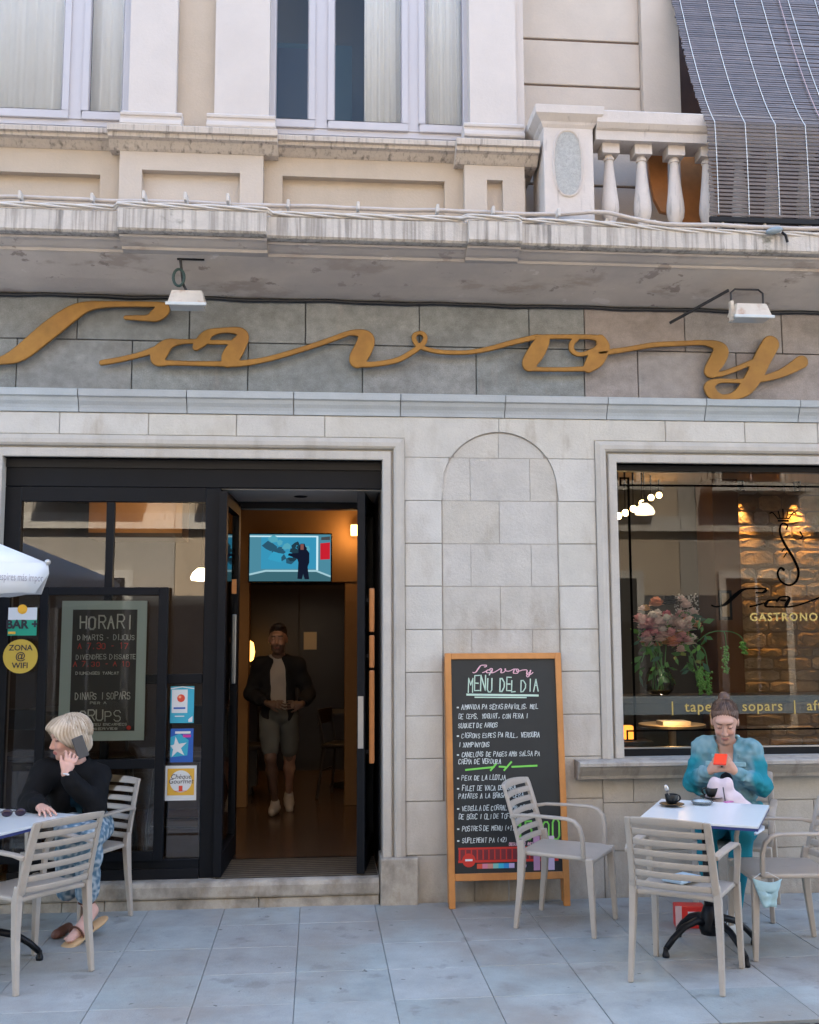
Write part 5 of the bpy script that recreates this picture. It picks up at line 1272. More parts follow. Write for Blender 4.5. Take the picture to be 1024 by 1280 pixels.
bd.box(xl-.062, xl-.05, YD-.0013, YD+.0013, zt_-.006, zt_+.055); bd.box(xl-.062, xl-.05, YD-.0013, YD+.0013, zl_-.06, zl_+.006)
bd.build('line_border', m_decal, dc)
MB().add([(XW0+.02, YD-.003, zd_(893)), (XW1-.03, YD-.003, zd_(893)), (XW1-.03, YD-.003, zd_(870)), (XW0+.02, YD-.003, zd_(870))], [(0, 1, 2, 3)]).build('frosted_band', m_frost, dc, recalc=False)
ptext('|  tapes  |  sopars  |  afterwork  |', .098, m_gdec, 'lettering', dc, facing(wd_(838, 880), YD-.006, zd_(889, 900)), align='LEFT', spacing=1.12, extrude=0, bold=.001)
ptext('GASTRONOMIA', .078, m_gdec, 'lettering', dc, facing(wd_(937, 770), YD-.002, zd_(776, 980)), align='LEFT', spacing=1.22, extrude=0, bold=.002)
mb = MB(); cdec = lambda x, y: (wd_(893+(x+25)*.285, 745), zd_(759+(y-455)*.31, 960))
for k_, sts in enumerate(SAVOY.values()):
    for i, q in enumerate(sts): brush(mb, [(a_, b_, max(7, c_*.8)) for a_, b_, c_ in q], cdec, .0017, YD-.001-.0003*(i+5*k_), 0)
mb.build('script_name', m_decal, dc, recalc=False)
mb = MB(); cid = lambda x, y: (wd_(x, 690), zd_(y, 980))
for i, q in enumerate(([(984, 662, 2), (986, 657, 2), (981, 654, 2.2), (977, 658, 2.5), (976.5, 668, 3), (982, 681, 3.4), (991, 697, 3.6), (997, 713, 3.4), (994, 726, 3), (985, 731.5, 2.6), (975, 727, 2.6), (971, 717, 2.6), (975, 710, 2.6), (980, 713, 3.5)],
        [(1001, 664, 2), (1004, 671, 1.6), (998, 674, 1.4), (990, 672, 1.2)], [(974, 651, 2.6), (988, 651, 2.6)], [(973, 648, 1.8), (989, 648, 1.8)], [(974, 648, 1.6), (968, 641, 1.6), (964, 642, 1.6)], [(977, 648, 1.4), (975, 639, 1.6)], [(981, 648, 1.4), (981, 636, 2)], [(985, 648, 1.4), (987, 639, 1.6)], [(988, 648, 1.6), (994, 641, 1.6), (998, 642, 1.6)], [(981, 685, 1.3), (977, 690, 1.3)], [(984, 690, 1.2), (979, 697, 1.3)])):
    brush(mb, q, cid, .0056, YD-.0014-.0003*i, 0)
mb.build('crowned_initial', m_decal, dc, recalc=False)

# ================================================================== menu board
m_bw = mat('orange varnished pine', (.52, .22, .06), .45, mott=(6, .2), stains=(((.30, .10, .03), 9, .5, .7, (1, 1, .1), .5),), coat=.2)
m_chb = mat('chalkboard', (.012, .017, .02), .55, mott=(3, .3))
a_, b_ = gnd(571, 1136), gnd(705, 1132)
mbd = thing('menu_board', 'tall orange framed chalkboard menu leaning on the stone pier', 'menu board', ((a_.x+b_.x)/2-.005, -.185, 0)); mbd.rotation_euler = (R(-4.6), 0, R(0))
BW, BH = .365, 1.585
u_ = lambda p, y: (p-(633+5*(y-816)/320))/141*2*BW
v_ = lambda y: (1136-y)/320*BH
for s_ in (-1, 1): MB().box(s_*BW-.02, s_*BW+.02, -.02, .02, 0, BH).build('stile', m_bw, mbd, bevel=.003, seg=1)
MB().box(-BW+.02, BW-.02, -.019, .019, BH-.04, BH-.001).build('rail', m_bw, mbd, bevel=.003, seg=1); MB().box(-BW+.02, BW-.02, -.019, .019, v_(1103), v_(1094)).build('rail', m_bw, mbd, bevel=.003, seg=1)
pn = MB().box(-BW+.02, BW-.02, -.006, .008, v_(1094), BH-.04).build('chalk_panel', m_chb, mbd)
rear = MB()
for s_ in (-1, 1): rear.box(s_*BW-.018, s_*BW+.018, .045, .075, .02, BH-.02)
rear.box(-BW, BW, .047, .073, .3, .34); rear.build('rear_leaf', m_bw, mbd)
MB().tube([(0, .02, .17), (.004, .03, .10), (0, .03, .03)], .005, 6).build('chain', mat('steel chain', (.35, .36, .36), .4, metal=.8), mbd)
ch_w = mat('white chalk', (.62, .68, .68), .9); ch_g = mat('green chalk', (.20, .62, .10), .9); ch_p = mat('pink chalk', (.72, .44, .52), .9); ch_t = mat('mint chalk', (.50, .66, .56), .9)
rc = random.Random(4); YCK = -.0075
mb = MB(); cch = lambda x, y: (u_(594+(x+40)*.074, 838), v_(842+(y-455)*.135))
for k_, sts in enumerate(SAVOY.values()):
    for i, q in enumerate(sts): brush(mb, [(x_, y_, max(11, w__*.9)) for x_, y_, w__ in q], cch, .0005, YCK-.0002*(i+5*k_), 0)
mb.build('script_name', ch_p, pn, recalc=False)
mb = MB(); strokes(mb, 'MENÚ', u_(589, 866), v_(866), .092, .029, .0075, .06, YCK, rc, .05); strokes(mb, 'DEL', u_(629, 866), v_(866), .080, .027, .0075, .06, YCK, rc, .05); strokes(mb, 'DIA', u_(656, 866), v_(866), .082, .033, .0075, .06, YCK, rc, .05)
ribbon(mb, [Vector((u_(587, 870), YCK, v_(870))), Vector((u_(677, 870), YCK, v_(872)))], .013); ribbon(mb, [Vector((u_(597, 874), YCK, v_(873.5))), Vector((u_(662, 874), YCK, v_(874.5)))], .008); mb.build('lettering', ch_t, pn, recalc=False)
lines = [(889, 'AMANIDA PA SETAS RAVIOLIS, MEL'), (901, 'DE CEPS, YOGURT, CON PERA I'), (912.5, 'SUQUET DE ARROS'), (925.5, 'CIGRONS ESPES PA RULL, VERDURA'), (937, 'I XAMPINYONS'), (949.5, 'CANELONS DE PAGES AMB SALSA PA'), (958.5, 'CREMA DE VERDURA'),
         (979, 'PEIX DE LA LLOTJA'), (992, 'FILET DE VACA DE CASA'), (1001.5, 'PATATES A LA BRASA I CEBA'), (1017, 'VEDELLA DE CORRAL AMB BOLETS'), (1027.5, 'DE BOSC I OLI DE TOFONA'), (1042, 'POSTRES DE MENU (+1)'), (1056.5, 'SUPLEMENT PA (+2)')]
for i, (y, s_) in enumerate(lines):
    mb = MB(); bul = i in (0, 3, 5, 7, 8, 10, 12, 13)
    if bul: ribbon(mb, [Vector((u_(574.5, y), YCK, v_(y)+.012)), Vector((u_(575.8, y), YCK, v_(y)+.012))], .009)
    strokes(mb, s_, u_(580 if bul else 576, y), v_(y), .029, .0125, .0037, .09, YCK, rc, .12); mb.build('lettering', ch_w, pn, recalc=False)['kind'] = 'stuff'
mb = MB()
for q in (((585, 966), (620, 963)), ((616, 967), (623, 959)), ((627, 962.5), (634, 963)), ((633, 967), (642, 957)), ((643, 963), (674, 962))): ribbon(mb, [Vector((u_(*q[0]), YCK, v_(q[0][1]))), Vector((u_(*q[1]), YCK, v_(q[1][1])))], .011)
strokes(mb, "15'00", u_(648, 1054), v_(1054), .115, .04, .011, .03, YCK, rc, .02); mb.build('lettering', ch_g, pn, recalc=False)['kind'] = 'stuff'
mb = MB(); strokes(mb, 'BEGUDA NO INCLOSA', u_(638, 1061), v_(1061), .016, .0085, .004, .05, YCK, rc); mb.build('lettering', ch_p, pn, recalc=False)
m_redp = mat('red banner print', (.55, .03, .02), .5); m_redd = mat('dark red print', (.16, .02, .03), .5)
def bq(name, p0, p1, y0, y1, m, lay): return MB().add([(u_(p0, y1), YCK-.0006*lay, v_(y1)), (u_(p1, y1), YCK-.0006*lay, v_(y1)), (u_(p1, y0), YCK-.0006*lay, v_(y0)), (u_(p0, y0), YCK-.0006*lay, v_(y0))], [(0, 1, 2, 3)]).build(name, m, pn, recalc=False)
bq('banner', 575, 699, 1062.5, 1081, m_redp, 1); bq('banner_field', 575, 699, 1065, 1078, m_redd, 2)
for k in range(17): bq('banner_hatch', 576+k*7.2, 577.6+k*7.2, 1065.5, 1077.5, m_redp, 2.5)
def bd_(name, p, y, r_, m, lay): return MB().add([(u_(p, y)+r_*math.cos(6.2832*i/24), YCK-.0006*lay, v_(y)+r_*math.sin(6.2832*i/24)) for i in range(24)], [tuple(range(24))]).build(name, m, pn, recalc=False)
bd_('round_logo', 588, 1078, .042, m_redp, 4); bq('logo_bar', 583.5, 592.5, 1076.5, 1079, m_pap, 5)
for k, c_ in enumerate(((.62, .08, .04), (.6, .2, .3), (.55, .25, .2), (.2, .5, .45), (.03, .4, .6), (.02, .25, .6), (.5, .4, .65))): bq('colour_strip', 598+k*6.6, 604.6+k*6.6, 1082.5, 1088.5, mat('strip %d' % k, c_, .5), 1)
bd_('lilac_mark', 656, 1086, .016, mat('lilac print', (.5, .4, .6), .5), 2)
for k, c_ in enumerate(((.45, .25, .40), (.6, .2, .08), (.55, .45, .6))): bq('drink_picture', 668+k*9, 676+k*9, 1050, 1092, mat('drink %d' % k, c_, .5), 3)

# ================================================================== parasol corner over the left table
m_can = mat('white parasol cloth', (.72, .74, .76), .85, mott=(3, .04))
pc_ = at(60, 704, -.95)
pa = thing('parasol', 'white cloth parasol with printed valance over the left table', 'parasol', (pc_.x-1.28, pc_.y-.05, 0))
rot = R(2); hd = 1.28; zc_b = pc_.z
cor = [(hd*math.cos(rot+R(90*i)), hd*math.sin(rot+R(90*i)), zc_b) for i in range(4)]
mb = MB(); apx = (0, 0, zc_b+.52); vs = []; fs = []
for i in range(4):
    p, q = Vector(cor[i]), Vector(cor[(i+1) % 4])
    N = 8
    base = len(vs)
    for r_ in range(N+1):
        t = r_/N
        for s_ in range(N+1):
            e_ = p.lerp(q, s_/N); v = e_.lerp(Vector(apx), t); v.z -= .05*math.sin(math.pi*t)*math.sin(math.pi*s_/N)+.02*math.sin(math.pi*s_/N)*(1-t); vs.append(v)
    fs += [(base+r_*(N+1)+s_, base+r_*(N+1)+s_+1, base+(r_+1)*(N+1)+s_+1, base+(r_+1)*(N+1)+s_) for r_ in range(N) for s_ in range(N)]
mb.add(vs, fs); co = mb.build('canopy', m_can, pa, smooth=True); md = co.modifiers.new('s', 'SOLIDIFY'); md.thickness = .003
for i in range(4):
    p, q = Vector(cor[i]), Vector(cor[(i+1) % 4]); N = 24; vs = []; d_ = (q-p).normalized(); nrm_ = Vector((d_.y, -d_.x, 0))
    for s_ in range(N+1):
        t = s_/N; e_ = p.lerp(q, t); e_.z -= .02*math.sin(math.pi*t); rd = min(1, min(t, 1-t)*22)
        dz = .165*(.35+.65*math.sqrt(max(0, 1-(1-rd)**2))) + .004*math.sin(t*40)
        vs += [e_+nrm_*.004, e_+nrm_*(.012+.006*math.sin(t*25))-Vector((0, 0, dz))]
    vo = MB().add(vs, [(2*s_, 2*s_+1, 2*s_+3, 2*s_+2) for s_ in range(N)]).build('valance', m_can, pa, smooth=True); md = vo.modifiers.new('s', 'SOLIDIFY'); md.thickness = .003
    if i == 3:
        an = math.atan2(d_.y, d_.x); m3 = Matrix.Translation(q-d_*.04-Vector((0, 0, .105))+nrm_*.024) @ Matrix.Rotation(an, 4, 'Z') @ Matrix.Rotation(R(90), 4, 'X') @ Matrix.Diagonal((.62, 1, 1, 1))
        ptext('el que respires más impor', .058, mat('grey cloth print', (.30, .28, .31), .8), 'lettering', vo, m3, align='RIGHT', extrude=0)
    MB().tube([p*1.0-Vector((0, 0, .012)), Vector(apx)-Vector((0, 0, .03))], .012, 6).build('rib', mat('pale aluminium', (.5, .5, .48), .4, metal=.6), pa)
MB().ball(Vector(cor[0])+Vector((.0, 0, .004)), .018, 8, 6).build('rib_tip', MATS['pale aluminium'], pa)
MB().tube([(0, 0, 0), (0, 0, apx[2]+.04)], .024, 12).build('pole', MATS['pale aluminium'], pa); MB().box(-.3, .3, -.3, .3, 0, .07).build('base', mat('concrete base', (.3, .3, .29), .9), pa, bevel=.02)
# ================================================================== terrace chairs and tables
m_res = mat('taupe resin', (.40, .355, .305), .42, mott=(7, .07), bump=(160, .08), spec=.5, stains=(((.25, .22, .19), 9, .62, .75, (1, 1, 1), .5), ((.55, .52, .48), 30, .68, .72, (1, 1, .3), .35)))
def curved(par, name, u0, u1, v0, v1, th=.022, nu=10, nv=2):
    """a slab of the curved chair back between two widths and heights"""
    def P(u, v, o):
        hw_ = .222-.012*v; x = u*hw_; y = .205+.085*v+.020*v*v+.034*(1-u*u); z = .455+.365*v - .012*u*u*(v > .9)
        return (x, y+o, z)
    vs, fs = [], []
    for o_ in (0, th):
        for j in range(nv+1):
            for i in range(nu+1): vs.append(P(u0+(u1-u0)*i/nu, v0+(v1-v0)*j/nv, o_))
    n = (nu+1)*(nv+1); idx = lambda k, i, j: k*n+j*(nu+1)+i
    for j in range(nv):
        for i in range(nu):
            fs += [(idx(0, i, j), idx(0, i+1, j), idx(0, i+1, j+1), idx(0, i, j+1)), (idx(1, i, j), idx(1, i, j+1), idx(1, i+1, j+1), idx(1, i+1, j))]
    for i in range(nu): fs += [(idx(0, i, 0), idx(1, i, 0), idx(1, i+1, 0), idx(0, i+1, 0)), (idx(0, i, nv), idx(0, i+1, nv), idx(1, i+1, nv), idx(1, i, nv))]
    for j in range(nv): fs += [(idx(0, 0, j), idx(0, 0, j+1), idx(1, 0, j+1), idx(1, 0, j)), (idx(0, nu, j), idx(1, nu, j), idx(1, nu, j+1), idx(0, nu, j+1))]
    return MB().add(vs, fs).build(name, m_res, par, smooth=True, bevel=.005, angle=R(50))
def sqtube(mb, pts, wx, wy):
    """square section swept along a path; wx, wy half widths per point (in x, and across the path)"""
    pts = [Vector(p) for p in pts]; n = len(pts); vs = []
    for i, p in enumerate(pts):
        t = (pts[min(i+1, n-1)]-pts[max(i-1, 0)]).normalized(); s_ = Vector((1, 0, 0)); f = t.cross(s_).normalized()
        for a, b in ((-1, -1), (1, -1), (1, 1), (-1, 1)): vs.append(p+s_*a*wx[i]+f*b*wy[i])
    fs = [(i*4+k, i*4+(k+1) % 4, (i+1)*4+(k+1) % 4, (i+1)*4+k) for i in range(n-1) for k in range(4)]+[(3, 2, 1, 0), tuple(range(4*n-4, 4*n))]
    mb.add(vs, fs); return mb
def make_chair():
    c = thing('terrace_chair', 'x', 'chair')
    nu = nv = 12; vs = []; th = .024                              # seat: dished, front lip rolled down
    def S(u, v):
        x = u*(.215-.012*v); y = -.225+.44*v; z = .445-.014*(1-u*u)*math.sin(math.pi*min(1, v*1.05))-.02*max(0, .12-v)/.12-.006*abs(u)**6
        return x, y, z
    for o_ in (0, -th):
        for j in range(nv+1):
            for i in range(nu+1): x, y, z = S(-1+2*i/nu, j/nv); vs.append((x, y, z+o_))
    n = (nu+1)**2; idx = lambda k, i, j: k*n+j*(nu+1)+i; fs = []
    for j in range(nv):
        for i in range(nu): fs += [(idx(0, i, j), idx(0, i+1, j), idx(0, i+1, j+1), idx(0, i, j+1)), (idx(1, i, j), idx(1, i, j+1), idx(1, i+1, j+1), idx(1, i+1, j))]
    for i in range(nu): fs += [(idx(0, i, 0), idx(1, i, 0), idx(1, i+1, 0), idx(0, i+1, 0)), (idx(0, i, nv), idx(0, i+1, nv), idx(1, i+1, nv), idx(1, i, nv))]
    for j in range(nv): fs += [(idx(0, 0, j), idx(0, 0, j+1), idx(1, 0, j+1), idx(1, 0, j)), (idx(0, nu, j), idx(1, nu, j), idx(1, nu, j+1), idx(0, nu, j+1))]
    MB().add(vs, fs).build('seat', m_res, c, smooth=True, bevel=.007, angle=R(50))
    for s_ in (-1, 1):
        mb = MB(); sqtube(mb, [(s_*.212, -.205, .432), (s_*.216, -.212, .30), (s_*.222, -.225, 0)], [.019, .017, .0135], [.024, .019, .0135]); mb.build('leg', m_res, c, bevel=.006)
        mb = MB(); sqtube(mb, [(s_*.205, .215, .50), (s_*.208, .205, .42), (s_*.214, .215, .25), (s_*.222, .245, 0)], [.017, .018, .016, .0125], [.018, .024, .019, .0135]); mb.build('leg', m_res, c, bevel=.006)
        mb = MB(); pth = [(s_*.216, .262, .635), (s_*.224, .20, .647), (s_*.232, .05, .650), (s_*.236, -.08, .648), (s_*.236, -.125, .636), (s_*.235, -.155, .605), (s_*.230, -.170, .55), (s_*.222, -.172, .432)]
        k = len(pth); sqtube(mb, pth, [.013, .019, .022, .022, .021, .019, .016, .014], [.011, .008, .0075, .0075, .0075, .0085, .010, .012]); mb.build('armrest', m_res, c, bevel=.004, smooth=True, angle=R(45))
    for s_ in (-1, 1): curved(c, 'back_stile', s_*.84, s_*1.0, .0, 1.0, nu=2, nv=10)
    curved(c, 'top_rail', -.842, .842, .885, 1.0)
    for k in range(6): v0 = .02+k*.145; curved(c, 'slat', -.842, .842, v0, v0+.085, th=.018)
    return c
ch0 = make_chair()
def ang(fx, fy): return math.atan2(fx, -fy)                       # local -y is the way a sitter faces
CH = [((1.128, -1.552), ang(.55, .835), 'empty taupe slatted armchair with its back to the street, tucked under the right table'),
      ((.746, -.594), ang(.853, -.522), 'empty taupe slatted armchair standing in front of the chalkboard menu'),
      ((1.80, -1.185), ang(-.99, .10), 'taupe slatted armchair with a face mask hung on it at the right table'),
      ((1.865, -.40), ang(-.477, -.879), 'taupe slatted armchair the woman in the denim jacket sits on'),
      ((-2.215, -1.215), ang(-.775, .632), 'empty taupe slatted armchair pulled up to the left table with its back to the street'),
      ((-2.18, -.262), ang(-.46, -.888), 'taupe slatted armchair the woman on the phone sits on')]
for i, ((x, y), a, lb) in enumerate(CH):
    o = ch0 if i == 0 else copy_tree(ch0)
    o.location = (x, y, 0); o.rotation_euler = (0, 0, a); tag(o, lb, 'chair', 'taupe armchairs on the terrace')
m_top = mat('pale laminate', (.66, .70, .72), .28, mott=(30, .03), spec=.6); m_edge = mat('blue edge band', (.03, .045, .17), .4)
def terrace_table(c, rz, w_, d_, label):
    t_ = thing('terrace_table', label, 'table', (c[0], c[1], 0), rz, 'terrace tables')
    MB().box(-w_/2, w_/2, -d_/2, d_/2, .722, .735).build('table_top', m_top, t_, bevel=.0015, seg=1)
    MB().box(-w_/2+.002, w_/2-.002, -d_/2+.002, d_/2-.002, .708, .7215).build('edge_band', m_edge, t_)
    MB().tube([(0, 0, .10), (0, 0, .70)], .028, 14).build('column', m_black, t_, smooth=True); MB().box(-.16, .16, -.16, .16, .697, .7075).build('bracket_plate', m_black, t_)
    MB().lathe([(.05, .09), (.06, .12), (.045, .2), (.03, .24)], seg=14).build('hub', m_black, t_, smooth=True)
    for k in range(4):
        a = R(45+90*k); ca, sa = math.cos(a), math.sin(a)
        MB().tube([(ca*r_, sa*r_, z_) for r_, z_ in ((.03, .15), (.09, .165), (.17, .14), (.24, .09), (.285, .045))], [.022, .02, .018, .017, .016], 8).build('foot', m_black, t_, smooth=True)
        MB().lathe([(.0, 0), (.018, .0), (.02, .012), (.014, .03), (.012, .05)], (ca*.29, sa*.29, 0), 10).build('glide', m_black, t_)
    return t_
tA = math.atan2(-.288, .533)
tc = Vector((1.388, -1.187, 0)); terrace_table(tc, tA, .606, .705, 'pale square terrace table with coffee cups on four curved black feet')
terrace_table((-2.475, -1.075), math.atan2(.447, -.894)+math.pi, .62, .70, 'pale terrace table with sunglasses beside the woman on the phone')
ZTT = .735
# things on the right table
m_cup = mat('black glazed cup', (.010, .012, .013), .4, spec=.3)
def cup(px, py, ha, label, spoon=False):
    p = gnd(px, py, ZTT); c = thing('coffee_cup', label, 'cup', p, ha)
    MB().lathe([(.02, .014), (.026, .016), (.034, .035), (.038, .066), (.0365, .067), (.033, .04), (.024, .02), (.0, .02)], seg=22).build('cup_body', m_cup, c, smooth=True)
    MB().tube([(.034+.02*math.sin(a), 0, .044+.018*math.cos(a)) for a in [math.pi*i/8 for i in range(9)]], .0045, 6).build('cup_handle', m_cup, c, smooth=True)
    s_ = thing('saucer', 'black saucer under the ' + label, 'saucer', p)
    MB().lathe([(.0, .004), (.03, .001), (.035, .004), (.068, .013), (.07, .016), (.066, .016), (.03, .009), (.0, .009)], seg=26).build('plate', m_cup, s_, smooth=True)
    if spoon:
        sp_ = thing('coffee_spoon', 'small steel spoon standing in the black coffee cup', 'spoon', p+Vector((0, 0, .03)))
        MB().tube([(.0, 0, 0), (-.02, .0, .05)], .0028, 6).build('spoon_stem', MATS['brushed steel'], sp_)
        MB().ball((-.028, 0, .070), (.013, .006, .021), 10, 8, Matrix.Rotation(R(-20), 3, 'Y')).build('bowl', MATS['brushed steel'], sp_, smooth=True)
cup(840, 1008, R(10), 'black coffee cup with a spoon by the table edge', True); cup(890, 999, R(160), 'plain black coffee cup in front of the woman in denim')
p = gnd(878, 1006, ZTT); as_ = thing('ashtray', 'clear glass ashtray between the coffee cups', 'ashtray', p)
MB().lathe([(.0, .004), (.045, .004), (.05, .02), (.058, .022), (.06, .018), (.05, .0), (.0, .0)], seg=24).build('dish', mat('clear glass', (.75, .88, .92), .05, trans=.85), as_, smooth=True)
p = gnd(911, 1003, ZTT); pk = MB().box(-.028, .028, -.012, .012, 0, .006).build('sugar_packet', mat('pink wrapper', (.5, .15, .35), .5)); pk.location = p; pk.rotation_euler = (0, 0, .4); tag(pk, 'small pink sugar packet near the ashtray', 'packet')
# red shopping box under the table, mask on the chair arm, sunglasses
p = gnd(862, 1158); rb = thing('red_shopping_box', 'red carton box with a white label under the right table', 'box', p, R(-10))
MB().box(-.085, .085, -.05, .05, 0, .125).build('carton', mat('red carton', (.62, .025, .02), .45, mott=(5, .08)), rb, bevel=.005); MB().box(-.015, .045, -.053, -.0505, .055, .095).build('label_patch', m_pap, rb); MB().box(-.086, -.05, -.052, -.0503, .0, .126).build('pale_stripe', mat('pale pink card', (.6, .42, .42), .6), rb)
p = at(957, 1098, -1.42); mk = thing('face_mask', 'pale blue surgical mask hanging from the chair arm', 'face mask', p, R(-8))
vs = []; fs = []; nn = 8
for j in range(nn+1):
    for i in range(nn+1):
        u, v = i/nn, j/nn; w_ = 1-.55*v; vs.append(((u-.45)*.15*w_+.012*v, .012*math.sin(u*6+v*4)+.006*math.sin(v*18), -.145*v-.02*math.sin(u*3.1)*(v < .5)))
fs = [(j*(nn+1)+i, j*(nn+1)+i+1, (j+1)*(nn+1)+i+1, (j+1)*(nn+1)+i) for j in range(nn) for i in range(nn)]
mo = MB().add(vs, fs).build('cloth', mat('surgical blue', (.38, .58, .64), .8), mk, smooth=True); md = mo.modifiers.new('s', 'SOLIDIFY'); md.thickness = .003
MB().tube([(-.06, 0, 0), (-.02, .02, .02), (.02, .02, .025), (.07, 0, 0)], .0018, 5).build('ear_loop', m_pap, mk)
p = gnd(17, 1021, ZTT); sg_ = thing('sunglasses', 'dark sunglasses lying on the left table', 'sunglasses', p, R(15))
for s_ in (-1, 1):
    MB().ball((s_*.034, 0, .022), (.029, .008, .021), 12, 8).build('lens', mat('smoke lens', (.02, .01, .03), .08), sg_, smooth=True)
    MB().tube([(s_*.062, 0, .03), (s_*.066, .05, .02), (s_*.06, .12, .005)], .003, 6).build('temple', m_black, sg_)
MB().tube([(-.008, 0, .028), (0, -.002, .031), (.008, 0, .028)], .003, 6).build('bridge', m_black, sg_)
pb = thing('paper_bag', 'flat pale blue paper bag lying on the seat of the street side armchair', 'paper bag', (1.13, -1.50, .447), R(35))
MB().box(-.09, .09, -.06, .06, 0, .022).build('bag', mat('pale blue paper', (.45, .58, .66), .7, mott=(20, .1)), pb, bevel=.006); MB().box(-.03, .05, -.061, -.0602, .005, .017).build('print', m_blue, pb)
# ================================================================== bouquet on the window counter
vb = at(825, 868, .62); vb.z = zct
vz = thing('glass_vase', 'round clear glass vase with stems on the window counter', 'vase', vb)
MB().lathe([(.0, .006), (.06, .004), (.10, .04), (.115, .09), (.10, .15), (.075, .185), (.08, .2), (.077, .2), (.07, .186), (.095, .15), (.11, .09), (.095, .045), (.055, .012), (.0, .012)], seg=28).build('vase_body', glassmat('vase glass', (.95, .98, .97), .7), vz, smooth=True)
MB().lathe([(.0, .013), (.05, .013), (.08, .035), (.0, .036)], seg=20).build('amber_pebbles', mat('amber pebbles', (.55, .33, .03), .3), vz)
rf = random.Random(9)
bq_ = thing('flower_bouquet', 'mixed bouquet of pale pink, white and peach flowers with trailing green tails', 'bouquet', vb+Vector((0, 0, .02)))
mgs = [mat('stem green', (.10, .26, .10), .6), mat('leaf green', (.10, .28, .09), .6), mat('fresh leaf', (.16, .42, .10), .6), mat('dusky leaf', (.08, .20, .15), .6)]
pcs = [mat('petal %d' % i, c_, .7, mott=(40, .1)) for i, c_ in enumerate(((.78, .48, .52), (.82, .68, .68), (.86, .82, .80), (.80, .42, .28), (.66, .22, .32), (.02, .02, .03), (.60, .42, .22)))]
def blossom(c, r, m, n=26, flat=.6):
    mb = MB()
    for i in range(n):
        t = (i+.5)/n; a = i*2.4; el = R(85-80*t)*flat+R(90)*(1-flat)*(1-t); d_ = Vector((math.cos(a)*math.cos(el), math.sin(a)*math.cos(el), math.sin(el)))
        s_ = d_.cross(Vector((0, 0, 1))).normalized() if abs(d_.z) < .99 else Vector((1, 0, 0)); w_ = r*(.28+.25*t)
        b_ = Vector(c)+d_*r*.15; tip = Vector(c)+d_*r*rf.uniform(.8, 1.1); mid = b_.lerp(tip, .6)+Vector((0, 0, r*.12))
        mb.add([b_-s_*w_*.3, b_+s_*w_*.3, mid+s_*w_, tip+s_*w_*.4, tip-s_*w_*.4, mid-s_*w_], [(0, 1, 2, 5), (5, 2, 3, 4)])
    o = mb.build('blossom', m, bq_, recalc=False); return o
def fl(px, py, dy=0): return at(px, py, .62+dy)-vb-Vector((0, 0, .02))
for (px, py, r, m, dy) in ((821, 758, .055, 3, .02), (809, 786, .075, 0, -.05), (823, 784, .06, 1, -.06), (800, 778, .05, 0, 0), (856, 790, .07, 2, -.05), (847, 783, .055, 1, 0), (850, 798, .05, 6, -.06), (842, 806, .05, 3, -.07), (838, 756, .06, 5, .02), (858, 760, .045, 1, .0), (866, 770, .045, 1, .02), (872, 784, .035, 3, .0), (834, 772, .04, 4, .03), (814, 793, .05, 4, -.03), (861, 806, .045, 2, -.04), (852, 815, .04, 1, -.05), (866, 800, .035, 2, -.02), (829, 797, .05, 1, -.05), (853, 752, .035, 1, .03)):
    blossom(fl(px, py, dy), r*1.3, pcs[m], 34)
for k in range(22): blossom(fl(rf.uniform(805, 866), rf.uniform(768, 808), rf.uniform(-.10, -.03)), rf.uniform(.045, .065), pcs[rf.choice((0, 1, 1, 2, 2))], 26)
for k in range(26): blossom(fl(rf.uniform(802, 868), rf.uniform(760, 812), rf.uniform(-.06, .08)), rf.uniform(.03, .055), pcs[rf.choice((0, 1, 1, 2, 2, 3, 6))], 20)
for k in range(120):                                              # leaves round the blossoms
    px, py = rf.uniform(797, 882), rf.uniform(768, 848); c = fl(px, py, rf.uniform(-.08, .1)); d_ = Vector((rf.uniform(-1, 1), rf.uniform(-1, .6), rf.uniform(-1.2, .4))).normalized()*rf.uniform(.06, .12)
    s_ = d_.cross(Vector((.3, 1, .4))).normalized()*rf.uniform(.010, .024)
    MB().add([c, c+d_*.5+s_, c+d_, c+d_*.5-s_], [(0, 1, 2, 3)]).build('leaf', mgs[rf.randrange(4)], bq_, recalc=False)
for k in range(26):                                               # small sprigs
    px, py = rf.uniform(845, 872), rf.uniform(744, 775); c = fl(px, py, rf.uniform(-.03, .06)); mb = MB()
    for q in range(6): mb.ball(c+Vector((rf.uniform(-.02, .02), rf.uniform(-.02, .02), rf.uniform(-.025, .025))), .006, 6, 4)
    mb.build('sprig', mat('silver sprig', (.45, .45, .46), .8), bq_)
for k, (pts) in enumerate(([(872, 802), (885, 792), (900, 789), (907, 796), (908, 842)], [(870, 805), (880, 812), (884, 830), (886, 868)], [(866, 806), (875, 822), (876, 868)], [(900, 789), (915, 790), (928, 798), (931, 817)], [(815, 800), (808, 812), (802, 828)], [(820, 800), (826, 815), (828, 840)], [(862, 812), (870, 830), (880, 862)])):
    P_ = [fl(a, b, -.03-.01*k) for a, b in pts]; MB().tube(smoothpath(P_, 5), .004, 5).build('stem', mgs[0], bq_)
    if k < 4 or k == 6:
        mb = MB(); a, b = P_[-2], P_[-1]
        for q in range(70):
            t = rf.random(); c = a.lerp(b, .25+.75*t); mb.ball(c+Vector((rf.gauss(0, .011), rf.gauss(0, .011), 0)), rf.uniform(.006, .011), 6, 4)
        mb.build('trailing_tail', mgs[2], bq_)
for k in range(7): MB().tube([(rf.uniform(-.04, .04), rf.uniform(-.04, .04), .02), (rf.uniform(-.05, .05), rf.uniform(-.05, .05), .2), (rf.uniform(-.1, .1), rf.uniform(-.06, .06), .36)], .004, 5).build('stem', mgs[0], bq_)
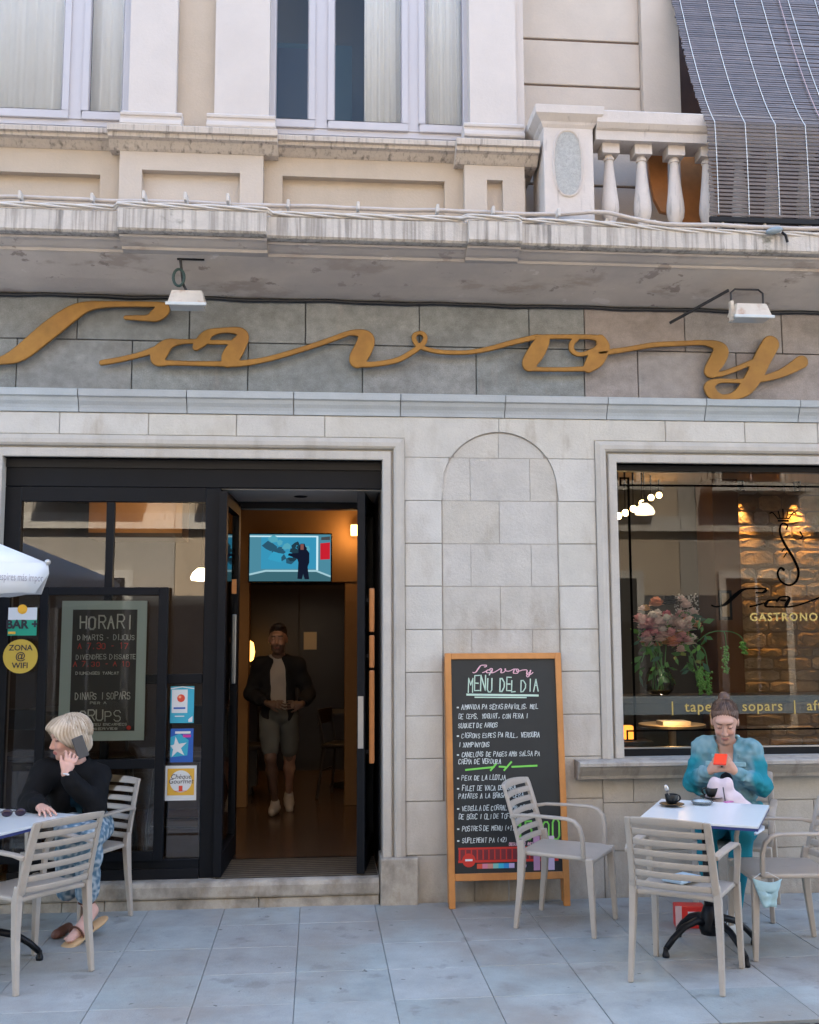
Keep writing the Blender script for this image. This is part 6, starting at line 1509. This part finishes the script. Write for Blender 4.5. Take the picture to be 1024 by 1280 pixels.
# ---------------------------------------------------------------- woman in the denim jacket, seated at the right table
ox, oy = 1.838, -.405; fx, fy = -.477, -.879
wl = lambda x, y, z: np.array([ox+x*(-fy)-y*fx, oy+x*fx-y*fy, z])   # local: x to her left, -y forward
r1 = thing('person', 'woman in a teal denim jacket with a hair bun, looking at a red phone', 'person', (ox, oy, 0))
J = dict(P=wl(0, .0, .535), C=wl(0, -.045, .83), N=wl(0, -.075, 1.02), SL=wl(.142, -.065, .985), SR=wl(-.142, -.065, .985), EL=wl(.212, -.12, .775), ER=wl(-.212, -.12, .775), WL=wl(.07, -.325, .885), WR=wl(-.07, -.325, .880),
         HL=wl(.085, -.02, .53), HR=wl(-.085, -.02, .53), KL=wl(.115, -.43, .545), KR=wl(-.09, -.43, .545), AL=wl(.05, -.44, .085), AR=wl(-.09, -.34, .085))
w1 = Person('w', J, True, .93); hc = wl(.0, -.115, 1.16); hfw = unit(wl(.0, -1, 0)*1-wl(0, 0, 0)); hfw = hfw+npv((.10, 0, -.42)); Hm = headframe(hfw)
b = SDF(); w1.torso(b, -.012)
for S in 'LR': w1.arm(b, S, -.008); w1.leg(b, S, -.01)
b.cap(J['N'], hc+Hm@npv((0, .03, -.05)), .05, .046, .03); T = head(b, hc, Hm, 1.02)
hand(b, J['WR'], wl(.45, -.22, .62)-wl(0, 0, 0)-npv((0, 0, 0)), wl(.55, .75, .1)-wl(0, 0, 0), -1, (30, 55, 40), 4, 40, .92)
hand(b, J['WL'], wl(-.45, -.22, .62)-wl(0, 0, 0), wl(-.55, .75, .1)-wl(0, 0, 0), 1, (30, 55, 40), 4, 40, .92)
sdfobj('body', b, .0048, m_skin, r1, skincol((.52, .31, .235), T, Hm, hc, 1.02, (.40, .16, .14), (.10, .06, .04), ((.12, .06, .045), .002, .0035)))
hs = SDF(); hs.ell(hc+Hm@npv((0, .022, .042)), (.083, .101, .093), Hm).half(hc+Hm@npv((0, -.080, .088)), Hm@unit((0, -.74, -.67)), .012).disp(strands(hc, Hm, .0022)); hs.ell(hc+Hm@npv((0, .075, .128)), (.036, .034, .036), Hm, .012)
ho = sdfobj('hair', hs, .0045, m_hair, r1, haircol((.06, .032, .024), (.17, .10, .07), 60, hc, Hm))
locks(r1, hc, Hm, (0, .022, .042), (.084, .102, .094), 170, lambda q: ((lambda w_: (w_, R(42)+R(58)*abs(w_)/math.pi, .0))(q.uniform(-math.pi, math.pi))), [(.05, .028, .02), (.12, .07, .05), (.19, .12, .085)], 3, .0022)
MB().tube([Vector(hc+Hm@npv((.024*math.cos(a), .063+.022*math.sin(a), .104-.01*math.sin(a))))-r1.location for a in [6.2832*i/16 for i in range(17)]], .006, 6).build('hair_tie', mat('coral elastic', (.60, .14, .08), .7), r1)
jk = SDF(); w1.torso(jk, .016, .06); jk.ell(wl(0, -.06, .72), npv((.165, .125, .16)), w1.M, .06)
for S in 'LR':
    w1.sleeve(jk, S, .004, .84); E_w, W_w = w1.J['E'+S], w1.J['W'+S]; u_w = unit(W_w-E_w); cw_ = E_w+(W_w-E_w)*.84; jk.cap(cw_-u_w*.012, cw_+u_w*.010, .043, .041, .005)
for i, (a_, z_) in enumerate(((-.11, .80), (.11, .78), (-.13, .70), (.13, .69), (-.10, .62), (.1, .6))): jk.cap(wl(a_-.05, -.13, z_+.02*(-1)**i), wl(a_+.06, -.14, z_-.02), .016, .012, .01)
jk.half(wl(0, 0, .50), (0, 0, -1)); jk.disp(waves(5, .0045, 48)); jk.disp(waves(8, .003, 95)); jk.cap(J['N']-npv((0, 0, .02)), hc, .062, .075, .015, True); jk.ell(wl(0, -.17, .975), (.056, .08, .12), w1.M, .008, True); jk.cap(wl(0, -.19, .92), wl(0, -.2, .56), .042, .085, .006, True)
def jcol(v):
    q = np.stack([(v-npv((ox, oy, 0)))@npv((-fy, fx, 0)), (v-npv((ox, oy, 0)))@npv((-fx, -fy, 0)), v[:, 2]], 1)
    t = np.clip(.5+.16*waves(2, 1, 26)(v)+.22*waves(6, 1, 110)(v), 0, 1)[:, None]; body = npv((.09, .23, .28))*(1-t)+npv((.22, .35, .385))*t
    sl = np.clip((np.abs(q[:, 0])-.142+.02*waves(12, 1, 30)(v))/.035, 0, 1)*np.clip((.975-q[:, 2])/.05, 0, 1); u = np.clip(.5+.2*waves(9, 1, 60)(v), 0, 1)[:, None]; sle = npv((.008, .15, .20))*(1-u)+npv((.025, .26, .32))*u
    return body*(1-sl[:, None])+sle*sl[:, None]
jo = sdfobj('denim_jacket', jk, .0045, m_cloth, r1, jcol)
cr = SDF()
for a in (-1, 1): cr.chain([wl(a*.02, .025, 1.06), wl(a*.062, -.02, 1.055), wl(a*.080, -.10, 1.005), wl(a*.075, -.150, .945)], [.012, .013, .018, .007], .012)
cr.disp(waves(4, .002, 60)); sdfobj('collar', cr, .005, m_cloth, r1, flat((.20, .36, .40), .3, 3, 60))
tp = SDF(); w1.torso(tp, -.002, ); tp.half(wl(0, 0, .955), (0, 0, 1)); tp.ell(wl(0, -.165, .965), (.06, .08, .085), w1.M, .02, True); sdfobj('dark_top', tp, .007, m_cloth, r1, flat((.018, .02, .025)))
for a in (-1, 1): MB().box(-.035, .035, -.006, .006, -.014, .014, Matrix.Translation(Vector(wl(a*.085, -.150, .905))-r1.location) @ Matrix.Rotation(math.atan2(fx, -fy), 4, 'Z') @ Matrix.Rotation(R(-8), 4, 'X')).build('pocket_flap', mat('faded denim', (.24, .40, .44), .9, mott=(40, .2)), jo, bevel=.004)
lg = SDF()
lg.ell(J['P'], (.167, .128, .12), w1.Mp, .03)
for S in 'LR': w1.leg(lg, S, .006, end=.93)
lg.disp(waves(11, .002, 55)); sdfobj('teal_leggings', lg, .006, m_cloth, r1, flat((.012, .19, .26), .12, 4, 30))
MB().tube([Vector(wl(.19, -.06, .53))-r1.location, Vector(wl(.20, -.2, .535))-r1.location, Vector(wl(.175, -.40, .54))-r1.location], .016, 8, flat=.4).build('white_stripe', mat('white stripe', (.62, .62, .64), .8), r1)
for S, a_ in (('L', .04), ('R', -.05)):
    A = J['A'+S]; f_ = unit(wl(a_, -1, 0)-wl(0, 0, 0)); g0 = A*npv((1, 1, 0)); sh = SDF()
    sh.cap(g0-f_*.05+npv((0, 0, .045)), g0+f_*.05+npv((0, 0, .05)), .04, .038, .03).cap(g0+f_*.04+npv((0, 0, .04)), g0+f_*.14+npv((0, 0, .034)), .042, .036, .03).cap(A-npv((0, 0, .02)), A+npv((0, 0, .005)), .043, .04, .02).half((0, 0, .004), (0, 0, -1))
    so_ = sdfobj('trainer', sh, .005, mat('white trainer', (.62, .66, .68), .6), r1)
    for t in (.0, .03, .06): MB().tube([Vector(g0+f_*(t+.03)+np.cross(f_, (0, 0, 1))*q+npv((0, 0, z_)))-r1.location for q, z_ in ((-.043, .025), (-.034, .07), (0, .085), (.034, .07), (.043, .025))], .0055, 6).build('black_stripe', m_black, so_)
ph = thing('red_phone', 'bright red mobile phone held by the woman in denim', 'phone', wl(0, -.395, .960), math.atan2(fx, -fy))
MB().box(-.037, .037, -.006, .006, -.05, .05, Matrix.Rotation(R(-60), 4, 'X')).build('phone_case', mat('red phone case', (.85, .05, .015), .35), ph, bevel=.004); MB().box(-.033, .033, .0062, .0072, -.046, .046, Matrix.Rotation(R(-60), 4, 'X')).build('screen', m_black, ph)
bgp = wl(.02, -.42, 0); bgs = thing('handbag', 'soft pale pink handbag with a dark zip on the lap of the woman in denim', 'handbag', (bgp[0], bgp[1], .60), math.atan2(fx, -fy))
hb = SDF(); o_ = lambda x, y, z: wl(.02+x, -.42+y, .60+z); hb.ell(o_(.0, 0, .10), (.125, .065, .10), w1.Mp, .03).ell(o_(.05, 0, .07), (.11, .06, .085), w1.Mp, .03).ell(o_(-.05, .0, .20), (.055, .04, .055), w1.Mp, .04).ell(o_(.02, .0, .215), (.035, .035, .05), w1.Mp, .03).disp(waves(21, .004, 50))
hbo = sdfobj('bag_body', hb, .006, mat('pale pink cloth', (.60, .50, .53), .85, mott=(20, .08)), bgs); hbo.rotation_euler = (0, 0, -bgs.rotation_euler.z)
MB().tube([(-.0, -.058, .21), (.01, -.074, .14), (.02, -.075, .07), (.025, -.06, .02)], .0035, 6).build('zip', m_txt, bgs); MB().tube([(-.09, -.03, .2), (-.06, -.066, .13), (.0, -.078, .06)], .0025, 6).build('strap', m_txt, bgs)

# ---------------------------------------------------------------- woman on the phone, seated at the left table
r2 = thing('person', 'blonde woman in a black cardigan talking on a phone, leaning on the left table', 'person', (-2.12, -.35, 0))
A3 = lambda px, py, Y: npv(at(px, py, Y)); G3 = lambda px, py, z: npv(gnd(px, py, z))
J = dict(P=A3(106, 1033, -.30), C=A3(93, 990, -.42), N=A3(96, 955, -.46), SL=A3(121, 970, -.44), SR=A3(56, 966, -.56), EL=A3(119, 1009, -.62), ER=A3(36, 1003, -.66), WL=A3(82.5, 967, -.72), WR=G3(50, 1009, .768),
         HL=A3(115, 1034, -.34), HR=A3(92, 1034, -.34), KL=A3(112, 1046, -.74), KR=A3(86, 1042, -.72), AL=A3(108, 1126, -.60), AR=A3(84, 1122, -.50))
w2 = Person('w', J, True, .97); hc = A3(87, 923, -.53); hf = unit((-.86, -.50, -.16)); Hm = headframe(hf)
b = SDF(); w2.torso(b, -.012)
for S in 'LR': w2.arm(b, S, -.004); w2.leg(b, S, -.01)
b.cap(J['N'], hc+Hm@npv((0, .03, -.05)), .052, .048, .03); T = head(b, hc, Hm, .98)
# left hand at the ear: palm against the cheek, fingers up along the phone
hd_ = A3(93, 936, -.68)-J['WL']; hand(b, J['WL'], hd_, hc-A3(88, 938, -.74), 1, (18, 60, 45), 7, 30, .98)
hand(b, J['WR'], G3(70, 1021, .755)-J['WR'], (0, 0, -1), 1, (8, 14, 10), 9, 35, .98)
toe = G3(87, 1174, .035); heel = A3(119, 1147, -.585); an = J['AL']
b.chain([an, heel*.6+an*.4, heel*.45+toe*.55, toe], [.034, .034, .036, .022], .02)
fd = unit(toe-heel); fs_ = unit(np.cross(fd, (0, 0, 1)))
for i in range(5): t0 = toe+fs_*(i-2)*.0135-fd*.008*abs(i-1.2)/2; b.cap(t0, t0+fd*.022+npv((0, 0, .004)), .0085, .007, .006)
sdfobj('body', b, .005, m_skin, r2, skincol((.62, .37, .30), T, Hm, hc, .98, (.45, .15, .14), (.25, .16, .10), ((.10, .06, .05), .006, .005)))
hs = SDF(); hs.ell(hc+Hm@npv((0, .022, .045)), (.092, .109, .097), Hm).ell(hc+Hm@npv((0, .05, -.03)), (.084, .075, .078), Hm, .04).ell(hc+Hm@npv((0, -.05, .085)), (.07, .052, .038), Hm, .03)
for a in (-1, 1): hs.ell(hc+Hm@npv((a*.072, -.005, .02)), (.028, .06, .074), Hm, .03); hs.cap(hc+Hm@npv((a*.03, -.098, .08)), hc+Hm@npv((a*.07, -.065, .02)), .020, .012, .03)
hs.ell(hc+Hm@npv((0, -.135, -.03)), (.068, .088, .078), Hm, .014, True); hs.half(hc+Hm@npv((0, 0, -.105)), Hm@npv((0, 0, -1)), .012); hs.disp(strands(hc, Hm, .0016)); hs.disp(waves(31, .0035, 50))
sdfobj('hair', hs, .005, m_hair, r2, haircol((.30, .21, .13), (.72, .62, .50), 45, hc, Hm, 2))
def _bob(q):
    w_ = q.uniform(-math.pi, math.pi); a_ = abs(w_); e_ = R(58) if a_ < .6 else (R(62)+R(52)*min(1, (a_-.6)/.9)); return w_, e_*q.uniform(.85, 1.04), q.uniform(-.08, .12)
locks(r2, hc, Hm, (0, .024, .042), (.096, .112, .100), 1100, _bob, [(.36, .26, .17), (.52, .42, .31), (.64, .54, .42), (.72, .65, .56)], 5, .0020)
cg = SDF(); w2.torso(cg, .016)
for S in 'LR': w2.sleeve(cg, S, .012, .88)
cg.half((0, 0, .50), (0, 0, -1)); cg.disp(waves(15, .004, 36)); cg.disp(waves(18, .002, 80)); nf = w2.M@npv((0, -1, 0)); cg.cap(J['N'], hc, .064, .08, .015, True)
cg.cap(J['C']+nf*.14+w2.M@npv((.02, 0, .13)), J['C']+nf*.15+w2.M@npv((.0, 0, -.22)), .05, .062, .015, True)
sdfobj('black_cardigan', cg, .006, m_cloth, r2, flat((.005, .0055, .007), .2, 5, 40))
bt = SDF(); w2.torso(bt, .004); bt.half((0, 0, .50), (0, 0, -1)); bt.ell(J['N']+nf*.09, (.06, .07, .07), w2.M, .02, True); bt.cap(J['N'], hc, .058, .07, .015, True); bt.disp(waves(19, .002, 60)); sdfobj('blue_blouse', bt, .007, m_cloth, r2, flat((.02, .06, .085), .25, 6, 60))
tr = SDF(); tr.ell(J['P'], (.175, .135, .125), w2.Mp, .03)
for S in 'LR': w2.leg(tr, S, .016, end=.86, g2=.03)
tr.disp(waves(22, .003, 45))
def tcol(v): t = np.clip(.4+.7*waves(24, 1, 150)(v), 0, 1)[:, None]; return npv((.09, .17, .24))*(1-t)+npv((.40, .46, .50))*t
sdfobj('patterned_trousers', tr, .006, m_cloth, r2, tcol)
sd = thing('s', 'x', 'x'); bpy.data.objects.remove(sd)
sn = unit(np.cross(fs_, fd)); sn = sn if sn[2] > 0 else -sn
sl_ = SDF(); lo_ = heel-fd*.02-sn*.043; hi_ = toe+fd*.025-sn*.030
for t, r_ in ((0, .030), (.35, .027), (.7, .038), (1, .036)):
    c_ = lo_*(1-t)+hi_*t; sl_.ell(c_, (r_+.012, .06, .013), np.stack([fs_, fd, sn], 1), .03)
sdfobj('sandal_sole', sl_, .005, mat('tan cork sole', (.50, .33, .17), .7), r2)
for t, up_ in ((.35, .045), (.72, .03)):
    c_ = heel*(1-t)+toe*t
    MB().tube([Vector(c_+fs_*.045*math.cos(a)+sn*(.042*math.sin(a)-.005))-r2.location for a in [math.pi*i/10 for i in range(-1, 12)]], .011, 6, flat=.5).build('sandal_strap', mat('brown leather strap', (.13, .05, .03), .55), r2)
MB().tube([Vector(an+npv((.04*math.cos(a), .04*math.sin(a), -.01)))-r2.location for a in [6.2832*i/14 for i in range(15)]], .008, 6, flat=.6).build('sandal_strap', MATS['brown leather strap'], r2)
f2 = J['AR']*npv((1, 1, 0)); s2 = SDF(); s2.cap(f2+npv((0, .05, .022)), f2+npv((-.03, -.10, .022)), .028, .03, .02).half((0, 0, .003), (0, 0, -1)); sdfobj('sandal', s2, .006, MATS['brown leather strap'], r2)
gp = J['C']+nf*.13+w2.M@npv((0, 0, -.13)); MB().ball(Vector(gp)-r2.location, .011, 8, 6).build('pendant', mat('gold pendant', (.7, .45, .12), .3, metal=1), r2)
wb_ = J['WL']+unit(J['EL']-J['WL'])*.012; MB().tube([Vector(wb_+.031*(math.cos(a)*unit(np.cross(hd_, (0, 0, 1)))+math.sin(a)*unit(np.cross(hd_, np.cross(hd_, (0, 0, 1))))))-r2.location for a in [6.2832*i/14 for i in range(15)]], .006, 6).build('bracelet', mat('pale bracelet', (.62, .62, .66), .4), r2)
pp = A3(100.5, 934, -.665); pw_ = thing('grey_phone', 'dark grey mobile phone held to the ear of the blonde woman', 'phone', pp)
d1 = unit(A3(95, 922, -.67)-A3(104, 948, -.66)); n1 = unit(hc-pp); s1 = unit(np.cross(d1, n1)); n1 = np.cross(s1, d1); mt_ = Matrix(np.stack([s1, n1, d1], 1).tolist()).to_4x4()
MB().box(-.033, .033, -.0045, .0045, -.062, .062, mt_).build('phone_body', mat('grey phone case', (.05, .05, .055), .4), pw_, bevel=.004); MB().box(-.029, .029, .0046, .0055, -.056, .056, mt_).build('screen', m_black, pw_)

# ---------------------------------------------------------------- man walking out through the cafe
fo = gnd(345, 1018, zfl); YM = fo.y; r3 = thing('person', 'man in an open dark jacket, white shirt and shorts walking inside the doorway', 'person', (fo.x, fo.y, zfl))
dY = lambda px, py, d=0: npv(at(px, py, YM+d))
J = dict(P=dY(349, 893, .02), C=dY(348, 851, .02), N=dY(348, 822, .02), SL=dY(372, 832, .02), SR=dY(325, 832, .03), EL=dY(386, 868, .05), ER=dY(314, 868, .05), WL=dY(377, 881, -.19), WR=dY(336, 880, -.19),
         HL=dY(361, 897, .02), HR=dY(337, 897, .02), KL=dY(362, 946, .10), KR=dY(338, 947, -.12), AL=npv((at(357, 990, YM).x+.02, YM+.30, zfl+.125)), AR=npv((fo.x-.01, fo.y+.05, zfl+.092)))
w3 = Person('m', J, False, .95); hc = dY(347.5, 799, -.02); Hm = headframe((-.05, -1, -.06))
b = SDF(); w3.torso(b, -.012)
for S in 'LR': w3.arm(b, S, -.002); w3.leg(b, S, -.006)
b.cap(J['N'], hc+Hm@npv((0, .03, -.05)), .056, .052, .03); T = head(b, hc, Hm, 1.03, False)
hand(b, J['WL'], (-.75, -.3, .05), (.3, .9, -.3), 1, (25, 40, 30), 5, 35); hand(b, J['WR'], (.75, -.3, .0), (-.3, .9, -.3), -1, (25, 40, 30), 5, 35)
sdfobj('body', b, .0062, m_skin, r3, skincol((.40, .23, .165), T, Hm, hc, 1.03, (.3, .12, .1), (.08, .05, .035), ((.10, .06, .05), .006, .004), (.10, .06, .045)))
hs = SDF(); hs.ell(hc+Hm@npv((0, .02, .046)), (.078, .098, .086), Hm).ell(hc+Hm@npv((.01, -.03, .112)), (.05, .055, .026), Hm, .03).half(hc+Hm@npv((0, -.085, .088)), Hm@unit((0, -.72, -.69)), .012).disp(strands(hc, Hm, .002)); sdfobj('hair', hs, .006, m_hair, r3, haircol((.015, .011, .009), (.05, .035, .028), 50, hc, Hm))
locks(r3, hc, Hm, (0, .02, .046), (.079, .099, .088), 160, lambda q: ((lambda w_: (w_, (R(40)+R(50)*abs(w_)/math.pi)*q.uniform(.8, 1), q.uniform(-.1, .3)))(q.uniform(-math.pi, math.pi))), [(.015, .011, .009), (.045, .032, .026)], 8, .003)
stt = SDF(); w3.torso(stt, .004); stt.half(J['P']-npv((0, 0, .06)), (0, 0, -1)); stt.cap(J['N']+npv((0, 0, .0)), hc, .058, .07, .015, True); stt.disp(waves(41, .003, 40)); sdfobj('white_shirt', stt, .0075, m_cloth, r3, flat((.40, .36, .34), .05, 3))
jk = SDF(); w3.torso(jk, .016)
for S in 'LR': w3.sleeve(jk, S, .012, .74)
jk.half(J['P']-npv((0, 0, .05)), (0, 0, -1)); jk.cap(J['N'], hc, .066, .08, .015, True); jk.cap(J['N']+npv((0, -.13, .05)), J['P']+npv((0, -.16, -.12)), .078, .10, .010, True); jk.disp(waves(43, .004, 34)); sdfobj('dark_jacket', jk, .0075, m_cloth, r3, flat((.014, .014, .017), .2, 3))
sh = SDF(); sh.ell(J['P'], (.160, .122, .10), w3.Mp, .02)
for S in 'LR': H_, K_ = J['H'+S], J['K'+S]; sh.chain([H_, (H_+K_)/2, H_+(K_-H_)*.80], [.092, .084, .074], .012)
sh.disp(waves(45, .003, 40)); sdfobj('grey_shorts', sh, .0075, m_cloth, r3, flat((.13, .135, .13), .1, 3))
for S, f_ in (('L', npv((.08, -.90, -.38))), ('R', npv((-.14, -.98, -.0)))):
    A = J['A'+S]; f_ = unit(f_); g0 = A-npv((0, 0, .052)); s_ = SDF(); s_.cap(g0-f_*.05, g0+f_*.05, .042, .04, .03).cap(g0+f_*.05, g0+f_*.14-npv((0, 0, .008)), .04, .034, .03).cap(A-npv((0, 0, .04)), A, .043, .04, .02)
    sdfobj('trainer', s_, .0065, mat('beige trainer', (.40, .35, .29), .7), r3)
